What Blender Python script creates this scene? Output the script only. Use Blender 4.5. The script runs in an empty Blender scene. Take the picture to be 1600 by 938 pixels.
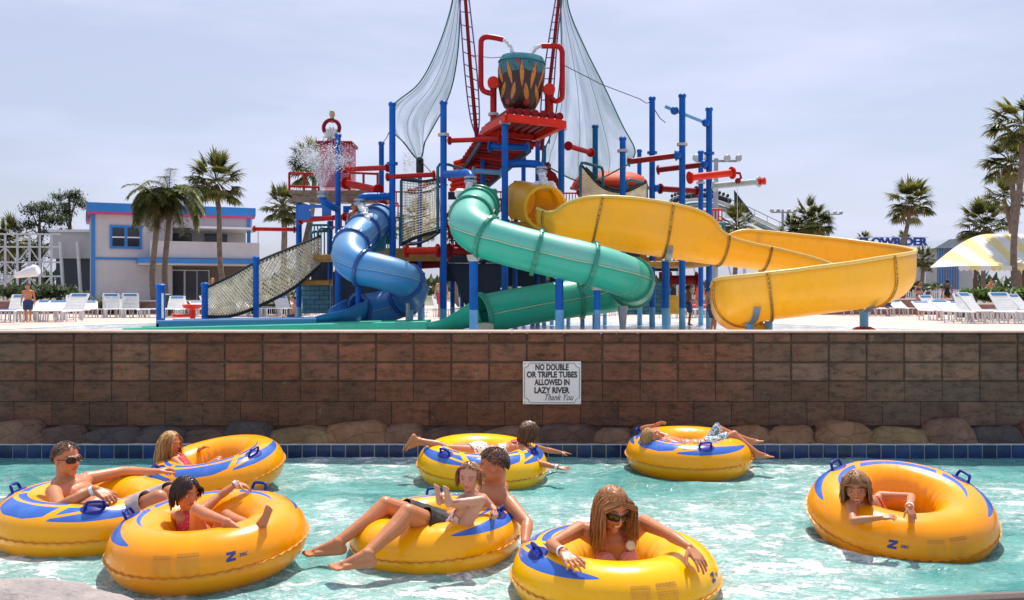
import bpy, bmesh, math, random
import numpy as np
from mathutils import Vector, Matrix, noise as mnoise
R = math.radians
PI = math.pi
scene = bpy.context.scene
COL = scene.collection
# ---------------------------------------------------------------- camera, sky, sun, exposure
FPX = 1450.0                      # focal length in photo pixels (1600 wide)
CAMZ = 1.76                       # eye height above the river
cam_d = bpy.data.cameras.new('camera'); cam = bpy.data.objects.new('camera', cam_d); COL.objects.link(cam)
cam.location = (0, 0, CAMZ); cam.rotation_euler = (R(90), 0, 0)
cam_d.sensor_width = 36; cam_d.lens = 36 * FPX / 1600; cam_d.shift_y = -15 / 1600
cam_d.clip_start = .1; cam_d.clip_end = 4000
scene.camera = cam
SUN_EL, SUN_AZ = R(64), R(-14)     # sun high, beyond the slides and a little to the left/right (azimuth from +Y towards +X is -SUN_AZ)
sunv = Vector((math.sin(-SUN_AZ) * math.cos(SUN_EL), math.cos(SUN_AZ) * math.cos(SUN_EL), math.sin(SUN_EL)))
w = bpy.data.worlds.new('World'); scene.world = w; w.use_nodes = True
nt = w.node_tree; nt.nodes.clear()
out = nt.nodes.new('ShaderNodeOutputWorld'); bg = nt.nodes.new('ShaderNodeBackground')
sky = nt.nodes.new('ShaderNodeTexSky'); sky.sky_type = 'NISHITA'; sky.sun_disc = False
sky.sun_elevation = SUN_EL; sky.sun_rotation = -SUN_AZ
sky.air_density = 1.0; sky.dust_density = 2.2; sky.ozone_density = 2.5; sky.altitude = 0
tc = nt.nodes.new('ShaderNodeTexCoord')
mp = nt.nodes.new('ShaderNodeMapping'); mp.inputs['Scale'].default_value = (1.3, 1.3, 5.5)
nz = nt.nodes.new('ShaderNodeTexNoise'); nz.inputs['Scale'].default_value = 1.6; nz.inputs['Detail'].default_value = 7; nz.inputs['Roughness'].default_value = .55
rp = nt.nodes.new('ShaderNodeValToRGB'); rp.color_ramp.elements[0].position = .44; rp.color_ramp.elements[1].position = .70
rp.color_ramp.elements[0].color = (.50, .50, .50, 1); rp.color_ramp.elements[1].color = (.97, .97, .97, 1)
sx = nt.nodes.new('ShaderNodeSeparateXYZ'); nt.links.new(tc.outputs['Generated'], sx.inputs[0])
mr_ = nt.nodes.new('ShaderNodeMapRange'); mr_.inputs[1].default_value = 0.0; mr_.inputs[2].default_value = .30; mr_.inputs[3].default_value = .62; mr_.inputs[4].default_value = 0.0; nt.links.new(sx.outputs[2], mr_.inputs[0])
mh = nt.nodes.new('ShaderNodeMath'); mh.operation = 'MAXIMUM'; nt.links.new(mr_.outputs[0], mh.inputs[1])
mx = nt.nodes.new('ShaderNodeMix'); mx.data_type = 'RGBA'
mx.inputs['B'].default_value = (7.0, 7.35, 9.5, 1)           # thin high haze cloud over the blue
nt.links.new(tc.outputs['Generated'], mp.inputs[0]); nt.links.new(mp.outputs[0], nz.inputs[0]); nt.links.new(nz.outputs[0], rp.inputs[0])
nt.links.new(rp.outputs[0], mh.inputs[0]); nt.links.new(mh.outputs[0], mx.inputs['Factor']); nt.links.new(sky.outputs[0], mx.inputs['A'])
nt.links.new(mx.outputs['Result'], bg.inputs[0]); nt.links.new(bg.outputs[0], out.inputs[0])
bg.inputs[1].default_value = .097
sun_d = bpy.data.lights.new('sun', 'SUN'); sun = bpy.data.objects.new('sun', sun_d); COL.objects.link(sun)
sun_d.energy = 4.9; sun_d.angle = R(.53); sun_d.color = (1, .955, .88)
sun.rotation_euler = sunv.to_track_quat('Z', 'Y').to_euler(); sun.location = (0, 0, 60)
scene.view_settings.view_transform = 'Standard'; scene.view_settings.look = 'None'
scene.view_settings.exposure = 0.22; scene.view_settings.gamma = 1; scene.view_settings.use_curve_mapping = False
scene.cycles.max_bounces = 8; scene.cycles.transparent_max_bounces = 24

def P(px, py, d):
    """a point of the place: d metres beyond the camera plane, bearing px, elevation py"""
    return Vector(((px - 800) / FPX * d, d, CAMZ - (py - 454) / FPX * d))

DECK = .61
rnd = random.Random(7)

# ---------------------------------------------------------------- node / material helpers
class NB:
    def __init__(s, name):
        s.m = bpy.data.materials.new(name); s.m.use_nodes = True; s.t = s.m.node_tree
        s.bsdf = s.t.nodes['Principled BSDF']; s.out = s.t.nodes['Material Output']
        s._tc = None
    def n(s, ty, **kw):
        nd = s.t.nodes.new(ty)
        for k, v in kw.items():
            if hasattr(nd, k) and not k[0].isupper(): setattr(nd, k, v)
            else: s.set(nd.inputs[k.replace('_', ' ')], v)
        return nd
    def set(s, sock, v):
        if isinstance(v, bpy.types.NodeSocket): s.t.links.new(v, sock)
        elif isinstance(v, E): s.t.links.new(v.s, sock)
        else: sock.default_value = v
    def coord(s, kind='Object'):
        if s._tc is None: s._tc = s.t.nodes.new('ShaderNodeTexCoord')
        return s._tc.outputs[kind]
    def noise(s, scale=5, detail=4, rough=.5, vec=None, dist=0, dim='3D'):
        nd = s.t.nodes.new('ShaderNodeTexNoise'); nd.noise_dimensions = dim
        nd.inputs['Scale'].default_value = scale; nd.inputs['Detail'].default_value = detail
        nd.inputs['Roughness'].default_value = rough; nd.inputs['Distortion'].default_value = dist
        s.set(nd.inputs['Vector'], vec if vec is not None else s.coord()); return E(s, nd.outputs[0])
    def voro(s, scale=5, feature='F1', vec=None, out=0, rnd_=1.0):
        nd = s.t.nodes.new('ShaderNodeTexVoronoi'); nd.feature = feature; nd.inputs['Scale'].default_value = scale
        nd.inputs['Randomness'].default_value = rnd_
        s.set(nd.inputs['Vector'], vec if vec is not None else s.coord()); return E(s, nd.outputs[out])
    def map(s, scale=(1, 1, 1), rot=(0, 0, 0), loc=(0, 0, 0), vec=None):
        nd = s.t.nodes.new('ShaderNodeMapping'); nd.inputs['Scale'].default_value = scale
        nd.inputs['Rotation'].default_value = rot; nd.inputs['Location'].default_value = loc
        s.set(nd.inputs['Vector'], vec if vec is not None else s.coord()); return nd.outputs[0]
    def ramp(s, f, stops, interp='LINEAR'):
        nd = s.t.nodes.new('ShaderNodeValToRGB'); cr = nd.color_ramp; cr.interpolation = interp
        while len(cr.elements) < len(stops): cr.elements.new(.5)
        for e, (p, c) in zip(cr.elements, stops):
            e.position = p; e.color = (c[0], c[1], c[2], 1) if hasattr(c, '__len__') else (c, c, c, 1)
        s.set(nd.inputs[0], f); return E(s, nd.outputs[0])
    def mix(s, f, a, b, blend='MIX'):
        nd = s.t.nodes.new('ShaderNodeMix'); nd.data_type = 'RGBA'; nd.blend_type = blend
        s.set(nd.inputs['Factor'], f)
        for k, v in (('A', a), ('B', b)):
            if isinstance(v, (tuple, list)): v = (v[0], v[1], v[2], 1)
            s.set(nd.inputs[k], v)
        return E(s, nd.outputs['Result'])
    def sep(s, v):
        nd = s.t.nodes.new('ShaderNodeSeparateXYZ'); s.set(nd.inputs[0], v); return [E(s, nd.outputs[i]) for i in range(3)]
    def attr(s, name):
        nd = s.t.nodes.new('ShaderNodeAttribute'); nd.attribute_name = name; return E(s, nd.outputs['Color'])
    def bump(s, h, strength=.3, dist=.02):
        nd = s.t.nodes.new('ShaderNodeBump'); nd.inputs['Strength'].default_value = strength; nd.inputs['Distance'].default_value = dist
        s.set(nd.inputs['Height'], h); s.t.links.new(nd.outputs[0], s.bsdf.inputs['Normal'])
    def p(s, **kw):
        for k, v in kw.items(): 
            k = k.replace('_', ' ')
            if k == 'Base Color' and isinstance(v, (tuple, list)): v = (v[0], v[1], v[2], 1)
            s.set(s.bsdf.inputs[k], v)
        return s.m
class E:
    def __init__(s, nb, sock): s.b = nb; s.s = sock
    def _m(s, op, *o):
        nd = s.b.t.nodes.new('ShaderNodeMath'); nd.operation = op
        s.b.t.links.new(s.s, nd.inputs[0])
        for i, x in enumerate(o): s.b.set(nd.inputs[i + 1], x)
        return E(s.b, nd.outputs[0])
    def __add__(s, o): return s._m('ADD', o)
    def __radd__(s, o): return s._m('ADD', o)
    def __sub__(s, o): return s._m('SUBTRACT', o)
    def __rsub__(s, o): return (s * -1) + o
    def __mul__(s, o): return s._m('MULTIPLY', o)
    def __rmul__(s, o): return s._m('MULTIPLY', o)
    def __truediv__(s, o): return s._m('DIVIDE', o)
    def lt(s, o): return s._m('LESS_THAN', o)
    def gt(s, o): return s._m('GREATER_THAN', o)
    def abs(s): return s._m('ABSOLUTE')
    def sqrt(s): return s._m('SQRT')
    def sin(s): return s._m('SINE')
    def min(s, o): return s._m('MINIMUM', o)
    def max(s, o): return s._m('MAXIMUM', o)
    def clamp(s): return s.max(0.0).min(1.0)
    def pow(s, o): return s._m('POWER', o)
    def fract(s): return s._m('FRACT')
    def floor(s): return s._m('FLOOR')

def mat(name, col, rough=.5, var=.15, scale=6, bump=0, bscale=60, metallic=0, coat=0, dirt=0, dirtcol=(.12, .09, .06), spec=.5):
    b = NB(name)
    n1 = b.noise(scale, 5, .6)
    c = b.mix(b.ramp(n1, [(.3, 0), (.7, 1)]), [x * (1 - var) for x in col], [min(1, x * (1 + var)) for x in col])
    if dirt:
        n2 = b.noise(scale * .6, 8, .7, vec=b.map((1, 1, .35)))
        c = b.mix(b.ramp(n2, [(.5, 0), (.75, dirt)]), c, dirtcol)
    b.p(Base_Color=c, Roughness=rough, Metallic=metallic, Coat_Weight=coat, Specular_IOR_Level=spec)
    if bump: b.bump(b.noise(bscale, 4, .6), bump, .01)
    return b.m

# ---------------------------------------------------------------- mesh helpers
def ortho(d):
    d = Vector(d).normalized(); a = Vector((0, 0, 1)) if abs(d.z) < .92 else Vector((1, 0, 0))
    u = d.cross(a).normalized(); return d, u, u.cross(d).normalized()
def smooth_path(pts, n=8):
    """Catmull-Rom through pts (any length tuples)"""
    pts = [np.array(p, float) for p in pts]; out_ = []
    for i in range(len(pts) - 1):
        p0 = pts[max(i - 1, 0)]; p1 = pts[i]; p2 = pts[i + 1]; p3 = pts[min(i + 2, len(pts) - 1)]
        if i == 0: p0 = 2 * p1 - p2
        if i == len(pts) - 2: p3 = 2 * p2 - p1
        for k in range(n):
            t = k / n
            out_.append(.5 * ((2 * p1) + (-p0 + p2) * t + (2 * p0 - 5 * p1 + 4 * p2 - p3) * t * t + (-p0 + 3 * p1 - 3 * p2 + p3) * t ** 3))
    out_.append(pts[-1]); return out_
class MB:
    def __init__(s): s.v = []; s.f = []; s.mi = []; s.cur = 0; s.fc = None; s.cols = None
    def add(s, vs, fs):
        o = len(s.v); s.v.extend([tuple(v) for v in vs]); s.f.extend([tuple(i + o for i in f) for f in fs]); s.mi.extend([s.cur] * len(fs)); return s
    def box(s, c, size, rot=None, bev=0):
        hx, hy, hz = [x / 2 for x in size]; c = Vector(c)
        if bev:
            b = min(bev, hx * .9, hy * .9, hz * .9)
            bm = bmesh.new(); bmesh.ops.create_cube(bm, size=1)
            for v in bm.verts: v.co = Vector((v.co.x * size[0], v.co.y * size[1], v.co.z * size[2]))
            bmesh.ops.bevel(bm, geom=bm.edges[:], offset=b, segments=1, affect='EDGES', profile=.5)
            bm.verts.index_update()
            vs = [v.co.copy() for v in bm.verts]; fs = [[v.index for v in f.verts] for f in bm.faces]; bm.free()
        else:
            vs = [Vector((x, y, z)) for x in (-hx, hx) for y in (-hy, hy) for z in (-hz, hz)]
            fs = [(0, 1, 3, 2), (4, 6, 7, 5), (0, 4, 5, 1), (2, 3, 7, 6), (0, 2, 6, 4), (1, 5, 7, 3)]
        if rot is not None: vs = [rot @ v for v in vs]
        return s.add([v + c for v in vs], fs)
    def beam(s, a, b, wd, ht, bev=0):
        a = Vector(a); b = Vector(b); d, u, v = ortho(b - a)
        m = Matrix((d, u, v)).transposed()
        return s.box((a + b) / 2, ((b - a).length, wd, ht), m, bev)
    def cyl(s, a, b, r0, r1=None, n=12, cap=True):
        r1 = r0 if r1 is None else r1; a = Vector(a); b = Vector(b); d, u, v = ortho(b - a)
        vs = []
        for c, r in ((a, r0), (b, r1)):
            for i in range(n):
                t = 2 * PI * i / n; vs.append(c + u * (r * math.cos(t)) + v * (r * math.sin(t)))
        fs = [(i, (i + 1) % n, n + (i + 1) % n, n + i) for i in range(n)]
        if cap: fs += [tuple(range(n - 1, -1, -1)), tuple(range(n, 2 * n))]
        return s.add(vs, fs)
    def tube(s, pts, r, n=8, cap=True, closed=False):
        pts = [Vector(p) for p in pts]; m = len(pts); rs = r if hasattr(r, '__len__') else [r] * m
        vs = []; up = None
        for i, p in enumerate(pts):
            t = (pts[(i + 1) % m if closed else min(i + 1, m - 1)] - pts[(i - 1) % m if closed else max(i - 1, 0)])
            if t.length < 1e-9: t = Vector((0, 0, 1))
            t.normalize()
            if up is None: _, up, _ = ortho(t)
            up = (up - t * up.dot(t)); up = up.normalized() if up.length > 1e-6 else ortho(t)[1]
            w_ = t.cross(up)
            for k in range(n):
                a = 2 * PI * k / n; vs.append(p + up * (rs[i] * math.cos(a)) + w_ * (rs[i] * math.sin(a)))
        fs = []
        for i in range(m if closed else m - 1):
            j = (i + 1) % m
            for k in range(n): fs.append((i * n + k, i * n + (k + 1) % n, j * n + (k + 1) % n, j * n + k))
        if cap and not closed: fs += [tuple(range(n - 1, -1, -1)), tuple(range((m - 1) * n, m * n))]
        return s.add(vs, fs)
    def ell(s, c, r, rot=None, nu=16, nv=10):
        c = Vector(c); r = r if hasattr(r, '__len__') else (r, r, r); vs = []
        vs.append(Vector((0, 0, r[2])))
        for j in range(1, nv):
            ph = PI * j / nv
            for i in range(nu):
                th = 2 * PI * i / nu; vs.append(Vector((r[0] * math.sin(ph) * math.cos(th), r[1] * math.sin(ph) * math.sin(th), r[2] * math.cos(ph))))
        vs.append(Vector((0, 0, -r[2])))
        fs = [(0, 1 + i, 1 + (i + 1) % nu) for i in range(nu)]
        for j in range(nv - 2):
            for i in range(nu):
                a = 1 + j * nu; fs.append((a + i, a + nu + i, a + nu + (i + 1) % nu, a + (i + 1) % nu))
        a = 1 + (nv - 2) * nu; L = len(vs) - 1
        fs += [(a + i, L, a + (i + 1) % nu) for i in range(nu)]
        if rot is not None: vs = [rot @ v for v in vs]
        return s.add([v + c for v in vs], fs)
    def lathe(s, c, prof, n=24, axis=None, cap=True):
        """prof: (radius, height) pairs"""
        c = Vector(c); d, u, v = (Vector((0, 0, 1)), Vector((1, 0, 0)), Vector((0, 1, 0))) if axis is None else ortho(axis)
        vs = []
        for r, h in prof:
            for i in range(n):
                t = 2 * PI * i / n; vs.append(c + d * h + u * (r * math.cos(t)) + v * (r * math.sin(t)))
        fs = []
        for j in range(len(prof) - 1):
            for i in range(n): fs.append((j * n + i, j * n + (i + 1) % n, (j + 1) * n + (i + 1) % n, (j + 1) * n + i))
        if cap: fs += [tuple(range(n - 1, -1, -1)), tuple(range((len(prof) - 1) * n, len(prof) * n))]
        return s.add(vs, fs)
    def grid(s, fn, nu, nv, closed_u=False):
        vs = [fn(i / nu, j / nv) for j in range(nv + 1) for i in range(nu + (0 if closed_u else 1))]
        w_ = nu if closed_u else nu + 1
        fs = [(j * w_ + i, j * w_ + (i + 1) % w_, (j + 1) * w_ + (i + 1) % w_, (j + 1) * w_ + i) for j in range(nv) for i in range(nu)]
        return s.add(vs, fs)
    def poly(s, pts): return s.add(pts, [tuple(range(len(pts)))])
    def prism(s, pts, off):
        n = len(pts); off = Vector(off); a = [Vector(p) for p in pts]; b = [p + off for p in a]
        return s.add(a + b, [tuple(range(n - 1, -1, -1)), tuple(range(n, 2 * n))] + [(i, (i + 1) % n, n + (i + 1) % n, n + i) for i in range(n)])
    def build(s, name, m, parent=None, smooth=None, local=False, label=None, cat=None, group=None, kind=None, solid=0, sub=0, origin=None):
        me = bpy.data.meshes.new(name)
        vs = np.array(s.v, float)
        org = np.zeros(3)
        if parent is not None and not local:
            org = np.array(world_loc(parent))
        elif parent is None and not local:
            if origin is not None: org = np.array(origin)
            elif len(vs): org = np.array([(vs[:, 0].min() + vs[:, 0].max()) / 2, (vs[:, 1].min() + vs[:, 1].max()) / 2, vs[:, 2].min()])
        if len(vs): vs = vs - org
        me.from_pydata(vs.tolist(), [], s.f)
        ms = m if isinstance(m, (list, tuple)) else [m]
        for x in ms: me.materials.append(x)
        if len(ms) > 1: me.polygons.foreach_set('material_index', s.mi)
        if s.cols is not None:
            ca = me.color_attributes.new('tint', 'FLOAT_COLOR', 'POINT')
            ca.data.foreach_set('color', np.array(s.cols, float).ravel())
        me.update(); 
        if smooth is not None:
            me.polygons.foreach_set('use_smooth', [True] * len(me.polygons))
            if smooth < 170: me.set_sharp_from_angle(angle=R(smooth))
        o = bpy.data.objects.new(name, me); COL.objects.link(o)
        if parent is not None: o.parent = parent
        elif not local: o.location = org
        if solid:
            md = o.modifiers.new('solid', 'SOLIDIFY'); md.thickness = solid; md.offset = 0
        if sub:
            md = o.modifiers.new('sub', 'SUBSURF'); md.levels = sub; md.render_levels = sub
        tag(o, label, cat, group, kind)
        return o
def world_loc(o):
    l = Vector(o.location)
    while o.parent: o = o.parent; l += Vector(o.location)
    return l
def tag(o, label=None, cat=None, group=None, kind=None):
    if label: o['label'] = label
    if cat: o['category'] = cat
    if group: o['group'] = group
    if kind: o['kind'] = kind
    return o
def thing(name, loc, label, cat, group=None, rz=0):
    o = bpy.data.objects.new(name, None); COL.objects.link(o); o.location = loc; o.rotation_euler = (0, 0, rz); o.empty_display_size = .2
    return tag(o, label, cat, group)
def kids(o): return [c for c in COL.objects if c.parent == o]
def copy_tree(o, parent=None):
    c = o.copy(); COL.objects.link(c); c.parent = parent
    for ch in list(o.children): copy_tree(ch, c)
    return c
def text_mesh(txt, size, depth=0, shear=0, align='CENTER', spacing=1.0, bold=0):
    """text as (verts, faces) in the XY plane"""
    cu = bpy.data.curves.new('t', 'FONT'); cu.body = txt; cu.size = size; cu.extrude = depth; cu.shear = shear; cu.align_x = align; cu.align_y = 'CENTER'; cu.space_character = spacing; cu.offset = bold; cu.resolution_u = 3
    o = bpy.data.objects.new('t', cu); COL.objects.link(o)
    bpy.context.view_layer.update()
    me = o.evaluated_get(bpy.context.evaluated_depsgraph_get()).to_mesh()
    vs = [v.co.copy() for v in me.vertices]; fs = [tuple(p.vertices) for p in me.polygons]
    bpy.data.objects.remove(o); bpy.data.curves.remove(cu)
    return vs, fs
# ================================================================ SETTING
# ---- far ground: one sheet to the horizon (beyond the wall), splash pad, deck
b = NB('ground_far'); n1 = b.noise(.05, 6, .6)
b.p(Base_Color=b.mix(b.ramp(n1, [(.4, 0), (.6, 1)]), (.10, .11, .05), (.2, .19, .13)), Roughness=.95)
m_ground = b.m
b = NB('deck_concrete')
n1 = b.noise(.35, 6, .6); n2 = b.noise(9, 6, .7); n3 = b.noise(1.3, 8, .75)
c = b.mix(b.ramp(n1, [(.35, 0), (.65, 1)]), (.50, .37, .31), (.60, .49, .42))
c = b.mix(b.ramp(n3, [(.52, 0), (.72, .5)]), c, (.33, .27, .24))
c = b.mix(b.ramp(n2, [(.45, 0), (.75, .3)]), c, (.42, .36, .31))
b.p(Base_Color=c, Roughness=.8); b.bump(n2, .2, .01); m_deck = b.m
def dz(y):
    t = min(1, max(0, (42 - y) / 21)); return .61 + .24 * t * t * (3 - 2 * t)
MB().grid(lambda u, v: ((u - .5) * 3000, 10.5 + v * 2200, DECK - .02), 2, 2).build('ground', m_ground, kind='structure')
MB().grid(lambda u, v: (-34 + u * 76, 10.4 + v * 60, dz(10.4 + v * 60)), 4, 90).build('pool_deck', m_deck, kind='structure')
# splash pad: shallow bright water sheet
b = NB('splash_water')
x, y, z = b.sep(b.coord())
n1 = b.noise(1.1, 6, .65, vec=b.map((1, .45, 1))); n2 = b.noise(5, 5, .6, vec=b.map((1, .35, 1)))
c = b.mix(b.ramp(n1, [(.38, 0), (.6, 1)]), (.34, .42, .42), (.66, .68, .66))
c = b.mix(b.ramp(n2, [(.48, 0), (.62, 1)]), c, (.86, .88, .86))
b.p(Base_Color=c, Roughness=.14, IOR=1.33); b.bump(n2 + b.noise(14, 3, .5, vec=b.map((1, .4, 1))) * .4, .5, .03); m_splash = b.m
PCX = -1.5
def padx(y, side):
    """edges of the splash pool"""
    t = (y - 10.45) / 22.0
    if side < 0: return PCX - 11.5 * math.sqrt(max(0, 1 - max(0, t * 1.05 - .05) ** 2.6)) + .3 * math.sin(y * .9)
    return PCX + 12.6 * math.sqrt(max(0, 1 - max(0, t * 1.05 - .05) ** 2.2)) + .35 * math.sin(y * .7 + 1) - max(0, (y - 20)) * .12
def padf(u, v):
    y = 10.45 + v * 21.6; a, b_ = padx(y, -1), padx(y, 1); return (a + (b_ - a) * u, y, dz(y) + .004)
MB().grid(padf, 8, 80).build('splash_pool_water', m_splash, kind='structure')
m_lip = mat('pool_lip', (.72, .68, .62), .7, .08, 2)
mb = MB()
for side in (-1, 1):
    mb.grid(lambda u, v: (padx(10.45 + v * 21.6, side) + side * (u * .35 - .02), 10.45 + v * 21.6, dz(10.45 + v * 21.6) + .010), 1, 80)
mb.build('pool_edge', m_lip, kind='structure')

# ---- retaining wall of concrete blocks (real blocks, recessed joints)
b = NB('block_stone')
at = b.attr('tint')
n1 = b.noise(3.2, 8, .7); n2 = b.noise(22, 6, .7); n3 = b.noise(1.1, 5, .6)
c = b.mix(b.ramp(n1, [(.3, 0), (.7, 1)]), (.23, .095, .055), (.12, .066, .042))
zone = b.noise(.33, 3, .5); c = b.mix(b.ramp(zone, [(.42, 0), (.6, .6)]), c, b.mix(b.ramp(n1, [(.3, 0), (.7, 1)]), (.21, .14, .095), (.13, .10, .072)))
c = b.mix(1.0, c, at, 'MULTIPLY'); c = b.mix(b.ramp(b.noise(2.2, 6, .7, vec=b.map((3.5, 1, .5))), [(.58, 0), (.72, .35)]), c, (.04, .03, .022)); c = b.mix(b.ramp(b.noise(5, 7, .75, vec=b.map((1, 1, 1), loc=(9, 3, 4))), [(.62, 0), (.72, .5)]), c, (.42, .36, .30))
c = b.mix(b.ramp(b.noise(6, 8, .8, vec=b.map((.8, .8, 2.2))), [(.47, 0), (.66, .85)]), c, (.030, .024, .019))
c = b.mix(b.ramp(n2, [(.5, 0), (.8, .45)]), c, (.26, .14, .09))
b.p(Base_Color=c, Roughness=.92, Specular_IOR_Level=.2); b.bump(n2 + n1 * 1.3, .7, .02); m_block = b.m
m_mortar = mat('mortar', (.09, .065, .05), .95, .3, 10, .4)
WY, WT = 10.0, 1.30
BW, BH = .407, .204
mb = MB(); cols = []
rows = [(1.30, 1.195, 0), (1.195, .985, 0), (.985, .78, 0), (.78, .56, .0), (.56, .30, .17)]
for ri, (zt, zb, off) in enumerate(rows):
    k = -24
    while k < 24:
        x0 = .16 + k * BW + off; wd = BW
        g = .014 if ri < 3 else .004
        yo = rnd.uniform(-.003, .003)
        n0 = len(mb.v)
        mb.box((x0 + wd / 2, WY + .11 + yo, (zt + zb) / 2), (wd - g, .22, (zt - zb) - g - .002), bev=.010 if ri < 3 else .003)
        t = rnd.uniform(1.05, 1.55); wn = rnd.uniform(-.06, .1)
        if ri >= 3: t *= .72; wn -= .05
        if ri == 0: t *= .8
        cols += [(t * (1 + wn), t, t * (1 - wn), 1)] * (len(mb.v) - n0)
        k += 1
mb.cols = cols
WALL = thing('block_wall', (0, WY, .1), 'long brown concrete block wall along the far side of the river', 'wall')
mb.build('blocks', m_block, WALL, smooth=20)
MB().box((0, WY + .12, .70), (21, .20, 1.17)).build('mortar_core', m_mortar, WALL)
m_coping = mat('coping', (.56, .37, .29), .75, .15, 3, .2, dirt=.3)
mb = MB()
for k in range(-9, 9): mb.box((k * 1.14 + .57, WY + .14, WT + .012), (1.132, .31, .024), bev=.006)
mb.build('coping', m_coping, WALL)

# ---- border of boulders set between the wall and the tiled edge
stone_cols = [(.24, .14, .09), (.28, .19, .09), (.19, .08, .065), (.10, .08, .075), (.32, .17, .09), (.14, .085, .065)]
m_stones = []
for i, cc in enumerate(stone_cols):
    b = NB('boulder_%d' % i); n1 = b.noise(4, 8, .7); n2 = b.noise(30, 5, .7)
    b.p(Base_Color=b.mix(b.ramp(n1, [(.35, 0), (.7, 1)]), cc, [x * .5 for x in cc]), Roughness=.75, Specular_IOR_Level=.3); b.bump(n1 + n2 * .6 + b.ramp(b.voro(5, 'DISTANCE_TO_EDGE', vec=b.map((1, 1, 1.4))), [(0, 0), (.06, .5)]), .8, .025); m_stones.append(b.m)
SB = thing('stone_border', (0, 9.9, .14), 'row of dark flat boulders set between the block wall and the blue tiles', 'stone border')
x = -7.6; i = 0
while x < 7.6:
    wd = rnd.uniform(.46, .74); ht = rnd.uniform(.17, .25); mb = MB()
    sd = rnd.random() * 50
    def fn(u, v, x=x, wd=wd, ht=ht, sd=sd):
        a = u * 2 * PI; ph = v * PI
        k = math.sin(ph)
        X = math.cos(a) * k; Y = math.sin(a) * k; Z = math.cos(ph)
        f = lambda q: math.copysign(abs(q) ** .72, q)
        n_ = mnoise.noise((X * 1.5 + sd, Y * 1.5, Z * 1.5)) * .22 + mnoise.noise((X * 5 + sd, Y * 5, Z * 5)) * .06
        return (x + wd / 2 + f(X) * (wd * .54) * (1 + n_), 9.95 + f(Y) * .155 * (1 + n_), .12 + Z * ht * (1 + n_))
    mb.grid(fn, 20, 12, closed_u=True).build('stone', m_stones[(i * 5 + int(sd)) % 6], SB, smooth=180)
    x += wd * .86; i += 1
# ---- tiled edge
b = NB('pool_tile'); at = b.attr('tint'); n1 = b.noise(7, 4, .6)
c = b.mix(b.ramp(n1, [(.3, 0), (.7, 1)]), (.005, .014, .075), (.013, .038, .16)); c = b.mix(1.0, c, at, 'MULTIPLY')
b.p(Base_Color=c, Roughness=.12); b.bump(n1, .15, .01); m_tile = b.m
m_grout = mat('tile_grout', (.50, .55, .54), .8, .2, 6, dirt=.3)
mb = MB(); cols = []
for k in range(-50, 51):
    for (zt, zb) in ((.135, -.012), (-.02, -.16)):
        n0 = len(mb.v); mb.box((k * .152, 9.745, (zt + zb) / 2), (.141, .012, zt - zb), bev=.003); t = rnd.uniform(.6, 1.25)
        cols += [(t, t, t, 1)] * (len(mb.v) - n0)
mb.cols = cols
RE = mb.build('tiled_edge', m_tile, kind='structure')
MB().box((0, 9.86, -.05), (20, .22, .38)).build('tile_backing', m_grout, kind='structure')

# ---- river water
b = NB('river_water')
pos = b.coord(); 
wv = b.map((1, 1.5, 1)); 
dn = b.t.nodes.new('ShaderNodeTexNoise'); dn.inputs['Scale'].default_value = 1.8; dn.inputs['Detail'].default_value = 4
b.set(dn.inputs['Vector'], wv)
md = b.t.nodes.new('ShaderNodeMix'); md.data_type = 'VECTOR'; md.inputs['Factor'].default_value = .22
b.set(md.inputs['A'], wv); b.t.links.new(dn.outputs['Color'], md.inputs['B']); wvec = md.outputs['Result']
x, y, z = b.sep(pos)
zone = b.noise(.42, 3, .5, vec=b.map((.8, 1.2, 1), loc=(3.1, 1.7, 0)))
near = ((6.5 - y) * .21 + .32).clamp()                       # churned, aerated water towards the near bank (a current along it)
foamy = (zone * 2.1 + near * .50 - .92).clamp()
base = b.mix(b.ramp(b.noise(1.4, 5, .6, vec=wvec), [(.35, 0), (.65, 1)]), (.035, .21, .19), (.13, .38, .35))
base = b.mix(foamy * .9, base, (.42, .66, .61))
v1 = b.voro(2.6, 'DISTANCE_TO_EDGE', vec=wvec); v2 = b.voro(6.2, 'DISTANCE_TO_EDGE', vec=wvec)
fil = b.ramp(v1, [(0, 1), (.07, 0)]) * .8 + b.ramp(v2, [(0, 1), (.11, 0)]) * .6
nn = b.noise(4.5, 8, .75, vec=wvec)
foam = (b.ramp(nn, [(.50, 0), (.575, 1)]) * 1.0 + fil * b.ramp(nn, [(.38, 0), (.56, 1)])) * (foamy * 1.4 + .05)
caustic_lines = b.ramp((b.noise(3.6, 5, .62, vec=wvec) - .5).abs(), [(0, 1), (.028, 0)]) * .75 + b.ramp((b.noise(8.5, 4, .6, vec=wvec) - .5).abs(), [(0, 1), (.045, 0)]) * .5  # thin white lines: caustic light painted into the water along with the foam
foam = (foam + caustic_lines * (foamy * .9 + .03)).clamp()
c = b.mix(foam, base, (.84, .90, .87))
b.p(Base_Color=c, Roughness=.05 + foam * .5, IOR=1.33, Specular_IOR_Level=.5)
hh = b.noise(5, 4, .55, vec=wvec) + b.noise(17, 4, .6, vec=wvec) * .33 + foam * .1
b.bump(hh, 1.0, .09)
m_river = b.m
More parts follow.
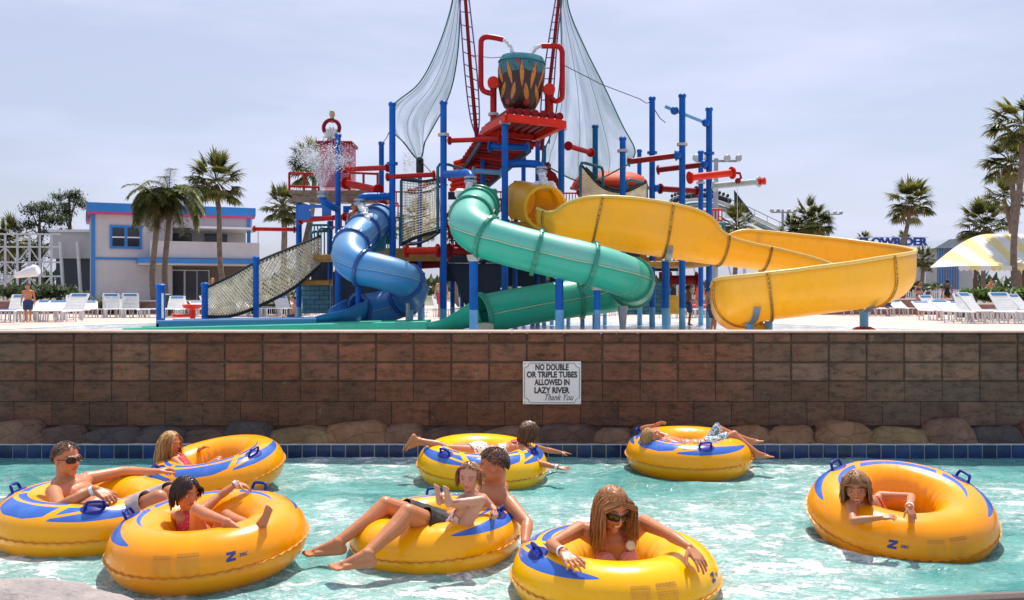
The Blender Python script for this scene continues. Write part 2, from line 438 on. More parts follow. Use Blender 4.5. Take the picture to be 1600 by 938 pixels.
def wz(x, y):
    a = mnoise.noise((x * .9, y * 1.4, 1.3)) * .035 + mnoise.noise((x * 2.3 + 5, y * 3.4, 4.1)) * .022 + mnoise.noise((x * 6, y * 8, 9)) * .009
    a *= min(1, .55 + (9.9 - y) * .25)
    for (tx, ty, tr_) in ((-3.05, 6.72, .65), (-2.63, 8.25, .6), (-1.92, 5.9, .61), (-.52, 6.3, .57), (-.28, 8.75, .61), (1.74, 9.12, .61), (.62, 5.55, .61), (2.76, 6.6, .63)):
        e = math.hypot(x - tx, y - ty) - tr_
        if -.3 < e < .9: a += .012 * math.sin(e * 30 + tx * 7) * math.exp(-max(0, e) * 3.6)
    return a
NX, NY = 420, 150
MB().grid(lambda u, v: (-9 + u * 18, 3.2 + v * 6.55, wz(-9 + u * 18, 3.2 + v * 6.55)), NX, NY).build('river_water', m_river, smooth=180, kind='structure', origin=(0, 0, 0))
MB().box((0, 6.5, -.8), (20, 7.4, .1)).build('river_bed', mat('river_bed', (.3, .6, .58), .8), kind='structure')

# ---- near bank: coping slab edge, ground under the camera, boulder at the left
m_near = mat('near_bank', (.33, .22, .17), .85, .25, 4, .4, dirt=.5)
edge = [(-9, 4.9), (-6, 4.9), (-3.2, 4.85), (-1, 4.72), (1, 4.72), (1.7, 4.83), (2.3, 4.93), (3, 5.02), (4.2, 5.15), (9, 5.6)]
ep = smooth_path(edge, 6)
mb = MB(); top = [(p[0], p[1], .13) for p in ep] + [(9, -6, .13), (-9, -6, .13)]
mb.prism([(p[0], p[1], -.5) for p in ep] + [(9, -6, -.5), (-9, -6, -.5)], (0, 0, .60))
mb.build('near_ground', mat('near_concrete', (.42, .35, .28), .85, .15, 4, .3), kind='structure')
mb = MB(); q = [(p[0], p[1] - .10) for p in ep]
mb.tube([(a, c_, .13) for a, c_ in q], .045, 10); mb.build('bank_coping', mat('bank_coping', (.13, .09, .075), .6, .2, 6, .3), kind='structure')
b = NB('pale_rock'); n1 = b.noise(5, 8, .75); n2 = b.noise(26, 5, .7)
c = b.mix(b.ramp(n1, [(.35, 0), (.65, 1)]), (.50, .42, .38), (.30, .27, .26)); c = b.mix(b.ramp(n2, [(.55, 0), (.75, .6)]), c, (.2, .17, .15))
b.p(Base_Color=c, Roughness=.85); b.bump(n1 * 1.5 + n2, .8, .03); m_rock = b.m
def rock(cx, cy, cz, rx, ry, rz, label, sd, name='boulder'):
    def fn(u, v):
        a = u * 2 * PI; ph = v * PI; k = math.sin(ph)
        d = Vector((math.cos(a) * k, math.sin(a) * k, math.cos(ph)))
        f = lambda q: math.copysign(abs(q) ** .7, q)
        n_ = 1 + .16 * mnoise.noise(d * 1.6 + Vector((sd, 0, 0))) + .05 * mnoise.noise(d * 6)
        return (cx + f(d.x) * rx * n_, cy + f(d.y) * ry * n_, cz + f(d.z) * rz * n_)
    return MB().grid(fn, 56, 32, closed_u=True).build(name, m_rock, smooth=180, label=label, cat='rock')
rock(-2.75, 4.83, -.05, .78, .33, .25, 'large pale grey boulder at the near bank, lower left', 4)

# ---- sign on the wall
SG = thing('warning_sign', P(862, 632, 9.97), 'white rectangular rules sign with black capitals on the block wall', 'sign')
m_white = mat('sign_white', (.78, .79, .80), .35, .03, 3); m_black = mat('sign_black', (.03, .03, .035), .5, .1)
c0 = P(862.5, 598.5, 9.97); sw, sh = 91 / 145.5, 67 / 145.5
MB().box((c0.x, 9.978, c0.z), (sw, .012, sh), bev=.003).build('plate', m_white, SG)
def put_text(mb, txt, size, cx, cz, y, shear=0, bold=0, wfit=None, sx=1):
    vs, fs = text_mesh(txt, size, 0, shear, bold=bold)
    xs = [v.x for v in vs]; k = (wfit / (max(xs) - min(xs))) if wfit else sx; mid = (max(xs) + min(xs)) / 2
    mb.add([(cx + (v.x - mid) * k, y, cz + v.y) for v in vs], fs)
mb = MB()
for i, (t, wf, yy) in enumerate((('NO DOUBLE', 52, 574.5), ('OR TRIPLE TUBES', 79, 586), ('ALLOWED IN', 55, 598), ('LAZY RIVER', 55, 610.5))):
    put_text(mb, t, .088, c0.x, P(0, yy, 9.97).z, 9.969, bold=.0035, wfit=wf / 145.5)
mb.build('lettering', m_black, SG)
mb = MB(); put_text(mb, 'Thank You', .092, P(874, 0, 9.97).x, P(0, 621.5, 9.97).z, 9.969, shear=.45, bold=.001, wfit=45 / 145.5); mb.build('script_lettering', mat('sign_grey', (.12, .12, .13), .5), SG)
mb = MB(); hw, hh_ = sw / 2 - .018, sh / 2 - .018; r_ = .05; path = []
for (sx, sz, a0) in ((1, 1, 270), (-1, 1, 360), (-1, -1, 90), (1, -1, 180)):
    seg = []
    for k in range(7):
        a = R(a0 - k * 15) if True else 0
        seg.append((c0.x + sx * hw + r_ * math.cos(a), 9.968, c0.z + sz * hh_ + r_ * math.sin(a)))
    path += seg
mb.tube([Vector(p) for p in path], .0028, 4, closed=True); mb.build('border_line', mat('sign_line', (.2, .21, .22), .5), SG)
m_screw = mat('screw', (.4, .4, .4), .3, metallic=1)
for sx in (-1, 1):
    for sz in (-1, 1): MB().cyl((c0.x + sx * (sw / 2 - .02), 9.974, c0.z + sz * (sh / 2 - .02)), (c0.x + sx * (sw / 2 - .02), 9.966, c0.z + sz * (sh / 2 - .02)), .007, n=10).build('screw', m_screw, SG)
# ================================================================ INFLATABLE RINGS
b = NB('tube_vinyl')
x, y, z = b.sep(b.coord('UV'))      # x: angle/2pi + .5 measured from the head direction, y: section angle / pi (0 outer equator .5 top 1 inner)
t = (x - .5).abs() * 360.0
m1 = y
tp1 = ((112 - t) * (1 / 62)).clamp().pow(.6)
sw1 = ((m1 - (.33 - t * .0006)).abs()).lt(tp1 * .10)
sw2 = ((m1 - (.50 + t * .0002)).abs()).lt(((100 - t) * (1 / 60)).clamp().pow(.7) * .042)
cut = ((t - 31 - (m1 - .33) * 60).abs()).gt(3.2)
cut2 = ((m1 - (.35 + (t - 58) * .0030)).abs()).gt(.017)
blue = (sw1 * cut * cut2).max(sw2 * cut)
top = y.gt(0.005)
n1 = b.noise(3, 4, .6)
oi = b.t.nodes.new('ShaderNodeObjectInfo'); oc = E(b, oi.outputs['Color'])
yel = b.mix(b.ramp(n1, [(.35, 0), (.65, .35)]), oc, (.98, .45, .001))
yel = b.mix(b.ramp(b.noise(2, 6, .7), [(.55, 0), (.75, .25)]), yel, (.70, .36, .04))
c = b.mix(blue, yel, b.mix(b.ramp(b.noise(9, 6, .7), [(.5, 0), (.8, .6)]), (.035, .13, .50), (.14, .25, .52)))
b.p(Base_Color=c, Roughness=b.ramp(b.noise(5, 5, .6), [(.3, .16), (.7, .30)]), Coat_Weight=.12, Coat_Roughness=.1, Specular_IOR_Level=.38)
wr = b.noise(1, 3, .5, vec=b.map((60, 7, 1), vec=b.coord('UV')))
b.bump(wr, .12, .01); m_tube = b.m
m_seam = mat('tube_seam', (.55, .22, .01), .45, .2, 8)
m_handle = mat('handle_blue', (.01, .025, .24), .35, .2, 8, spec=.3)
m_mark = mat('tube_print_blue', (.03, .05, .20), .5, .1)
m_faint = mat('tube_print_faint', (.78, .36, .03), .5, .1)
m_faint2 = mat('tube_print_dark', (.50, .24, .04), .5, .1)
TR, Tr = .415, .198
def tpt(a, m, off=0, R_=TR, r_=Tr):
    q = R_ + (r_ + off) * math.cos(m); return Vector((q * math.cos(a), q * math.sin(a), (r_ + off) * math.sin(m) * .97))
def tube_proto(D=1.22, print_at=200, logo_at=235, hand=(57, -57), wear=0):
    k = D / 1.224
    root = bpy.data.objects.new('inflatable_tube', None); COL.objects.link(root)
    NU, NV = 144, 48; vs = []; fs = []; uv = []
    for i in range(NU):
        a = 2 * PI * i / NU
        for j in range(NV):
            m = 2 * PI * j / NV
            puck = .0035 * math.sin(a * 26 + 1.3 * math.sin(a * 5)) * math.exp(-((m - PI) ** 2 if m < 2 * PI else 0) * 2.2)
            puck += .002 * math.sin(a * 44) * math.exp(-(min(m, 2 * PI - m)) ** 2 * 9)
            vs.append(tpt(a, m, puck) * k)
    me = bpy.data.meshes.new('ring')
    for i in range(NU):
        for j in range(NV):
            fs.append((i * NV + j, ((i + 1) % NU) * NV + j, ((i + 1) % NU) * NV + (j + 1) % NV, i * NV + (j + 1) % NV))
            for (ii, jj) in ((i, j), (i + 1, j), (i + 1, j + 1), (i, j + 1)):
                # head direction at angle 0 -> u .5
                u = ii / NU + .5
                if i / NU >= .5: u -= 1
                mm = jj / NV * 2
                if j / NV >= .5: mm = -(2 - mm) if jj / NV <= 1 else 0
                uv.append((u, mm))
    me.from_pydata([tuple(v) for v in vs], [], fs); me.materials.append(m_tube)
    ul = me.uv_layers.new(name='UVMap'); ul.data.foreach_set('uv', np.array(uv, float).ravel())
    me.polygons.foreach_set('use_smooth', [True] * len(me.polygons))
    o = bpy.data.objects.new('ring', me); COL.objects.link(o); o.parent = root
    mb = MB(); n = 220; vs = []; fs = []
    for i in range(n):
        a = 2 * PI * i / n; wob = .005 * math.sin(i * 2 * PI / n * 55)
        for (dr, dz) in ((-.006, .004), (.014, .003 + wob), (.014, -.003 + wob), (-.006, -.004)):
            vs.append(Vector(((TR + Tr + dr) * math.cos(a), (TR + Tr + dr) * math.sin(a), dz - .004)) * k)
    for i in range(n):
        j = (i + 1) % n
        for q in range(3): fs.append((i * 4 + q, j * 4 + q, j * 4 + q + 1, i * 4 + q + 1))
    mb.add(vs, fs).build('seam', m_seam, root, smooth=40, local=True)
    for h in hand:
        a0 = R(h); mm = R(66); mb = MB()
        # base pad
        pad_ = []
        def fn(u, v):
            rr = v; an = u * 2 * PI
            return tpt(a0 + rr * math.cos(an) * .18, mm + rr * math.sin(an) * .30, .006 * (1 - rr * rr) + .001) * k
        mb.grid(fn, 20, 4, closed_u=True)
        hp = [tpt(a0 - .115, mm, .004), tpt(a0 - .10, mm, .035), tpt(a0 - .07, mm, .050), tpt(a0 + .07, mm, .050), tpt(a0 + .10, mm, .035), tpt(a0 + .115, mm, .004)]
        mb.tube([p * k for p in smooth_path(hp, 4)] if False else [Vector(p) * k for p in smooth_path(hp, 4)], .0105 * k, 8)
        mb.build('handle', m_handle, root, smooth=60, local=True)
    def on_surface(vs2, a0, m0, size, rot=0, off=.0015):
        out_ = []
        for v in vs2:
            X = v.x * math.cos(rot) - v.y * math.sin(rot); Y = v.x * math.sin(rot) + v.y * math.cos(rot)
            out_.append(tpt(a0 + X * size / (TR + Tr * math.cos(m0)), m0 + Y * size / Tr, off) * k)
        return out_
    if logo_at is not None:
        mb = MB(); a0 = R(logo_at); m0 = R(22)
        z_ = [(-.5, .5), (.5, .5), (.5, .2), (-.05, -.2), (.5, -.2), (.5, -.5), (-.5, -.5), (-.5, -.2), (.05, .2), (-.5, .2)]
        vs2 = [Vector((a + .15 * c_, c_, 0)) for a, c_ in z_]
        mb.add(on_surface(vs2, a0, m0, .055), [(0, 1, 2, 8, 9), (8, 2, 3, 7), (3, 4, 5, 6, 7)])
        tv, tf = text_mesh('zec', 1, 0, .2, bold=.02); mb.add(on_surface([Vector((v.x * .9 + 1.75, v.y, 0)) for v in tv], a0, m0, .04), tf)
        mb.build('maker_mark', m_mark, root, local=True)
    if print_at is not None:
        mb = MB(); mb2 = MB()
        for (da, ww) in ((0, 1.0), (.26, 1.15)):
            a0 = R(print_at) + da; m0 = R(20)
            rr = random.Random(3)
            for row in range(9):
                yy = .9 - row * .21; xx = -.9
                while xx < .85:
                    l = rr.uniform(.1, .4); x1 = min(xx + l, .9)
                    q = [Vector((xx, yy, 0)), Vector((x1, yy, 0)), Vector((x1, yy - .1, 0)), Vector((xx, yy - .1, 0))]
                    (mb2 if (row < 2) else mb).add(on_surface(q, a0, m0, .062 * ww), [(0, 1, 2, 3)]); xx = x1 + .06
            mb.build('printed_notice', m_faint, root, local=True); mb2.build('printed_heading', m_faint2, root, local=True); mb = MB(); mb2 = MB()
    return root
def unused(): pass
TUBES = {}
def river_tube(key, px, d, D, head, tilt, label, zc=.088, print_at=None, logo_at=None, col=(.97, .40, .001)):
    """head: plan angle of the blue crest; tilt = (about x, about y) degrees"""
    r = tube_proto(D, print_at - head if print_at is not None else None, logo_at - head if logo_at is not None else None)
    r.location = ((px - 800) / FPX * d, d, zc)
    [c for c in r.children if c.name.startswith('ring')][0].color = (*col, 1)
    r.rotation_mode = 'XYZ'
    r.rotation_euler = (Matrix.Rotation(R(tilt[1]), 3, 'Y') @ Matrix.Rotation(R(tilt[0]), 3, 'X') @ Matrix.Rotation(R(head), 3, 'Z')).to_euler('XYZ')
    tag(r, label, 'swim ring', 'yellow inflatable rings floating on the river')
    TUBES[key] = r; return r
river_tube('T1', 142, 6.72, 1.30, -120, (1, 1), 'yellow and blue inflatable ring at the left edge, carrying the man in sunglasses', zc=.12)
river_tube('T2', 338, 8.25, 1.19, -85, (8, -8), 'yellow ring near the wall carrying the blonde girl in a red swimsuit', zc=.16, col=(.97, .34, .0))
river_tube('T3', 327, 5.9, 1.22, 122, (5, -3), 'orange yellow ring with printed notices, dark haired girl with her legs up on it', zc=.175, print_at=262, logo_at=300, col=(.97, .31, .0))
river_tube('T4', 681, 6.3, 1.14, 38, (1.5, -3), 'yellow ring in the centre holding the man and the toddler', zc=.10, col=(.97, .41, .0))
river_tube('T5', 754, 8.75, 1.22, -75, (4, 2), 'bright yellow ring behind the centre couple, girl lying face down across it', zc=.125, col=(.98, .53, .0))
river_tube('T6', 1076, 9.12, 1.22, -140, (3, 0), 'yellow ring close to the tiled edge with the sleeping boy lying on it', zc=.155, col=(.97, .38, .0))
river_tube('T7', 961, 5.55, 1.23, 143, (1, 0), 'large yellow ring at the bottom of the picture around the woman', zc=.07, print_at=277, logo_at=330, col=(.98, .50, .0))
river_tube('T8', 1406, 6.6, 1.26, 72, (14, -2), 'orange yellow ring at the right with a girl leaning out of its hole', zc=.175, print_at=268, logo_at=243, col=(.97, .31, .0))
# ================================================================ PEOPLE
def cap_vol(mb, a, b, r0, r1, n=14):
    """closed tapered capsule"""
    a = Vector(a); b = Vector(b)
    if (b - a).length < 1e-5: mb.ell(a, max(r0, r1)); return
    d, u, v = ortho(b - a); L = (b - a).length; K = 5; rings = []
    for k in range(K):
        t = PI / 2 * (k / K); rings.append((a - d * (r0 * math.cos(t)), r0 * math.sin(t)))
    rings.append((a, r0)); rings.append((b, r1))
    for k in range(1, K + 1):
        t = PI / 2 * (k / K); rings.append((b + d * (r1 * math.sin(t)), r1 * math.cos(t)))
    vs = []
    for c, r in rings:
        r = max(r, 1e-5)
        for i in range(n):
            t = 2 * PI * i / n; vs.append(c + u * (r * math.cos(t)) + v * (r * math.sin(t)))
    fs = [(j * n + i, j * n + (i + 1) % n, (j + 1) * n + (i + 1) % n, (j + 1) * n + i) for j in range(len(rings) - 1) for i in range(n)]
    fs += [tuple(range(n - 1, -1, -1)), tuple(range((len(rings) - 1) * n, len(rings) * n))]
    mb.add(vs, fs)
class Body:
    def __init__(s): s.mb = MB(); s.prims = []      # prims: (tag, a, b, ra, rb)
    def cap(s, tg, a, b, r0, r1): cap_vol(s.mb, a, b, r0, r1); s.prims.append((tg, np.array(a, float), np.array(b, float), r0, r1))
    def ell(s, tg, c, r, rot): s.mb.ell(c, r, rot, 20, 12); m = float(np.mean(r)); s.prims.append((tg, np.array(c, float), np.array(c, float), m, m))
    def chain(s, tg, pts, rs):
        for i in range(len(pts) - 1): s.cap(tg + '%d' % i if tg[-1] == '_' else tg, pts[i], pts[i + 1], rs[i], rs[i + 1])
def lerp(a, b, t): return Vector(a) * (1 - t) + Vector(b) * t
def frame(f, up):
    f = Vector(f).normalized(); up = Vector(up); r = f.cross(up).normalized(); u = r.cross(f).normalized(); return r, f, u   # right, forward, up
def remesh(mb, vox, smooth_it=3, name='body'):
    me = bpy.data.meshes.new(name); me.from_pydata([tuple(v) for v in mb.v], [], mb.f); me.update()
    o = bpy.data.objects.new(name, me); COL.objects.link(o)
    md = o.modifiers.new('r', 'REMESH'); md.mode = 'VOXEL'; md.voxel_size = vox; md.adaptivity = 0
    sm = o.modifiers.new('s', 'SMOOTH'); sm.factor = .5; sm.iterations = smooth_it
    bpy.context.view_layer.update()
    ev = o.evaluated_get(bpy.context.evaluated_depsgraph_get())
    m2 = bpy.data.meshes.new_from_object(ev); 
    bpy.data.objects.remove(o); bpy.data.meshes.remove(me)
    return m2
def mesh_np(me):
    v = np.empty(len(me.vertices) * 3); me.vertices.foreach_get('co', v); v = v.reshape(-1, 3)
    n = np.empty(len(me.vertices) * 3); me.vertices.foreach_get('normal', n); n = n.reshape(-1, 3)
    return v, n
def skin_mat(name, col, wet=.43):
    b = NB(name); at = b.attr('tint'); n1 = b.noise(9, 5, .6); n2 = b.noise(3, 3, .5)
    c = b.mix(b.ramp(n1, [(.3, 0), (.7, .5)]), col, (col[0] * .86, col[1] * .74, col[2] * .7))
    c = b.mix(b.ramp(n2, [(.45, 0), (.7, .35)]), c, (col[0] * 1.05, col[1] * .82, col[2] * .74))
    c = b.mix(b.ramp(b.noise(34, 4, .7), [(.55, 0), (.75, .35)]), c, (col[0] * .72, col[1] * .52, col[2] * .48)); c = b.mix(1.0, c, at, 'MULTIPLY')
    wet = b.ramp(b.noise(22, 4, .6), [(.4, wet - .12), (.6, wet + .12)])
    b.p(Base_Color=c, Roughness=wet, Specular_IOR_Level=.45, Subsurface_Weight=.10, Subsurface_Scale=.012)
    b.s_ = b.bsdf.inputs['Subsurface Radius']; b.s_.default_value = (1, .35, .2)
    b.bump(b.noise(140, 3, .6), .05, .004); return b.m
SK_FAIR = skin_mat('skin_fair', (.62, .33, .22)); SK_TAN = skin_mat('skin_tan', (.54, .22, .10)); SK_BROWN = skin_mat('skin_brown', (.40, .19, .11))
SK_DARK = skin_mat('skin_deep', (.20, .10, .06))
b = NB('eye_white'); b.p(Base_Color=(.6, .58, .55), Roughness=.15); m_eye = b.m
b = NB('eye_dark'); b.p(Base_Color=(.04, .022, .012), Roughness=.1); m_iris = b.m
def hand(B, W, D, N, side, k, curl=.35, spread=.10, tg='hand', thumb_in=.0, curls=None):
    """W wrist, D towards the fingers, N out of the back of the hand, side=+1: thumb on D x N side"""
    D = Vector(D).normalized(); N = Vector(N); N = (N - D * N.dot(D)).normalized(); L = D.cross(N) * side      # towards thumb
    k = k * 1.06
    base = Vector(W)
    kn = []
    for i, (lat, ln) in enumerate(((.033, .088), (.011, .093), (-.012, .088), (-.033, .078))):
        q = base + D * (ln * k) + L * (lat * k) + N * (.003 * k)
        B.cap(tg, base + D * .018 * k + L * (lat * .55 * k), q, .0165 * k, .0125 * k); kn.append(q)
    B.cap(tg, base + D * .03 * k + L * .018 * k - N * .006 * k, base + D * .07 * k + L * .02 * k - N * .006 * k, .018 * k, .014 * k)
    B.cap(tg, base + D * .03 * k - L * .018 * k - N * .006 * k, base + D * .07 * k - L * .02 * k - N * .006 * k, .017 * k, .013 * k)
    tips = []
    for i, (q, ln) in enumerate(zip(kn, (.070, .080, .073, .056))):
        d0 = (D + L * ((1.5 - i) * spread)).normalized(); p = q; r = .0098 * k
        cu = curls[i] if curls else curl * (1 + .12 * i); th = 0
        for sgi, fr in enumerate((.45, .32, .26)):
            th += cu * (.7 if sgi == 0 else 1.0)
            d = d0 * math.cos(th) - N * math.sin(th); nx = p + d * (ln * fr * k)
            B.cap(tg, p, nx, r, r * .9); p = nx; r *= .9
        tips.append(p)
    t0 = base + D * .026 * k + L * .026 * k - N * .004 * k
    d = (D * .62 + L * (.75 - thumb_in) - N * (.25 + thumb_in)).normalized(); t1 = t0 + d * .042 * k
    B.cap(tg, t0, t1, .0155 * k, .0122 * k); d = (d * .75 + D * .5 - N * .1).normalized(); t2 = t1 + d * .032 * k
    B.cap(tg, t1, t2, .0118 * k, .0105 * k); d = (d + D * .25).normalized(); B.cap(tg, t2, t2 + d * .024 * k, .0105 * k, .0088 * k)
    return tips
def foot(B, A, T, Dn, k, tg='foot'):
    """A ankle, T towards the toes, Dn towards the sole"""
    T = Vector(T).normalized(); Dn = Vector(Dn); Dn = (Dn - T * Dn.dot(T)).normalized(); S = T.cross(Dn)
    A = Vector(A); k = k * 1.0
    B.cap(tg, A, A + Dn * .045 * k - T * .030 * k, .036 * k, .031 * k)
    B.cap(tg, A - T * .01 * k, A + Dn * .045 * k + T * .135 * k, .037 * k, .020 * k)
    for sd, ln in ((-.024, .145), (.0, .145), (.024, .130)):
        B.cap(tg, A + Dn * .05 * k - T * .02 * k + S * sd * .5 * k, A + Dn * .056 * k + T * ln * k + S * sd * k, .027 * k, .019 * k)
    for i, (sd, ln, r) in enumerate(((-.034, .200, .0135), (-.014, .196, .0105), (.003, .188, .010), (.020, .178, .0095), (.035, .165, .009))):
        B.cap(tg, A + Dn * .056 * k + T * (ln - .05) * k + S * sd * k, A + Dn * .062 * k + T * (ln + .008) * k + S * sd * 1.12 * k, r * .95 * k, r * .95 * k)
def head(B, c, f, up, h, fem=False, child=False):
    r, f, u = frame(f, up); c = Vector(c); M_ = Matrix((r, f, u)).transposed()
    W_ = 1.06 if child else 1.0; J = .9 if fem else (.96 if child else 1.05)
    def q(x, y, z): return c + r * (x * h) + f * (y * h) + u * (z * h)
    def rad(a, b_, c_): return (a * h, b_ * h, c_ * h)
    B.ell('head', q(0, -.05, .13), rad(.325 * W_, .40, .36), M_)
    B.ell('head', q(0, .06, .02), rad(.30 * W_, .31, .34), M_)
    B.ell('head', q(0, .09, -.18), rad(.255 * J, .255, .30 if not child else .26), M_)
    B.ell('head', q(0, .22, -.40 if not child else -.35), rad(.12 * J, .12, .10), M_)
    for sx in (-1, 1):
        B.ell('head', q(sx * .15, .215, -.10), rad(.12, .115, .12), M_)
        B.ell('head', q(sx * .325 * W_, -.03, -.03), rad(.035, .085, .13), M_ @ Matrix.Rotation(R(-20 * sx), 3, 'Z'))
        B.cap('head', q(sx * .06, .365, .075), q(sx * .20, .31, .085), .045 * h, .04 * h)
    B.cap('head', q(0, .36, .05), q(0, .445 if not child else .42, -.115), .032 * h, .05 * h)
    for sx in (-1, 1): B.ell('head', q(sx * .045, .385, -.125), rad(.045, .04, .035), M_)
    B.cap('head', q(-.075, .35, -.235), q(.075, .35, -.235), .028 * h, .028 * h)
    B.cap('head', q(-.055, .345, -.275), q(.055, .345, -.275), .030 * h, .030 * h)
    return r, f, u, q
def person(name, label, J, Hh=1.75, skin=None, sex='m', child=False, vox=.006, lod=0, group='people in the river', width=1.0, face=None, tints=True, hands=True):
    """J: joints: head, look, headup, neck, chest, pelvis, front, shL shR elL elR wrL wrR hipL hipR knL knR anL anR toL toR; anything missing is left out"""
    B = Body(); k = Hh / 1.75; g = lambda n: Vector(J[n]) if n in J else None
    thin = (.86 if child else (.88 if sex == 'f' else 1.0)) * width
    kk = k * (1.12 if child else 1.0) * thin
    pel, ch, nk = g('pelvis'), g('chest'), g('neck')
    spine = nk - pel; lat = (g('shR') - g('shL')); front = Vector(J['front'])
    def sect(t, p, wd, dp, tg='torso'):
        ax = (nk - pel).normalized() if t > .5 else (ch - pel).normalized()
        l = lat if t > .45 else (g('hipR') - g('hipL') if 'hipR' in J else lat)
        l = (l - ax * l.dot(ax)).normalized(); fr = l.cross(ax).normalized()
        B.ell(tg, p, (wd, dp, .095 * k), Matrix((l, fr, ax)).transposed())
    prof = [(0, .155, .115), (.12, .162, .118), (.25, .152, .108), (.4, .138, .098), (.52, .142, .100), (.64, .155, .108), (.76, .165, .112), (.86, .155, .10), (.94, .115, .075)]
    if sex == 'f' and not child: prof = [(0, .168, .118), (.12, .168, .118), (.25, .146, .10), (.4, .122, .088), (.52, .122, .088), (.64, .135, .095), (.76, .142, .10), (.86, .135, .088), (.94, .095, .065)]
    if child: prof = [(0, .140, .108), (.12, .142, .11), (.25, .136, .105), (.4, .130, .102), (.52, .130, .10), (.64, .135, .10), (.76, .138, .10), (.86, .128, .088), (.94, .09, .065)]
    for t, wd, dp in prof:
        p = ((pel * (1 - t) ** 2 + ch * 2 * t * (1 - t) + nk * t * t)) if True else 0
        # curve passes near the chest point
        mid = pel * .25 + ch * .5 + nk * .25; 
        sect(t, p + (ch - mid) * (1 - abs(2 * t - 1)), wd * kk, dp * kk)
    fr = Vector(J['front']).normalized()
    hc = g('head'); hh = J.get('hh', .235 if not child else .205)
    r_, f_, u_, q = head(B, hc, J['look'], J.get('headup', (0, 0, 1)), hh, sex == 'f', child)
    nr = (.056 if sex == 'm' and not child else .046) * k * (1.05 if child else 1)
    B.cap('neck', nk - (nk - ch).normalized() * .02 * k, q(0, -.10, -.22), nr * 1.15, nr)
    for s_ in 'LR':
        sh = g('sh' + s_)
        if sh is None: continue
        B.cap('torso', nk - Vector((0, 0, .0)) + (ch - nk) * .10, sh, .052 * kk, .050 * kk)
        B.cap('torso', lerp(nk, ch, .45), sh, .085 * kk, .052 * kk)
        el, wr = g('el' + s_), g('wr' + s_)
        if el is not None:
            B.chain('arm' + s_, [sh, lerp(sh, el, .35), el], [.056 * kk, .048 * kk, .037 * kk])
        if wr is not None:
            B.chain('fore' + s_, [el, lerp(el, wr, .3), lerp(el, wr, .8), wr], [.037 * kk, .040 * kk, .028 * kk, .026 * kk])
            hd = J.get('hand' + s_)
            if hd and hands: hand(B, wr, hd[0], hd[1], hd[2], k * (.92 if child else 1) * (.92 if sex == 'f' else 1), **(hd[3] if len(hd) > 3 else {}))
            elif hands is not None: B.cap('hand', wr, wr + (wr - el).normalized() * .1 * k, .03 * k, .02 * k)
        hp, kn, an = g('hip' + s_), g('kn' + s_), g('an' + s_)
        if hp is None: continue
        B.cap('thigh' + s_, lerp(pel, hp, .5), hp, .11 * kk, .095 * kk)
        B.chain('thigh' + s_, [hp, lerp(hp, kn, .4), kn], [.096 * kk, .080 * kk, .056 * kk])
        if an is not None:
            shin = (an - kn).normalized(); back = ((hp - kn).normalized() - shin * (hp - kn).normalized().dot(shin))
            back = back.normalized() * .016 * k if back.length > .05 else Vector((0, 0, 0))
            B.chain('shin' + s_, [kn, lerp(kn, an, .3) + back, lerp(kn, an, .65) + back * .4, an], [.054 * kk, .056 * kk, .042 * kk, .034 * kk])
            ft = J.get('foot' + s_)
            if ft: foot(B, an, ft[0], ft[1], k * (.95 if child else 1))
    for e in J.get('extra', []): B.ell(e[0], e[1], e[2], Matrix((r_ if False else lat.normalized(), fr, lat.normalized().cross(fr))).transposed())
    if J.get('bust'):
        l = lat.normalized(); ax = (nk - pel).normalized(); fo = (fr - ax * fr.dot(ax)).normalized()
        for sx in (-1, 1): B.ell('torso', lerp(ch, nk, .28) + l * sx * .070 * kk + fo * .070 * kk, (.066 * kk, .062 * kk, .066 * kk), Matrix((l, fo, ax)).transposed())
    me = remesh(B.mb, vox, 2)
    v, n = mesh_np(me)
    # face modelling
    c = np.array(hc); R3 = np.array([tuple(r_), tuple(f_), tuple(u_)]); loc = ((v - c) @ R3.T) / hh
    on = (np.abs(loc[:, 0]) < .4) & (loc[:, 1] > .1) & (np.abs(loc[:, 2]) < .5)
    def gs(x, y, z, s_): return np.exp(-(((loc[:, 0] - x) ** 2 + (loc[:, 1] - y) ** 2 * .4 + (loc[:, 2] - z) ** 2) / (2 * s_ * s_))) * on
    dy = np.zeros(len(v)); dz = np.zeros(len(v))
    for sx in (-1, 1):
        dy -= .045 * gs(sx * .145, .32, .005, .05)
    dy -= .03 * gs(0, .36, -.255, .018) + .02 * gs(.06, .35, -.255, .015) + .02 * gs(-.06, .35, -.255, .015)
    v = v + np.outer(dy * hh, np.array(f_))
    me.vertices.foreach_set('co', v.ravel())
    tint = np.ones((len(v), 4))
    def paint(wt, col):
        wt = np.clip(wt, 0, 1)[:, None]; tint[:, :3] = tint[:, :3] * (1 - wt) + np.array(col) * wt
    if tints:
        lipw = np.clip(1.6 * np.exp(-((loc[:, 0] / .095) ** 4 + ((loc[:, 2] + .255) / .047) ** 4)) * (loc[:, 1] > .25), 0, 1); paint(lipw * .8, (.85, .42, .42))
        if face == 'smile':
            paint(np.clip(2 * np.exp(-((loc[:, 0] / .075) ** 4 + ((loc[:, 2] + .252 - (loc[:, 0] ** 2) * 2) / .020) ** 4)) * (loc[:, 1] > .25), 0, 1), (1.5, 2.6, 3.6))
        for sx in (-1, 1):
            bx = loc[:, 0] - sx * .145; bz = loc[:, 2] - (.115 - bx * bx * 1.5)
            paint(np.clip(1.5 * np.exp(-((bx / .085) ** 4 + (bz / .022) ** 4)) * (loc[:, 1] > .18), 0, 1) * (.75 if sex == 'm' and not child else .5), (.28, .2, .16))
            paint(gs(sx * .17, .28, -.12, .07) * .35, (1.05, .80, .78))
            paint(gs(sx * .145, .30, .02, .045) * .25, (.8, .68, .66))
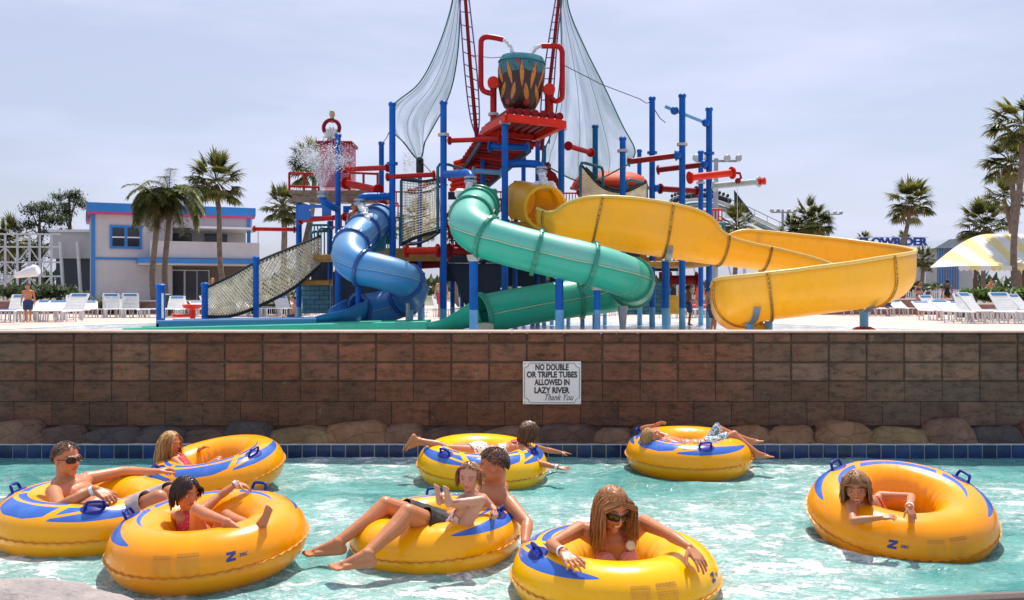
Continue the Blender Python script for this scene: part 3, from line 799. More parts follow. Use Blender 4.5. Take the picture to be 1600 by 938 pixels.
        paint(np.clip(np.exp(-(((loc[:, 0]) / .02) ** 2 + ((loc[:, 2] + .255) / .008) ** 2)) * on, 0, 1) * .5, (.4, .2, .2))
    # belly button etc. left out; classify vertices by nearest primitive
    pr = B.prims; best = np.full(len(v), 1e9); bi = np.zeros(len(v), int)
    for i, (tg, a, b_, ra, rb) in enumerate(pr):
        ab = b_ - a; L2 = ab @ ab; t = np.clip(((v - a) @ ab) / L2, 0, 1) if L2 > 1e-10 else np.zeros(len(v))
        dd = np.linalg.norm(v - (a + np.outer(t, ab)), axis=1) - (ra + (rb - ra) * t)
        mk = dd < best; best[mk] = dd[mk]; bi[mk] = i
    tags = np.array([p[0] for p in pr])[bi]
    ca = me.color_attributes.new('tint', 'FLOAT_COLOR', 'POINT'); ca.data.foreach_set('color', tint.ravel())
    me.materials.clear(); me.materials.append(skin or SK_FAIR)
    me.polygons.foreach_set('use_smooth', [True] * len(me.polygons))
    org = np.array([v[:, 0].mean(), v[:, 1].mean(), v[:, 2].min()])
    me.vertices.foreach_set('co', (v - org).ravel()); me.update()
    o = bpy.data.objects.new('person', me); COL.objects.link(o); o.location = org
    tag(o, label, 'person', group)
    info = dict(o=o, v=v, n=n, tags=tags, head=hc, r=r_, f=f_, u=u_, q=q, hh=hh, k=k, kk=kk, pel=pel, ch=ch, nk=nk, J=J, me=me, org=org, loc=loc, lat=lat.normalized(), fr=fr, vox=vox)
    return info
def face_polys(info):
    me = info['me']; n = len(me.polygons); ls = np.empty(len(me.loops), int); me.loops.foreach_get('vertex_index', ls)
    st = np.empty(n, int); me.polygons.foreach_get('loop_start', st); return ls.reshape(-1, 4) if len(ls) == 4 * n else None
def cloth(info, name, mask, off, material, solid=.004):
    """a garment: the body surface where mask holds, lifted off along the normals"""
    F = face_polys(info); keep = mask[F].all(axis=1)
    F = F[keep]; used = np.unique(F); 
    if len(used) == 0: print('EMPTY cloth', name, info['o']['label']); return None
    mp_ = np.full(len(mask), -1); mp_[used] = np.arange(len(used))
    off = off[used][:, None] if hasattr(off, '__len__') else off
    v = info['v'][used] + info['n'][used] * off - info['org']
    me = bpy.data.meshes.new(name); me.from_pydata(v.tolist(), [], mp_[F].tolist()); me.materials.append(material)
    me.polygons.foreach_set('use_smooth', [True] * len(me.polygons)); me.update()
    o = bpy.data.objects.new(name, me); COL.objects.link(o); o.parent = info['o']
    if solid: md = o.modifiers.new('solid', 'SOLIDIFY'); md.thickness = solid; md.offset = 1
    return o
def spine_t(info):
    a = np.array(info['pel']); b_ = np.array(info['nk']); ab = b_ - a; return ((info['v'] - a) @ ab) / (ab @ ab)
def vol_cloth(info, name, caps, cuts, material, vox=.008, wrinkle=.006):
    """loose garment grown from capsules (a,b,ra,rb), cut clean by planes (point, normal: the normal side is removed)"""
    mb = MB()
    for c in caps: cap_vol(mb, *c)
    me = remesh(mb, vox, 3, name); v, n = mesh_np(me)
    org = info['org']
    wn = np.array([mnoise.noise(Vector(p) * 22) for p in v]) * wrinkle; v = v + n * wn[:, None]
    bm = bmesh.new(); me.vertices.foreach_set('co', (v - org).ravel()); bm.from_mesh(me)
    for p_, nn in cuts:
        bmesh.ops.bisect_plane(bm, geom=bm.verts[:] + bm.edges[:] + bm.faces[:], plane_co=Vector(p_) - Vector(org), plane_no=Vector(nn), clear_outer=True)
    bm.to_mesh(me); bm.free(); me.materials.clear(); me.materials.append(material)
    me.polygons.foreach_set('use_smooth', [True] * len(me.polygons)); me.update()
    o = bpy.data.objects.new(name, me); COL.objects.link(o); o.parent = info['o']
    md = o.modifiers.new('solid', 'SOLIDIFY'); md.thickness = .004; md.offset = -1
    return o
def child_mb(info, mb, name, material, smooth=60):
    return mb.build(name, material, info['o'], smooth=smooth)
def eyes(info, open_=1.0):
    q, h = info['q'], info['hh']; M_ = Matrix((info['r'], info['f'], info['u'])).transposed()
    for sx in (-1, 1):
        mb = MB(); c = q(sx * .140, .285, .005); mb.ell(c, (.058 * h, .05 * h, .030 * h * open_), M_, 16, 10)
        mb.cur = 1; mb.ell(q(sx * .140, .318, .004), (.026 * h, .022 * h, .026 * h * open_), M_, 12, 8); mb.build('eye', [m_eye, m_iris], info['o'], smooth=180)
def sunglasses(info, m_lens, m_fr):
    q, h = info['q'], info['hh']; mb = MB(); M_ = Matrix((info['r'], info['f'], info['u'])).transposed()
    for sx in (-1, 1):
        def fn(u, v, sx=sx):
            a = u * 2 * PI; X = math.copysign(abs(math.cos(a)) ** .8, math.cos(a)) * v * .125; Z = math.copysign(abs(math.sin(a)) ** .8, math.sin(a)) * v * .085
            return q(sx * (.155) + X, .405 - (X * sx + .02) * .5 - v * v * .01, .0 + Z)
        mb.grid(fn, 24, 4, closed_u=True)
    L = mb.build('sunglass_lens', m_lens, info['o'], smooth=60)
    md = L.modifiers.new('s', 'SOLIDIFY'); md.thickness = .003
    mb = MB()
    for sx in (-1, 1):
        ring = [q(sx * .155 + math.copysign(abs(math.cos(a)) ** .8, math.cos(a)) * .125, .405 - (math.copysign(abs(math.cos(a)) ** .8, math.cos(a)) * .125 * sx + .02) * .5 - .01, math.copysign(abs(math.sin(a)) ** .8, math.sin(a)) * .085) for a in [2 * PI * i / 24 for i in range(24)]]
        mb.tube(ring, .010 * h, 6, closed=True)
        mb.tube([q(sx * .275, .335, .03), q(sx * .33, .2, .03), q(sx * .35, -.02, .02), q(sx * .34, -.09, -.05)], .012 * h, 6)
    mb.tube([q(-.04, .415, .02), q(0, .425, .03), q(.04, .415, .02)], .012 * h, 6)
    mb.build('sunglass_frame', m_fr, info['o'], smooth=60)
def hair_mat(name, c0, c1):
    b = NB(name); at = b.attr('tint'); x, y, z = b.sep(at)
    c = b.mix(x, c0, c1); b.p(Base_Color=c, Roughness=.38, Specular_IOR_Level=.4); return b.m
def hair(info, material, n=420, length=.25, seed=1, parting=0.0, clear=.34, front_z=.30, back_z=-.20, vol=1.0, wave=.0, grav=(0, 0, -1), flow=None, capoff=.05, r=.0026, pony=None, part_back=.0, avoid=None, stiff=.5):
    """scalp shell plus combed locks. length in metres; pony: list of gather points in head coordinates"""
    rr = random.Random(seed); q, h = info['q'], info['hh']; loc = info['loc']
    ish = (info['tags'] == 'head') | (info['tags'] == 'neck')
    hl = front_z - np.clip((.30 - loc[:, 1]) * .9, 0, 1.2) * (front_z - back_z) / .62
    hl = np.maximum(hl, back_z)
    cen = np.array(q(0, -.02, .05)); 
    mask = ish & (loc[:, 2] > hl + .03 * np.sin(loc[:, 0] * 40)) & (np.linalg.norm(loc, axis=1) < .8)
    jit = np.array([mnoise.noise(Vector(p) * 45) for p in info['v']]) if len(info['v']) < 120000 else np.zeros(len(info['v']))
    o = cloth(info, 'hair', mask, capoff * h * .5 + jit * .006 * (h / .2), material, 0)
    if o is None: return None
    idx = np.where(mask)[0]
    capc = [0.3 + .5 * abs(mnoise.noise(Vector(info['v'][i]) * 90)) for i in np.unique(face_polys(info)[mask[face_polys(info)].all(axis=1)])]
    ca = o.data.color_attributes.new('tint', 'FLOAT_COLOR', 'POINT'); ca.data.foreach_set('color', np.array([(c, c, c, 1) for c in capc], float).ravel())
    mb = MB(); cols = []; G = Vector(grav)
    ax = Vector(info['u'])
    for i in range(n):
        p = Vector(info['v'][rr.choice(idx)]); l = (p - Vector(info['head'])) ; lx, ly, lz = l.dot(info['r']) / h, l.dot(info['f']) / h, l.dot(info['u']) / h
        nrm = (p - Vector(cen)).normalized(); p = p + nrm * (capoff * h * .4)
        # comb direction: away from the parting line and down
        side = 1 if lx > parting else -1
        d = (Vector(info['r']) * side * (.9 if lz > .2 else .25) - Vector(info['f']) * (.55 if flow is None else 0) - Vector(info['u']) * .15)
        if flow is not None: d = Vector(info['r']) * flow[0] * (side if flow[3] else 1) + Vector(info['f']) * flow[1] + Vector(info['u']) * flow[2]
        L_ = length * rr.uniform(.75, 1.05); S = 10; st = L_ / S; pts = [p.copy()]
        d = d.normalized(); ph = rr.random() * 6
        target = None
        if pony:
            target = min(pony, key=lambda t_: (Vector(q(*t_)) - p).length); target = Vector(q(*target))
        reached = False
        for s_ in range(S):
            if target is not None and not reached:
                d = (target - p).normalized(); d = d + nrm * .25
                if (target - p).length < st * 1.2: reached = True
            else:
                d = (d * stiff + G * (1 - stiff) * 1.0 + Vector((rr.uniform(-1, 1), rr.uniform(-1, 1), rr.uniform(-1, 1))) * .10 + (Vector(info['r']) * math.sin(s_ * 1.3 + ph) * wave)).normalized()
            p = p + d.normalized() * st
            # keep outside the head (ellipsoid in head space)
            for _ in range(2):
                e = p - Vector(info['head']); ex, ey, ez = e.dot(info['r']) / h, e.dot(info['f']) / h, e.dot(info['u']) / h
                # skull ellipsoid
                a_, b__, c__ = .36 + .03 * vol, .43 + .03 * vol, .42 + .02 * vol
                ey2, ez2 = ey + .03, ez - .08
                m_ = math.sqrt((ex / a_) ** 2 + (ey2 / b__) ** 2 + (ez2 / c__) ** 2)
                if m_ < 1:
                    s2 = 1 / max(m_, .3); p = Vector(info['head']) + Vector(info['r']) * ex * s2 * h + Vector(info['f']) * (ey2 * s2 - .03) * h + Vector(info['u']) * (ez2 * s2 + .08) * h
                # keep the face free
                e = p - Vector(info['head']); ex, ey, ez = e.dot(info['r']) / h, e.dot(info['f']) / h, e.dot(info['u']) / h
                if clear and ey > .12 and ez < .24 and ez > -.75 and abs(ex) < clear: p = p + Vector(info['r']) * ((clear if ex > 0 else -clear) - ex) * h
                # neck & shoulders
                if avoid:
                    for (ca_, ra_) in avoid:
                        dv = p - Vector(ca_)
                        if dv.length < ra_: p = Vector(ca_) + dv.normalized() * ra_
            pts.append(p.copy()); nrm = (p - Vector(cen)).normalized()
        c = rr.random(); n0 = len(mb.v); rad = r * rr.uniform(.7, 1.5)
        mb.tube(pts, [rad * (1.0 if j < S * .6 else 1.0 - .75 * (j - S * .6) / (S * .4)) for j in range(S + 1)], 4)
        cols += [(c, c, c, 1)] * (len(mb.v) - n0)
    mb.cols = cols
    lk = mb.build('lock', material, info['o'], smooth=180)
    # join locks into the hair object
    bm = bmesh.new(); bm.from_mesh(o.data); bm.from_mesh(lk.data); 
    nm = bpy.data.meshes.new('hair'); bm.to_mesh(nm); bm.free(); nm.materials.append(material)
    nm.polygons.foreach_set('use_smooth', [True] * len(nm.polygons))
    old = lk.data; bpy.data.objects.remove(lk); bpy.data.meshes.remove(old); o.data = nm
    return o
def bracelet(info, s_, material, r=.033, wd=.022, t=.92):
    J = info['J']; el, wr = Vector(J['el' + s_]), Vector(J['wr' + s_]); c = lerp(el, wr, t); d = (wr - el).normalized(); rr_ = r * info['kk']
    mb = MB(); mb.lathe(c, [(rr_, -wd / 2), (rr_ + .003, -wd / 2), (rr_ + .003, wd / 2), (rr_, wd / 2), (rr_, -wd / 2)], 24, d, cap=False); return mb.build('wristband', material, info['o'], smooth=40)
def report(J, name):
    L = lambda a, b_: (Vector(J[a]) - Vector(J[b_])).length if a in J and b_ in J else 0
    print('LIMB', name, 'sh %.2f torso %.2f | uaL %.2f faL %.2f uaR %.2f faR %.2f | thL %.2f shL %.2f thR %.2f shR %.2f' % (L('shL', 'shR'), L('neck', 'pelvis'), L('shL', 'elL'), L('elL', 'wrL'), L('shR', 'elR'), L('elR', 'wrR'), L('hipL', 'knL'), L('knL', 'anL'), L('hipR', 'knR'), L('knR', 'anR')))
m_band = mat('wristband_white', (.8, .8, .8), .5, .03); m_lens = mat('lens_dark', (.012, .008, .008), .08, .1); m_fr = mat('frame_dark', (.03, .015, .012), .25, .1)
H_AUB = hair_mat('hair_auburn', (.09, .025, .008), (.58, .25, .08)); H_BLOND = hair_mat('hair_blond', (.20, .09, .025), (.68, .40, .15))
H_DARK = hair_mat('hair_dark', (.006, .003, .002), (.05, .022, .012)); H_BROWN = hair_mat('hair_brown', (.03, .013, .006), (.20, .095, .045))
H_GREY = hair_mat('hair_grey_brown', (.03, .02, .014), (.20, .145, .11)); H_LIGHT = hair_mat('hair_light_brown', (.09, .036, .013), (.46, .23, .09))
def fabric(name, col, pat=None, col2=None, scale=60, th=.3):
    b = NB(name); c = b.mix(b.noise(30, 4, .6), [x * .8 for x in col], [min(1, x * 1.1) for x in col])
    if pat == 'dots': c = b.mix(b.voro(scale, 'F1').lt(th), c, col2)
    if pat == 'print':
        c = b.mix(b.ramp(b.noise(scale, 3, .6, dist=1.5), [(.5, 0), (.54, 1)]), c, col2); c = b.mix(b.ramp(b.noise(scale * .5, 2, .5, dist=2), [(.56, 0), (.59, 1)]), c, (.03, .25, .38))
    if pat == 'knit': b.bump(b.voro(scale), .6, .004); c = b.mix(b.ramp(b.voro(scale), [(.3, 0), (.7, .6)]), c, col2)
    else: b.bump(b.noise(25, 3, .5), .3, .01)
    b.p(Base_Color=c, Roughness=.7); return b.m
F_RED = fabric('fabric_red', (.62, .03, .05), 'dots', (.7, .45, .42), 60, .2); F_PINK = fabric('fabric_pink_knit', (.75, .22, .22), 'knit', (.85, .5, .48), 110)
F_CORAL = fabric('fabric_coral', (.75, .07, .035)); F_SHORT = fabric('fabric_shorts_pale', (.42, .36, .36)); F_BLACK = fabric('fabric_black', (.012, .012, .014))
F_PRINT = fabric('fabric_print', (.72, .70, .66), 'print', (.08, .09, .12), 34); F_SPOT = fabric('fabric_spots', (.75, .75, .72), 'dots', (.02, .02, .02), 45, .34)
F_GREY = fabric('fabric_grey', (.42, .42, .45)); F_POLKA = fabric('fabric_red_polka', (.7, .66, .62), 'dots', (.55, .015, .02), 38, .36); F_NAVY = fabric('fabric_navy', (.02, .05, .14))
def JJ(**k):
    o = {}
    for n_, v in k.items(): o[n_] = P(*v) if (isinstance(v, tuple) and len(v) == 3 and n_[:4] not in ('look', 'fron', 'head') or n_ == 'head') else v
    return o
# ---- woman in the front ring
J = JJ(head=(957, 794, 5.46), neck=(958, 830, 5.60), chest=(961, 880, 5.60), pelvis=(966, 968, 5.74), shR=(905, 827, 5.58), shL=(1007, 817, 5.58),
       elR=(861, 851, 5.35), wrR=(880, 863, 5.16), elL=(1043, 834, 5.38), wrL=(1077, 855, 5.21))
J.update(look=(.34, -.86, -.34), headup=(.10, -.2, 1), front=(.1, -1, -.15), hh=.258, bust=True,
         handR=((.42, -.80, -.30), (.0, -.25, 1), -1, dict(curl=.16, spread=.16)), handL=((.42, -.62, -.55), (.30, -.35, .85), 1, dict(curl=.16, spread=.12)))
report(J, 'W')
I = person('woman', 'smiling woman in sunglasses and pink bikini top, long auburn hair, arms over her ring', J, 1.78, SK_TAN, 'f', vox=.0045, face='smile')
t = spine_t(I); v = I['v']; X = (v - np.array(I['nk'])) @ np.array(I['lat']); Yf = (v - np.array(I['nk'])) @ np.array(I['fr'])
tor = I['tags'] == 'torso'
dn = (np.array(I['nk'])[2] - v[:, 2])
m = tor & (Yf > -.02) & (dn > .10) & (dn < .34) & (np.abs(np.abs(X) - .072) < .035 + (dn - .10) * .55) & ~((np.abs(X) < .012) & (dn < .22))
cloth(I, 'bikini_top', m, .004, F_PINK, .003)
m = (tor | (I['tags'] == 'neck')) & (dn > -.06) & (dn < .12) & (np.abs(np.abs(X) - (.045 + dn * .25)) < .007) & (Yf > -.05)
cloth(I, 'bikini_strap', m, .004, F_RED, .002)
# flower
mb = MB(); fc = P(985, 852, 5.46)
for k in range(16):
    a = k * PI / 8; d = Vector((math.cos(a), -.25, math.sin(a)))
    mb.tube([fc + d * .006, fc + d * .018 + Vector((0, -.006, 0)), fc + d * .031], [.004, .006, .002], 5)
mb.ell(fc + Vector((0, -.008, 0)), .008); mb.build('flower', mat('flower_white', (.75, .73, .68), .6), I['o'], smooth=60)
sunglasses(I, m_lens, m_fr); bracelet(I, 'R', m_band)
av = [(J['shL'], .062), (J['shR'], .062), (J['neck'], .055), (J['chest'] * .25 + J['neck'] * .75, .118), (J['chest'] * .5 + J['neck'] * .5, .12), (lerp(J['neck'], J['shL'], .5), .06), (lerp(J['neck'], J['shR'], .5), .06)]
hair(I, H_AUB, 1300, .31, 3, -.15, clear=.41, front_z=.42, back_z=-.35, wave=.05, avoid=av, capoff=.04, vol=.1, r=.0021, stiff=.46)
# ---- man at the left
J = JJ(head=(104, 717, 6.72), neck=(101, 755, 6.75), chest=(128, 783, 6.70), pelvis=(180, 812, 6.62), shR=(84, 769, 6.55), shL=(136, 749, 6.92),
       elR=(93, 792, 6.33), wrR=(150, 765, 6.33), elL=(189, 737, 7.12), wrL=(243, 737, 7.38), hipR=(178, 818, 6.50), hipL=(186, 808, 6.74), knR=(248, 778, 6.36), knL=(268, 770, 6.62), anR=(286, 850, 6.62), anL=(300, 850, 6.85))
J.update(look=(.90, -.42, .0), headup=(-.06, 0, 1), front=(.55, -.5, .65), hh=.245,
         handR=((.80, -.1, -.45), (.35, -.35, .8), -1, dict(curl=.5)), handL=((.62, .78, .05), (0, .1, 1), 1, dict(curl=.55)))
report(J, 'A')
I = person('man', 'man in sunglasses and pale shorts reclining in the ring at the left edge', J, 1.80, SK_TAN, 'm', vox=.0055)
sunglasses(I, m_lens, m_fr); bracelet(I, 'R', m_band)
hair(I, H_GREY, 1200, .012, 4, 0, front_z=.33, back_z=-.10, capoff=-.02, r=.0016)
k = I['kk']
vol_cloth(I, 'shorts', [(J['pelvis'], J['hipR'], .142 * k, .118 * k), (J['pelvis'], J['hipL'], .142 * k, .118 * k), (J['hipR'], J['knR'], .118 * k, .088 * k), (J['hipL'], J['knL'], .118 * k, .088 * k), (J['pelvis'], lerp(J['pelvis'], J['chest'], .3), .14 * k, .145 * k)],
          [(lerp(J['hipR'], J['knR'], .78), J['knR'] - J['hipR']), (lerp(J['pelvis'], J['chest'], .15), J['chest'] - J['pelvis'])], F_SHORT)
# ---- blonde girl in the far left ring
J = JJ(head=(267, 692, 8.22), neck=(272, 714, 8.24), chest=(284, 727, 8.2), pelvis=(302, 748, 8.2), shR=(273, 720, 8.12), shL=(284, 713, 8.36),
       elR=(290, 734, 8.00), wrR=(316, 730, 7.93), elL=(303, 717, 8.5), wrL=(312, 702, 8.42), hipR=(304, 748, 8.12), hipL=(308, 745, 8.28), knR=(340, 722, 8.1), knL=(342, 719, 8.3), anR=(352, 750, 8.2), anL=(356, 748, 8.3))
J.update(look=(.93, -.25, -.1), headup=(0, 0, 1), front=(.75, -.4, .5), hh=.2, handR=((.9, -.1, -.1), (0, -.2, 1), -1), handL=((.7, -.1, .3), (0, .2, 1), 1))
report(J, 'B')
I = person('girl', 'blonde girl in a red swimsuit sitting in the ring near the wall', J, 1.2, SK_TAN, 'f', True, vox=.005)
t = spine_t(I); tor = I['tags'] == 'torso'; X = (I['v'] - np.array(I['nk'])) @ np.array(I['lat']); 
cloth(I, 'swimsuit', tor & (t < .80) | tor & (t < 1.0) & (np.abs(np.abs(X) - .045) < .012), .005, F_RED, .003)
eyes(I); bracelet(I, 'R', m_band, .034)
hair(I, H_BLOND, 800, .27, 5, 0, front_z=.42, back_z=-.3, wave=.15, capoff=.08, r=.003, avoid=[(J['shR'], .05), (J['shL'], .05), (J['neck'], .05), (J['chest'], .09)], stiff=.5)
# ---- dark haired girl with her legs on the ring
J = JJ(head=(290, 770, 5.92), neck=(297, 799, 6.0), chest=(302, 822, 5.97), pelvis=(322, 850, 5.92), shR=(281, 807, 5.97), shL=(318, 796, 6.07),
       elR=(254, 808, 6.08), wrR=(226, 800, 5.96), elL=(342, 776, 6.16), wrL=(371, 755, 6.22), hipR=(312, 852, 5.86), hipL=(334, 850, 5.98),
       knR=(307, 797, 5.72), anR=(356, 816, 5.56), knL=(354, 806, 5.92), anL=(403, 823, 5.62))
J.update(look=(.82, -.52, -.22), headup=(.1, 0, 1), front=(.5, -.75, .35), hh=.205,
         handR=((-.80, -.45, -.35), (-.3, .1, 1), -1, dict(curl=.6)), handL=((.85, .15, -.35), (.3, 0, .9), 1, dict(curl=.3)),
         footR=((.93, -.25, -.12), (-.1, .1, -1)), footL=((.30, .05, .95), (.80, -.55, -.2)))
report(J, 'C')
I = person('girl', 'dark haired girl sitting with her bare feet up, holding the handles of her ring', J, 1.28, SK_TAN, 'f', True, vox=.0045)
t = spine_t(I); tor = I['tags'] == 'torso'; X = (I['v'] - np.array(I['nk'])) @ np.array(I['lat'])
cloth(I, 'swimsuit', tor & (t < .78) & (t > .5) | tor & (t < .2) | tor & (t < 1.0) & (np.abs(np.abs(X) - .045) < .012), .005, F_RED, .003)
eyes(I); bracelet(I, 'L', m_band, .034)
hair(I, H_DARK, 1100, .11, 6, 0, front_z=.40, back_z=-.28, capoff=.05, r=.0022, stiff=.55)
# ---- man in the centre
J = JJ(head=(771, 727, 6.42), neck=(776, 762, 6.50), chest=(747, 796, 6.42), pelvis=(698, 832, 6.30), shL=(795, 786, 6.33), shR=(762, 776, 6.68),
       elL=(824, 818, 6.12), wrL=(820, 848, 5.95), elR=(742, 795, 6.72), wrR=(725, 800, 6.5), hipL=(692, 833, 6.18), hipR=(700, 826, 6.42),
       knL=(637, 801, 5.82), anL=(573, 866, 5.56), knR=(602, 789, 6.20), anR=(527, 848, 5.98))
J.update(look=(-.90, .12, -.12), headup=(0, 0, 1), front=(-.62, -.25, .72), hh=.245,
         handL=((-.1, -.25, -.95), (.9, -.2, 0), 1, dict(curl=.2)), handR=((-.8, -.4, -.2), (0, 0, 1), -1),
         footL=((-.94, -.28, -.02), (-.2, 0, -1)), footR=((-.97, -.15, -.02), (-.2, 0, -1)))
report(J, 'D')
I = person('man', 'man in black shorts holding a toddler, legs hanging over the centre ring', J, 1.80, SK_TAN, 'm', vox=.0045)
eyes(I, .7)
hair(I, H_GREY, 1500, .012, 8, 0, front_z=.33, back_z=-.12, capoff=-.02, r=.0016, wave=.9)
k = I['kk']
vol_cloth(I, 'shorts', [(J['pelvis'], J['hipR'], .140 * k, .112 * k), (J['pelvis'], J['hipL'], .140 * k, .112 * k), (J['hipR'], J['knR'], .112 * k, .085 * k), (J['hipL'], J['knL'], .112 * k, .085 * k)],
          [(lerp(J['hipL'], J['knL'], .70), J['knL'] - J['hipL']), (lerp(J['hipR'], J['knR'], .72), J['knR'] - J['hipR'])], F_BLACK)
# ---- toddler
J = JJ(head=(733, 745, 6.02), neck=(738, 771, 6.08), chest=(730, 795, 6.05), pelvis=(714, 820, 6.02), shR=(722, 779, 6.03), shL=(755, 778, 6.12),
       elL=(770, 793, 6.10), wrL=(773, 797, 5.98), elR=(708, 789, 5.94), wrR=(701, 778, 5.85), hipL=(724, 822, 5.95), hipR=(708, 820, 6.02),
       knL=(753, 781, 5.82), anL=(704, 785, 5.74), knR=(728, 790, 5.92), anR=(690, 782, 5.86))
J.update(look=(-.22, -.96, -.16), headup=(.06, 0, 1), front=(-.35, -.85, .35), hh=.19,
         handL=((.1, -.6, -.6), (.3, -.3, .9), 1, dict(curl=.7)), handR=((-.5, -.4, .5), (0, -.6, .8), -1, dict(curl=.7)),
         footL=((-.10, .10, 1), (-.55, -.83, 0)), footR=((-.12, .12, 1), (-.6, -.8, 0)))
report(J, 'E')
I = person('toddler', 'toddler with pigtails sitting on the lap of the man, feet up', J, .92, SK_FAIR, 'f', True, vox=.004)
t = spine_t(I); tor = I['tags'] == 'torso'; th = (I['tags'] == 'thighL') | (I['tags'] == 'thighR'); ls = np.linalg.norm(I['v'] - np.array(J['pelvis']), axis=1)
cloth(I, 'top', tor & (t < .84) & (t > .25), .004, F_GREY, .003); cloth(I, 'swim_bottom', (tor & (t <= .25)) | (th & (ls < .115)), .004, F_POLKA, .003)
eyes(I, .75)
h_ = hair(I, H_LIGHT, 900, .15, 9, 0, front_z=.42, back_z=-.25, capoff=.03, r=.0016, pony=[(.36, -.05, .22), (-.36, -.05, .22)])
mb = MB()
for sx in (-1, 1): mb = MB(); mb.ell(I['q'](sx * .38, -.05, .22), .014); mb.build('hair_tie', F_CORAL, I['o'], smooth=180)
# ---- girl lying face down across the ring behind
J = JJ(head=(827, 675, 8.74), neck=(814, 694, 8.72), chest=(786, 706, 8.70), pelvis=(750, 704, 8.72), shR=(820, 704, 8.60), shL=(824, 696, 8.88),
       elR=(843, 724, 8.50), wrR=(872, 731, 8.42), elL=(853, 703, 9.0), wrL=(875, 707, 9.05), hipR=(746, 706, 8.64), hipL=(748, 701, 8.84), knR=(699, 701, 8.64), anR=(649, 687, 8.66), knL=(702, 699, 8.86), anL=(656, 692, 8.9))
J.update(look=(.86, .36, -.1), headup=(-.15, 0, 1), front=(.1, -.1, -1), hh=.2, handR=((.9, -.1, -.05), (0, -.3, .9), -1, dict(curl=.15, spread=.2)), handL=((.9, .1, -.1), (0, 0, 1), 1, dict(curl=.1)),
         footR=((-.55, 0, -.85), (-.85, 0, .5)), footL=((-.7, 0, -.7), (-.7, 0, .7)))
report(J, 'F')
I = person('girl', 'girl in black and white dotted swimsuit lying face down, one leg stretched out left', J, 1.25, SK_TAN, 'f', True, vox=.005)
t = spine_t(I); tor = I['tags'] == 'torso'; th = (I['tags'] == 'thighL') | (I['tags'] == 'thighR'); ls = np.linalg.norm(I['v'] - np.array(J['pelvis']), axis=1)
cloth(I, 'swim_bottom', (tor & (t < .2)) | (th & (ls < .15)), .005, F_SPOT, .003); cloth(I, 'swim_top', tor & (t > .45) & (t < .66), .005, F_SPOT, .003)
X = (I['v'] - np.array(I['nk'])) @ np.array(I['lat']); cloth(I, 'neck_strap', ((tor) | (I['tags'] == 'neck')) & (t > .78) & (t < .93) & (np.abs(X) < .07), .006, F_RED, .003)
bracelet(I, 'R', m_band, .034)
hair(I, H_BROWN, 1000, .16, 10, 0, front_z=.42, back_z=-.3, capoff=.07, r=.0028, stiff=.5)
# ---- boy asleep on the right-hand back ring
J = JJ(head=(1018, 684, 8.92), neck=(1038, 689, 9.0), chest=(1066, 697, 9.05), pelvis=(1106, 697, 9.08), shR=(1046, 692, 8.86), shL=(1043, 684, 9.14),
       elR=(1074, 700, 8.74), wrR=(1096, 698, 8.70), elL=(1004, 670, 9.22), wrL=(1023, 665, 9.12), hipR=(1108, 699, 8.98), hipL=(1110, 692, 9.2), knR=(1147, 679, 8.98), anR=(1183, 708, 8.90), knL=(1123, 670, 9.2), anL=(1168, 687, 9.3))
J.update(look=(.62, .05, .72), headup=(-.78, -.1, .5), front=(0, -.1, 1), hh=.205, handR=((.35, -.35, -.85), (.5, -.7, .4), -1, dict(curl=.15)), handL=((.6, -.2, .3), (0, .4, .8), 1, dict(curl=.3)),
         footR=((.96, -.1, .08), (.05, 0, -1)), footL=((.95, .0, .2), (.1, 0, -1)))
report(J, 'G')
I = person('boy', 'blond boy in patterned swim shorts asleep on his back in a ring', J, 1.3, SK_TAN, 'm', True, vox=.005)
k = I['kk']; bracelet(I, 'R', m_band, .034)
hair(I, H_BLOND, 1200, .055, 11, 0, front_z=.36, back_z=-.22, capoff=.06, r=.0026, flow=(0.2, -.4, -.6, True), wave=.3)
vol_cloth(I, 'swim_shorts', [(J['pelvis'], J['hipR'], .125 * k, .108 * k), (J['pelvis'], J['hipL'], .125 * k, .108 * k), (J['hipR'], J['knR'], .108 * k, .082 * k), (J['hipL'], J['knL'], .108 * k, .082 * k)],
          [(lerp(J['hipR'], J['knR'], .80), J['knR'] - J['hipR']), (lerp(J['pelvis'], J['chest'], .2), J['chest'] - J['pelvis'])], F_PRINT)
# ---- girl in the right-hand ring
J = JJ(head=(1338, 762, 6.33), neck=(1352, 787, 6.42), chest=(1369, 803, 6.40), pelvis=(1402, 840, 6.60), shR=(1330, 789, 6.32), shL=(1376, 776, 6.48),
       elR=(1333, 814, 6.12), wrR=(1376, 809, 6.08), elL=(1424, 776, 6.34), wrL=(1421, 793, 6.08))
J.update(look=(-.34, -.90, -.16), headup=(-.05, 0, 1), front=(-.3, -.85, -.3), hh=.225, handR=((.95, -.1, .1), (.0, -.3, .9), -1, dict(curl=.25)), handL=((.05, -.62, -.75), (.1, -.7, .6), 1, dict(curl=.25)))
report(J, 'H')
I = person('girl', 'girl in coral bikini leaning out of the hole of the right ring, light brown hair', J, 1.25, SK_TAN, 'f', True, vox=.0045, face='smile')
t = spine_t(I); tor = I['tags'] == 'torso'; v = I['v']; X = (v - np.array(I['nk'])) @ np.array(I['lat']); Yf = (v - np.array(I['nk'])) @ np.array(I['fr']); dn = np.linalg.norm(v - np.array(I['nk']), axis=1)
cloth(I, 'bikini_top', tor & (t > .45) & (t < .68), .005, F_CORAL, .003)
cloth(I, 'bikini_strap', (tor | (I['tags'] == 'neck')) & (t > .65) & (np.abs(np.abs(X) - .055) < .011), .005, F_CORAL, .003)
eyes(I, .8); bracelet(I, 'L', m_band, .036)
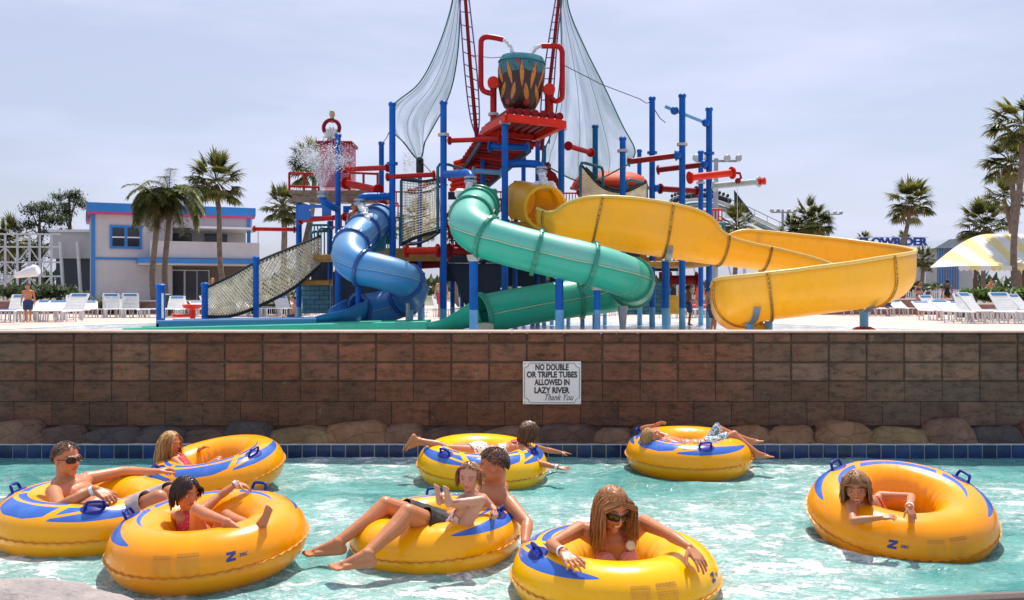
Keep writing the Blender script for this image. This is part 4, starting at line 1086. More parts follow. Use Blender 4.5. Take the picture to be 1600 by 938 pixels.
hair(I, H_LIGHT, 1100, .17, 12, 0.1, front_z=.42, back_z=-.3, wave=.25, capoff=.06, r=.0024, avoid=[(J['shR'], .05), (J['shL'], .05), (J['neck'], .05)], stiff=.5)
# ================================================================ WATER PLAY STRUCTURE
def fiber(name, col, inner=None, tr=.25, rough=.28, dull=.35, spots=None):
    b = NB(name); n1 = b.noise(.9, 6, .65); n2 = b.noise(7, 6, .7, vec=b.map((1, 1, .4))); 
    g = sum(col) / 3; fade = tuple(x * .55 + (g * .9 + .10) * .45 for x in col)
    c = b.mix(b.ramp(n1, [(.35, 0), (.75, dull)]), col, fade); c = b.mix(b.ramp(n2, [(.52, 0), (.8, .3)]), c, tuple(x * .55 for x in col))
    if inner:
        geo = b.t.nodes.new('ShaderNodeNewGeometry'); c = b.mix(E(b, geo.outputs['Backfacing']), c, inner)
    b.p(Base_Color=c, Roughness=b.ramp(n1, [(.3, rough), (.7, rough + .15)]), Coat_Weight=.15)
    if tr:
        t = b.t.nodes.new('ShaderNodeBsdfTranslucent'); b.set(t.inputs[0], c); ms = b.t.nodes.new('ShaderNodeMixShader'); ms.inputs[0].default_value = tr
        b.t.links.new(b.bsdf.outputs[0], ms.inputs[1]); b.t.links.new(t.outputs[0], ms.inputs[2]); b.t.links.new(ms.outputs[0], b.out.inputs[0])
    return b.m
G_SL = fiber('fibreglass_green', (.006, .46, .30), tr=.12, dull=.4, rough=.34); G_DK = fiber('fibreglass_green_dark', (.008, .24, .15), tr=0)
B_SL = fiber('fibreglass_blue', (.02, .22, .55), tr=.06, dull=.4, rough=.34); B_DK = fiber('fibreglass_blue_dark', (.01, .07, .28), tr=0)
Y_SL = fiber('fibreglass_yellow', (.94, .60, .015), tr=.42, dull=.35); Y_DK = mat('yellow_joint', (.62, .30, .02), .5, .3, 8)
m_post = mat('paint_blue', (.002, .10, .42), .42, .2, 3, spec=.22, dirt=.25, dirtcol=(.03, .07, .2)); m_base = mat('paint_light_blue', (.12, .36, .62), .4, .15, 4, dirt=.3)
m_red = mat('paint_red', (.40, .004, .003), .4, .25, 4, spec=.25, dirt=.3, dirtcol=(.2, .02, .015)); m_redd = mat('paint_dark_red', (.20, .003, .004), .42, .3, 4, spec=.22)
m_redb = mat('paint_bright_red', (.66, .022, .006), .4, .15, 4, spec=.25); m_flange = mat('flange_grey', (.45, .43, .38), .5, .2, 12, dirt=.4)
m_teal = mat('paint_teal', (.012, .13, .17), .35, .2, 4); m_pale = mat('pipe_pale', (.45, .55, .52), .4, .15, 4); m_whitep = mat('plastic_white', (.72, .71, .66), .4, .12, 5, dirt=.3)
m_deckp = mat('platform_amber', (.42, .20, .03), .55, .3, 5, dirt=.4); m_woodp = mat('roof_wood', (.22, .15, .10), .8, .35, 8, dirt=.4)
m_navy = mat('panel_navy', (.008, .022, .05), .5, .3, 3); m_bolt = mat('bolt_rust', (.12, .04, .012), .6, .3); m_rope = mat('rope_tan', (.78, .68, .48), .9, .2); m_ropeb = mat('rope_black', (.02, .02, .022), .9, .2)
m_purp = mat('rope_purple', (.16, .10, .22), .7, .2); m_steel = mat('steel_grey', (.32, .36, .40), .4, .15, 5, metallic=.6)
PS = thing('play_structure', (0, 22, dz(22)), 'blue and red multi level water play tower with pipes, ropes and platforms behind the slides', 'play structure')
DP = lambda x, y, d: P(x, y, d)
def post(x, yt, d, dia=.14, cap=True, base=.5, mtop=None, parent=None, zb=None):
    t = P(x, yt, d); z0 = dz(d) - .05 if zb is None else zb; mb = MB()
    mb.cur = 1; mb.cyl((t.x, d, z0), (t.x, d, z0 + base + .05), dia / 2 * 1.01, n=16)
    mb.cur = 0; mb.cyl((t.x, d, z0 + base + .05), t, dia / 2, n=16)
    if cap: mb.lathe(t, [(dia * .5, -.01), (dia * .62, 0), (dia * .62, .05), (dia * .45, .075), (.001, .08)], 14)
    o = mb.build('post', [mtop or m_post, m_base], parent or PS, smooth=40); return o
posts = [(613, 165, 21.0, .145), (693, 163, 20.6, .145), (596, 226, 23.5, .13), (528, 214, 22.0, .14), (789, 194, 20.0, .14), (755, 212, 22.4, .14), (877, 202, 20.6, .14),
         (840, 222, 23.6, .12), (850, 232, 24.6, .12), (818, 250, 25.0, .12), (930, 200, 23.2, .14), (973, 219, 21.6, .14), (999, 238, 25.4, .12), (1019, 156, 23.0, .145), (1066, 152, 21.6, .15), (1108, 173, 22.4, .15), (1095, 240, 25.2, .14),
         (467, 318, 23.5, .15), (516, 350, 23.8, .13), (660, 430, 24.5, .12), (707, 395, 23.6, .12), (805, 350, 22.4, .12), (832, 400, 24, .12), (1000, 420, 24.8, .12)]
for q in posts: post(*q)
def collar(x, y, d, r=.125, m=None, parent=None):
    c = P(x, y, d); MB().lathe(c, [(.06, -.03), (r, -.03), (r, .03), (.06, .03)], 16).build('collar', m or m_flange, parent or PS, smooth=40)
for q in ((693, 211, 20.6), (755, 212, 22.4), (789, 192, 20.0), (877, 201, 20.6), (840, 219, 23.6), (973, 236, 21.6), (1066, 226, 21.6), (1095, 286, 25.2)): collar(*q)
for q in ((613, 256, 21), (999, 278, 25.4), (1108, 240, 22.4), (1019, 239, 23)): collar(*q, m=m_post)
def pipe(x0, y0, x1, y1, d0, d1=None, r=.06, m=None, fl=(1, 1), name='spray_pipe', parent=None, flm=None):
    d1 = d0 if d1 is None else d1; a, b_ = P(x0, y0, d0), P(x1, y1, d1); dv = (b_ - a).normalized(); mb = MB(); mb.cyl(a, b_, r, n=12)
    for k, e in enumerate((a, b_)):
        if fl[k]: mb.lathe(e + dv * (0.02 if k == 0 else -.05), [(r, 0), (r * 1.75, 0), (r * 1.75, .035), (r, .035)], 14, dv)
    return mb.build(name, m or m_red, parent or PS, smooth=40)
for q in ((700, 220, 782, 217, 20.6, 20.2, .055), (887, 228, 924, 239, 20.8, 22.0, .06), (603, 277, 680, 273, 21, 20.8, .055), (536, 265, 608, 262, 22, 21.2, .06), (540, 286, 592, 298, 22, 21, .085),
          (980, 253, 1058, 243, 21.7, 21.6, .07, m_redd), (1026, 266, 1103, 257, 22.8, 22.4, .07, m_redd), (1076, 278, 1146, 270, 21.4, 21.8, .085, m_redb), (1030, 295, 1090, 299, 23, 23.4, .075, m_redd),
          (633, 393, 686, 392, 20.8, 20.6, .09, m_redb), (700, 392, 760, 396, 20.8, 21.5, .10, m_redd), (395, 358, 462, 359, 23.5, 23.5, .05), (468, 345, 540, 339, 23.2, 22.6, .06), (640, 300, 688, 281, 23.5, 22.8, .05), (560, 330, 600, 318, 22.8, 22, .06),
          (740, 270, 780, 275, 24, 24, .05), (1045, 438, 1090, 438, 23, 23, .12, m_redd), (640, 415, 690, 412, 22, 22, .10, m_redd), (905, 300, 925, 330, 23, 22, .05), (940, 330, 1010, 326, 23.2, 23, .06, m_redd), (880, 350, 960, 352, 23, 23, .09, m_redd)): pipe(*q)
pipe(1114, 291, 1188, 284, 22.4, 21.6, .075, m_pale, flm=m_pale); pipe(1186, 284, 1196, 283, 21.6, 21.5, .05, m_redb)
pipe(1040, 167, 1107, 194, 21.8, 22.4, .04, m_base, fl=(0, 0), name='cross_bar')
for q in ((1054, 173, 21.7), (1103, 192, 22.3), (1059, 243, 21.5), (1100, 257, 22.3), (1025, 294, 23)): MB().ell(P(*q), .10).build('pipe_joint', m_post, PS, smooth=180)
# hook and dangling nozzle on the bright red pipe
mb = MB(); mb.tube([P(1146, 270, 21.8), P(1156, 271, 21.7), P(1158, 278, 21.7), P(1152, 283, 21.7)], .03, 8); mb.ell(P(1153, 283, 21.7), .07); mb.build('hook', m_redd, PS, smooth=60)
MB().cyl(P(1152, 285, 21.7), P(1152, 352, 21.7), .006, n=5).build('pull_cord', m_whitep, PS)
# bent blue water pipes with white spouts over the slide entrances
def spout(pts, end, name='spout_pipe'):
    mb = MB(); mb.tube([Vector(p[:3]) for p in smooth_path([P(*q) for q in pts], 5)], .085, 12); o = mb.build(name, m_post, PS, smooth=60)
    e = P(*pts[-1]); MB().lathe(e, [(.13, -.06), (.13, .0), (.085, 0), (.085, .04), (.13, .04), (.13, .08)], 14).build('collar', m_steel, PS, smooth=40)
spout([(696, 273, 20.4), (712, 272, 19.8), (730, 271, 19.2), (735, 277, 19), (735, 282, 19)], None)
spout([(790, 257, 20.2), (815, 256, 20.2), (838, 257, 20.1), (845, 262, 20), (846, 267, 20)], None)
spout([(610, 307, 21), (585, 307, 20.8), (568, 308, 20.6), (563, 312, 20.6), (562, 317, 20.6)], None)
spout([(528, 327, 22), (516, 322, 21.7), (506, 316, 21.6), (504, 310, 21.6), (504, 305, 21.6)], None)
m_waterw = NB('falling_water'); m_waterw.p(Base_Color=(.86, .88, .9), Roughness=.15, Alpha=.85); m_waterw = m_waterw.m
def stream(name, pts, r0, label, seed=1, parent=None, n=60, spread=.03):
    rr = random.Random(seed); mb = MB(); pp = smooth_path([P(*q) for q in pts], 12)
    L = len(pp)
    mb.tube([Vector(p) + Vector((rr.uniform(-1, 1), 0, rr.uniform(-1, 1))) * r0 * .25 for p in pp], [r0 * rr.uniform(.55, 1.1) for _ in pp], 7)
    for i in range(n):
        p = Vector(pp[rr.randrange(L)]); mb.ell(p + Vector((rr.gauss(0, spread), rr.gauss(0, spread), rr.gauss(0, spread))), r0 * rr.uniform(.15, .4), nu=6, nv=4)
    return mb.build(name, m_waterw, smooth=180, label=label, cat='water jet', kind='stuff')
stream('water_jet', [(735, 281, 19), (733, 290, 18.9), (732, 302, 18.8)], .07, 'white water pouring from blue spout onto the green slide entrance', 2)
stream('water_jet', [(846, 267, 20), (848, 278, 19.8), (853, 289, 19.6)], .085, 'white water pouring from blue spout onto the yellow slide entrance', 3)
stream('water_jet', [(562, 318, 20.6), (570, 334, 20.3), (575, 350, 20.1)], .08, 'white water pouring from blue spout onto the blue slide entrance', 4)
stream('water_jet', [(787, 62, 21), (796, 70, 21), (801, 80, 21), (804, 92, 21)], .045, 'thin arc of water from the left red pipe into the bucket', 5)
stream('water_jet', [(845, 72, 21), (837, 76, 21), (832, 84, 21), (829, 92, 21)], .045, 'thin arc of water from the right red pipe into the bucket', 6)
# spray fountain: many drops
def spray(base, dirs, n, sd, label, sp=.06, v0=5.2, tmax=.9, r=(.010, .026)):
    rr = random.Random(sd); mb = MB(); b0 = P(*base)
    for i in range(n):
        d = rr.choice(dirs); v = Vector((d[0] + rr.gauss(0, sp), d[1] + rr.gauss(0, sp), d[2] + rr.gauss(0, sp))) * v0 * rr.uniform(.85, 1.05); t = tmax * rr.random() ** .8
        p = b0 + v * t + Vector((0, 0, -4.9 * t * t)); mb.ell(p, rr.uniform(*r) * (.8 + t), nu=5, nv=3)
    return mb.build('water_spray', m_waterw, smooth=180, label=label, cat='water spray', kind='stuff')
spray((503, 303, 21.6), [(-.28, 0, .95), (-.1, .1, 1), (.12, 0, 1), (.3, -.05, .9), (-.18, -.1, 1)], 4500, 11, 'white fan of spray bursting upward in front of the pink tower', .055, 4.6, .5, (.004, .010))
spray((628, 300, 26), [(.05, 0, 1), (.12, 0, 1), (.20, 0, .95)], 500, 12, 'thin arching spray seen between the two tall blue poles', .02, 4.6, .8, (.006, .012))
# ---- bucket tower roof: frame, sloped slat roof, platform
RF = thing('slat_roof', P(790, 240, 21), 'red stepped roof of round slats leading up to a flat frame under the bucket', 'roof')
A, B_, C_, D_ = P(756, 205, 21.3), P(793, 184, 19.7), P(881, 194, 19.7), P(838, 215, 21.3)
for k, (a, b_) in enumerate(((A, B_), (B_, C_), (C_, D_), (D_, A))): MB().beam(a, b_, .13, .16, .01).build('frame_beam', m_redb, RF)
for k in range(7):
    t = (k + .5) / 7; mb = MB(); mb.cyl(lerp(A, D_, t) + Vector((0, 0, .10)), lerp(B_, C_, t) + Vector((0, -.02, .15)), .085, n=12); mb.build('roof_slat', m_redd, RF, smooth=40)
for k in range(15):
    t = k / 14; a = P(748 - 46 * t, 212 + 68 * t, 21.5 + 2.4 * t); b_ = P(838 - 78 * t, 226 + 62 * t, 20.9 + 2.2 * t)
    mb = MB(); mb.cyl(a, b_, .058, n=12); mb.build('roof_slat', m_redd if k % 3 else m_red, RF, smooth=40)
for (u, v) in (((752, 222, 21.4), (712, 284, 23.6)), ((828, 234, 20.9), (760, 292, 22.9))): MB().beam(P(*u), P(*v), .06, .12).build('side_rail', m_navy, RF)
q_ = [P(752, 214, 21.75), P(836, 226, 21.15), P(764, 288, 23.3), P(708, 279, 24.1)]; MB().prism([v + Vector((0, .05, .14)) for v in q_], (0, .03, .05)).build('slat_gap_shade', m_navy, RF)  # dark sheet added above the slats, standing for the shade in their gaps
pipe(764, 229, 826, 231, 21.0, 20.6, .075, m_post, name='cross_pipe'); pipe(738, 267, 785, 270, 22.0, 21.8, .06, m_base, name='cross_pipe')
# second small slat roof (orange red) behind the left spout
for k in range(7):
    MB().cyl(P(704 + k, 297 - k * 7, 23), P(744 + k * 2, 287 - k * 7.5, 22.6), .055, n=10).build('roof_slat', m_redb, RF, smooth=40)
# ---- tipping bucket
BK = thing('tipping_bucket', P(816, 175, 21.0), 'giant dumping bucket, turquoise rim and painted orange leaves on dark brown', 'bucket')
b = NB('bucket_paint'); x, y, z = b.sep(b.coord('Object'))
ang = E(b, b.t.nodes.new('ShaderNodeMath').outputs[0]); nd = ang.s.node; nd.operation = 'ARCTAN2'; b.set(nd.inputs[0], x); b.set(nd.inputs[1], y * -1)
n1 = b.noise(3, 5, .7, dist=.6)
c = b.mix(b.ramp(z + n1 * .35, [(.98, 0), (1.06, 1)]), (.040, .012, .009), (.03, .16, .18))
def leaves(k, zc, hz, wd, tiltk, ph):
    u = ang * k + (z - zc) * tiltk * ang + ph; cell = u.floor(); sd_ = (cell * 12.9898 + ph).sin(); fr = (u.fract() - .5 + sd_ * .08).abs(); zz = (z - zc + sd_ * .09) / (hz * (sd_ * .2 + 1.0))
    return fr, (1 - zz * zz).max(0.0) * wd * ((cell * 78.23).sin() * .3 + .85)
for (k, zc, hz, wd, tk, ph) in ((1.75, .80, .27, .20, -1.3, .5), (1.5, .38, .20, .22, 2.2, .2)):
    fr, ww = leaves(k, zc, hz, wd, tk, ph)
    c = b.mix(fr.lt(ww * 1.35 + n1 * .05 - .025) * ww.gt(.01), c, (.035, .010, .008)); c = b.mix(fr.lt(ww + n1 * .06 - .03) * ww.gt(.02), c, b.mix(b.noise(12, 3, .6), (.50, .15, .01), (.60, .24, .03)))
c = b.mix(b.voro(2.6).lt(.20), c, (.40, .03, .03)); c = b.mix(b.ramp((b.noise(4, 4, .6, dist=1.5) - .5).abs(), [(0, .9), (.02, 0)]), c, (.03, .01, .008))
b.p(Base_Color=c, Roughness=.4); m_buck = b.m
bt = P(816, 92, 21); R0 = .53
prof = [(.001, -1.19), (.28, -1.18), (.36, -1.12), (.44, -.95), (.50, -.72), (.53, -.5), (.54, -.3), (.53, -.12), (.48, -.03), (.43, 0), (.40, -.02), (.47, -.15), (.48, -.4), (.4, -.9), (.001, -1.0)]
tl = Matrix.Rotation(R(3), 3, 'Y')
mb = MB(); mb.lathe((0, 0, 0), prof, 36, cap=False); mb.v = [tuple(bt + tl @ Vector((v[0], v[1] * .95, v[2]))) for v in mb.v]; mb.build('bucket_shell', m_buck, BK, smooth=60)
mb = MB(); mb.lathe((0, 0, 0), [(.43, .012), (.47, .02), (.53, -.08), (.545, -.12)], 36, cap=False); mb.v = [tuple(bt + tl @ Vector((v[0], v[1] * .95, v[2] + .01))) for v in mb.v]; mb.build('rim', mat('bucket_rim', (.035, .21, .24), .4, .2, 5), BK, smooth=60)
for (xa, xb, yy) in ((772, 783, 130), (848, 860, 139)):
    MB().cyl(P(xa, yy, 21), P(xb, yy, 21), .07, n=12).build('axle', m_redb, BK, smooth=40)
FR = thing('bucket_frame', P(816, 190, 21), 'red pipe frame carrying the giant bucket with two bent filler pipes', 'frame')
for (xx, y0, y1, yw, rr_) in ((771, 132, 192, 130, .075), (858, 140, 190, 141, .10)):
    MB().cyl(P(xx, y0, 21), P(xx, y1, 21), rr_, n=14).build('upright', m_red, FR, smooth=40)
    MB().lathe(P(xx, yw, 21) + Vector((0, -.10, 0)), [(.001, 0), (.135, 0), (.135, .2), (.001, .2)], 20, (0, 1, 0)).build('bearing', m_redb, FR, smooth=40)
collar(771, 179, 21, .12, parent=FR)
for pts in (((770, 147), (757, 143), (752, 135), (751.5, 120), (751.5, 72), (753, 62), (760, 58), (772, 59), (786, 62)), ((860, 153), (868, 158), (876, 155), (878.5, 145), (878.5, 95), (878, 80), (873, 73), (862, 72), (846, 72))):
    mb = MB(); mb.tube([Vector(p) for p in smooth_path([P(a, c_, 20.9) for a, c_ in pts], 4)], .062, 10); mb.build('filler_pipe', m_red, FR, smooth=60)
# ---- masts with rope ladders
def mast(c, l, r_, label, d):
    M1 = thing('ship_mast', P(c[0][0], c[0][1], d), label, 'mast')
    mb = MB(); mb.tube([P(*q, d) for q in c], [.05, .045, .04], 10); mb.build('pole', m_redd, M1, smooth=60)
    sl, sr = smooth_path([P(*q, d) for q in l], 10), smooth_path([P(*q, d) for q in r_], 10)
    for q in (sl, sr): mb = MB(); mb.tube([Vector(p) for p in q], .018, 5); mb.build('side_rope', m_purp, M1)
    n = min(len(sl), len(sr)); 
    for i in range(2, n, 2): mb = MB(); mb.cyl(Vector(sl[i]), Vector(sr[i]), .014, n=5); mb.build('rung', m_purp, M1)
mast([(745, 216), (735, 105), (722, -70)], [(744, 214), (734, 178), (725, 100), (718, 0), (714, -70)], [(747, 212), (749, 178), (745, 110), (733, 0), (726, -70)], 'dark red leaning mast with rope ladder, left of the bucket', 21.8)
mast([(846, 235), (859, 130), (881, -70)], [(843, 225), (847, 140), (858, 60), (868, 0), (878, -70)], [(858, 225), (865, 140), (871, 60), (878, 0), (884, -70)], 'dark red leaning mast with rope ladder, right of the bucket', 21.8)
# ---- hanging nets (fine mesh cloth)
b = NB('net_mesh'); x, y, z = b.sep(b.coord('UV'))
n1 = b.noise(1.0, 4, .6, vec=b.map((5.5, 1.4, 1), vec=b.coord('UV')), dist=.5)
alpha = b.ramp(n1, [(.40, .12), (.68, .62)])
b.p(Base_Color=(.015, .22, .16), Roughness=.9, Specular_IOR_Level=0.0, Alpha=alpha); m_net = b.m
def drape(name, rows, label, sd, d=21.6, folds=5, depth=.16, n=28):
    """rows: list of lists of (px,py) top to bottom"""
    rr = random.Random(sd); rows2 = [smooth_path([(a, c_, 0) for a, c_ in r_], 6) for r_ in rows]
    m_ = min(len(r_) for r_ in rows2); rows2 = [[r_[int(i * (len(r_) - 1) / (n))] for i in range(n + 1)] for r_ in rows2]
    cols_ = list(zip(*rows2)); cols_ = [smooth_path(c_, 7) for c_ in cols_]
    NVv = len(cols_[0]); mb = MB(); vs = []
    for j in range(NVv):
        for i in range(n + 1):
            q = cols_[i][j]; u = i / n; v = j / (NVv - 1)
            vs.append(P(q[0], q[1], d + depth * math.sin(u * folds * 2 * PI + v * 2.0 + sd) * min(1, v * 2) + .5 * math.sin(v * 3)))
    w_ = n + 1; fs = [(j * w_ + i, j * w_ + i + 1, (j + 1) * w_ + i + 1, (j + 1) * w_ + i) for j in range(NVv - 1) for i in range(n)]
    NT = thing(name, vs[-1], label, 'net')
    mb.add(vs, fs); o = mb.build('net_cloth', m_net, NT, smooth=180)
    ul = o.data.uv_layers.new(name='UVMap'); uv = []
    for f in fs:
        for k in f: uv.append(((k % w_) / n, (k // w_) / (NVv - 1)))
    ul.data.foreach_set('uv', np.array(uv, float).ravel())
    mr = mat('net_rope', (.05, .16, .13), .9, .2)
    for i in (0, n): mb = MB(); mb.tube([vs[j * w_ + i] for j in range(NVv)], .016, 5); mb.build('edge_rope', mr, NT)
    mb = MB(); mb.tube([vs[(NVv - 1) * w_ + i] for i in range(n + 1)], .02, 5); mb.build('edge_rope', mr, NT)
    for i in (4, 13, 22): mb = MB(); mb.tube([vs[j * w_ + i] for j in range(NVv)], .005, 4); mb.build('gather_line', mr, NT)
    return NT
drape('cargo_net', [[(715, -60), (717, -60), (719, -60)], [(705, 10), (713, 10), (719, 10)], [(684, 75), (702, 75), (716, 75)], [(655, 130), (680, 132), (708, 128)], [(614, 166), (650, 175), (695, 166)], [(613, 202), (642, 205), (684, 186)], [(630, 222), (655, 250), (664, 222)]], 'grey green net gathered at the left mast and draped onto two blue poles', 1)
drape('cargo_net', [[(878, -60), (881, -60), (884, -60)], [(876, 10), (882, 10), (888, 10)], [(877, 75), (895, 75), (914, 75)], [(874, 135), (908, 140), (944, 135)], [(864, 200), (915, 205), (972, 195)], [(850, 236), (915, 256), (992, 234)], [(846, 256), (915, 285), (985, 256)]], 'large grey green net sweeping from the right mast down to the right poles', 4, folds=4)
for a, c_ in (((596, 226, 23.5), (613, 196, 21)), ((800, 88, 24), (735, 86, 24)), ((877, 100, 22), (1000, 155, 23)), ((1000, 155, 23), (1019, 160, 23)), ((1022, 170, 23), (1040, 192, 23)), ((656, 250, 21.8), (700, 290, 21.2)), ((692, 160, 20.6), (704, 145, 20.8))):
    MB().tube([P(*a), lerp(P(*a), P(*c_), .5) - Vector((0, 0, .06)), P(*c_)], .012, 4).build('guy_rope', m_purp, PS)
MB().lathe(P(656, 268, 21.8), [(.07, -.1), (.09, 0), (.09, .28), (.05, .33)], 12).build('pole_cap', mat('cap_black', (.01, .01, .012), .4), PS, smooth=40); post(656, 270, 21.8, .10, False)
# ---- rope nets made of real cords
def cordnet(mb, fn, nu, nv, r=.008, diag=True):
    """fn(u,v)->point; crossing cords as thin 3-sided tubes"""
    if diag:
        for s in range(-nv, nu):
            for sg in (1, -1):
                pts = []
                for k in range(nv + 1):
                    i = s + k if sg > 0 else nu - 1 - s - k
                    if 0 <= i <= nu: pts.append(fn(i / nu, k / nv))
                if len(pts) > 1: mb.tube(pts, r, 3, cap=False)
    else:
        for i in range(nu + 1): mb.tube([fn(i / nu, k / nv) for k in range(nv + 1)], r, 3, cap=False)
        for k in range(nv + 1): mb.tube([fn(i / nu, k / nv) for i in range(nu + 1)], r, 3, cap=False)
def band(top, bot, nu, nv, parent, name='rope_net', r=.009, m=None, diag=True):
    tp, bp = smooth_path([P(*q) for q in top], 12), smooth_path([P(*q) for q in bot], 12)
    def at(a, u): x = u * (len(a) - 1); i = min(int(x), len(a) - 2); return Vector(a[i]) * (1 - (x - i)) + Vector(a[i + 1]) * (x - i)
    mb = MB(); cordnet(mb, lambda u, v: lerp(at(tp, u), at(bp, u), v), nu, nv, r, diag); mb.build(name, m or m_rope, parent)
    mb = MB(); mb.tube([Vector(p) for p in tp], .03, 6); mb.build('top_cable', m_ropeb, parent)
    mb = MB(); mb.tube([Vector(p) for p in bp], .035, 6); mb.build('bottom_cable', m_ropeb, parent)
NB1 = thing('net_ramp', P(325, 495, 20.2), 'tan rope net climbing ramp rising from the blue bollard to the left tower', 'net ramp')
band([(322, 450, 20.2), (360, 432, 20.4), (400, 410, 20.8), (455, 387, 21.6), (500, 369, 22.4)], [(322, 495, 20.2), (360, 494, 20.4), (400, 480, 20.8), (455, 452, 21.6), (500, 415, 22.4)], 38, 10, NB1, r=.013)
band([(330, 452, 21.3), (365, 435, 21.5), (405, 412, 21.9), (458, 389, 22.6), (500, 371, 23.2)], [(330, 492, 21.3), (365, 491, 21.5), (405, 478, 21.9), (458, 450, 22.6), (500, 415, 23.2)], 30, 7, NB1, r=.012)
band([(322, 496, 20.2), (360, 495, 20.4), (400, 481, 20.8), (455, 453, 21.6), (500, 416, 22.4)], [(330, 493, 21.3), (365, 492, 21.5), (405, 479, 21.9), (458, 451, 22.6), (500, 416, 23.2)], 30, 5, NB1, m=m_ropeb, r=.018)
for (x, yt, d, dia) in ((320, 447, 20.2, .14), (400, 406, 20.7, .13)): post(x, yt, d, dia, parent=NB1, base=.2)
NB2 = thing('net_bridge', P(655, 385, 21), 'sagging rope net bridge between the blue poles left of the green slide', 'net bridge')
band([(627, 281, 21.2), (655, 284, 21.0), (684, 280, 20.8)], [(627, 382, 21.2), (655, 370, 21.0), (690, 360, 20.8)], 12, 22, NB2, r=.009, diag=False)
band([(634, 300, 22.3), (660, 302, 22.1), (692, 290, 21.9)], [(634, 378, 22.3), (660, 366, 22.1), (692, 356, 21.9)], 10, 18, NB2, r=.008, diag=False)
MB().grid(lambda u, v: lerp(lerp(P(627, 382, 21.2), P(690, 361, 20.8), u), lerp(P(634, 379, 22.3), P(692, 357, 21.9), u), v) - Vector((0, 0, .12 * math.sin(u * PI))), 10, 4).build('floor_mat', m_ropeb, NB2, solid=.04)
def hoop(pts, parent, r=.035, m=None, name='rail'):
    mb = MB(); mb.tube([Vector(p) for p in smooth_path([P(*q) for q in pts], 1)], r, 8); return mb.build(name, m or m_teal, parent, smooth=60)
hoop([(627, 385, 21.2), (627, 283, 21.2), (629, 279, 21.2), (640, 279, 21.3), (680, 288, 21.9)], NB2); hoop([(684, 362, 20.8), (684, 262, 20.8), (687, 257, 20.8), (700, 257, 20.9), (728, 266, 21.6)], NB2)
NB3 = thing('net_bridge', P(950, 318, 21.5), 'rope net bridge with teal hoops behind the top of the yellow slide', 'net bridge')
band([(908, 258, 21.5), (940, 292, 21.6), (975, 300, 21.6), (1010, 285, 21.7)], [(908, 312, 21.5), (940, 318, 21.6), (975, 322, 21.6), (1010, 322, 21.7)], 34, 14, NB3, r=.009)
band([(915, 262, 22.6), (945, 290, 22.7), (975, 296, 22.7), (1010, 283, 22.8)], [(915, 310, 22.6), (945, 316, 22.7), (975, 320, 22.7), (1010, 320, 22.8)], 30, 12, NB3, r=.009, m=m_ropeb)
hoop([(907, 325, 21.5), (907, 260, 21.5), (909, 255, 21.5), (914, 255, 21.6), (940, 262, 22.5), (942, 268, 22.5), (942, 320, 22.5)], NB3); hoop([(979, 325, 21.7), (979, 285, 21.7), (982, 281, 21.7), (1005, 285, 22.6), (1010, 290, 22.7), (1011, 322, 22.7)], NB3)
# ---- platforms, rails, panels of the tower
def slab(x0, x1, y, d0, d1, th=.14, m=None, name='platform'):
    a, b_ = P(x0, y, d0), P(x1, y, d0); c_ = b_.x - a.x
    MB().box(((a.x + b_.x) / 2, (d0 + d1) / 2, a.z), (c_, d1 - d0, th), bev=.02).build(name, m or m_deckp, PS)
slab(740, 870, 352, 20.4, 23.2); slab(600, 700, 398, 21.6, 24.2, .3); slab(480, 610, 402, 22.2, 24.5); slab(880, 1010, 345, 22, 25); slab(1010, 1110, 412, 21.8, 24.5, .12); slab(470, 515, 442, 22.4, 23.6, .12); slab(530, 640, 395, 22.6, 24.4, .2)
slab(700, 860, 405, 21.8, 24.8, .16, m_navy); slab(860, 1000, 400, 22.4, 25, .16, m_navy)
def panel(pts, d, m, th=.06, name='panel'): 
    MB().prism([P(a, c_, d) for a, c_ in pts], (0, th, 0)).build(name, m, PS)
panel([(703, 412), (790, 412), (778, 470), (755, 492), (735, 490), (722, 468), (712, 440)], 22.0, m_navy, .08)
panel([(770, 405), (850, 405), (850, 448), (770, 448)], 23.6, m_navy); panel([(856, 400), (930, 400), (925, 452), (860, 455)], 24.4, m_navy); panel([(640, 402), (700, 402), (700, 414), (640, 414)], 22.0, m_redd); panel([(590, 350), (602, 350), (602, 392), (578, 395)], 21.0, m_teal)
b = NB('mural_blocks'); br = b.n('ShaderNodeTexBrick'); b.set(br.inputs['Vector'], b.map((1, 1, 1), rot=(R(90), 0, 0))); br.inputs['Color1'].default_value = (.06, .22, .30, 1); br.inputs['Color2'].default_value = (.10, .30, .38, 1); br.inputs['Mortar'].default_value = (.02, .06, .1, 1)
br.inputs['Scale'].default_value = 2.2; b.p(Base_Color=b.mix(b.ramp(b.noise(5, 5, .7), [(.45, 0), (.7, .6)]), E(b, br.outputs[0]), (.03, .10, .16)), Roughness=.6); m_mural = b.m
panel([(472, 445), (516, 445), (516, 490), (472, 490)], 23.0, m_mural, .12); panel([(472, 437), (516, 437), (516, 445), (472, 445)], 22.98, m_redb, .1)
panel([(975, 440), (1036, 440), (1036, 492), (975, 492)], 25.5, m_mural, .12); panel([(1044, 462), (1064, 462), (1064, 491), (1044, 491)], 25.0, mat('panel_yellow', (.62, .34, .03), .5, .2), .3)
panel([(520, 425), (600, 405), (600, 470), (520, 486)], 22.6, m_navy, .08)
def railing(x0, x1, yt, yb, d0, d1, n, m, r=.028):
    mb = MB()
    a, b_, c_, e = P(x0, yt, d0), P(x1, yt, d1), P(x0, yb, d0), P(x1, yb, d1); mb.cyl(a, b_, r, n=8); mb.cyl(c_, e, r * .8, n=8)
    for i in range(n + 1): mb.cyl(lerp(a, b_, i / n), lerp(c_, e, i / n), r * .6, n=6)
    mb.build('railing', m, PS, smooth=40)
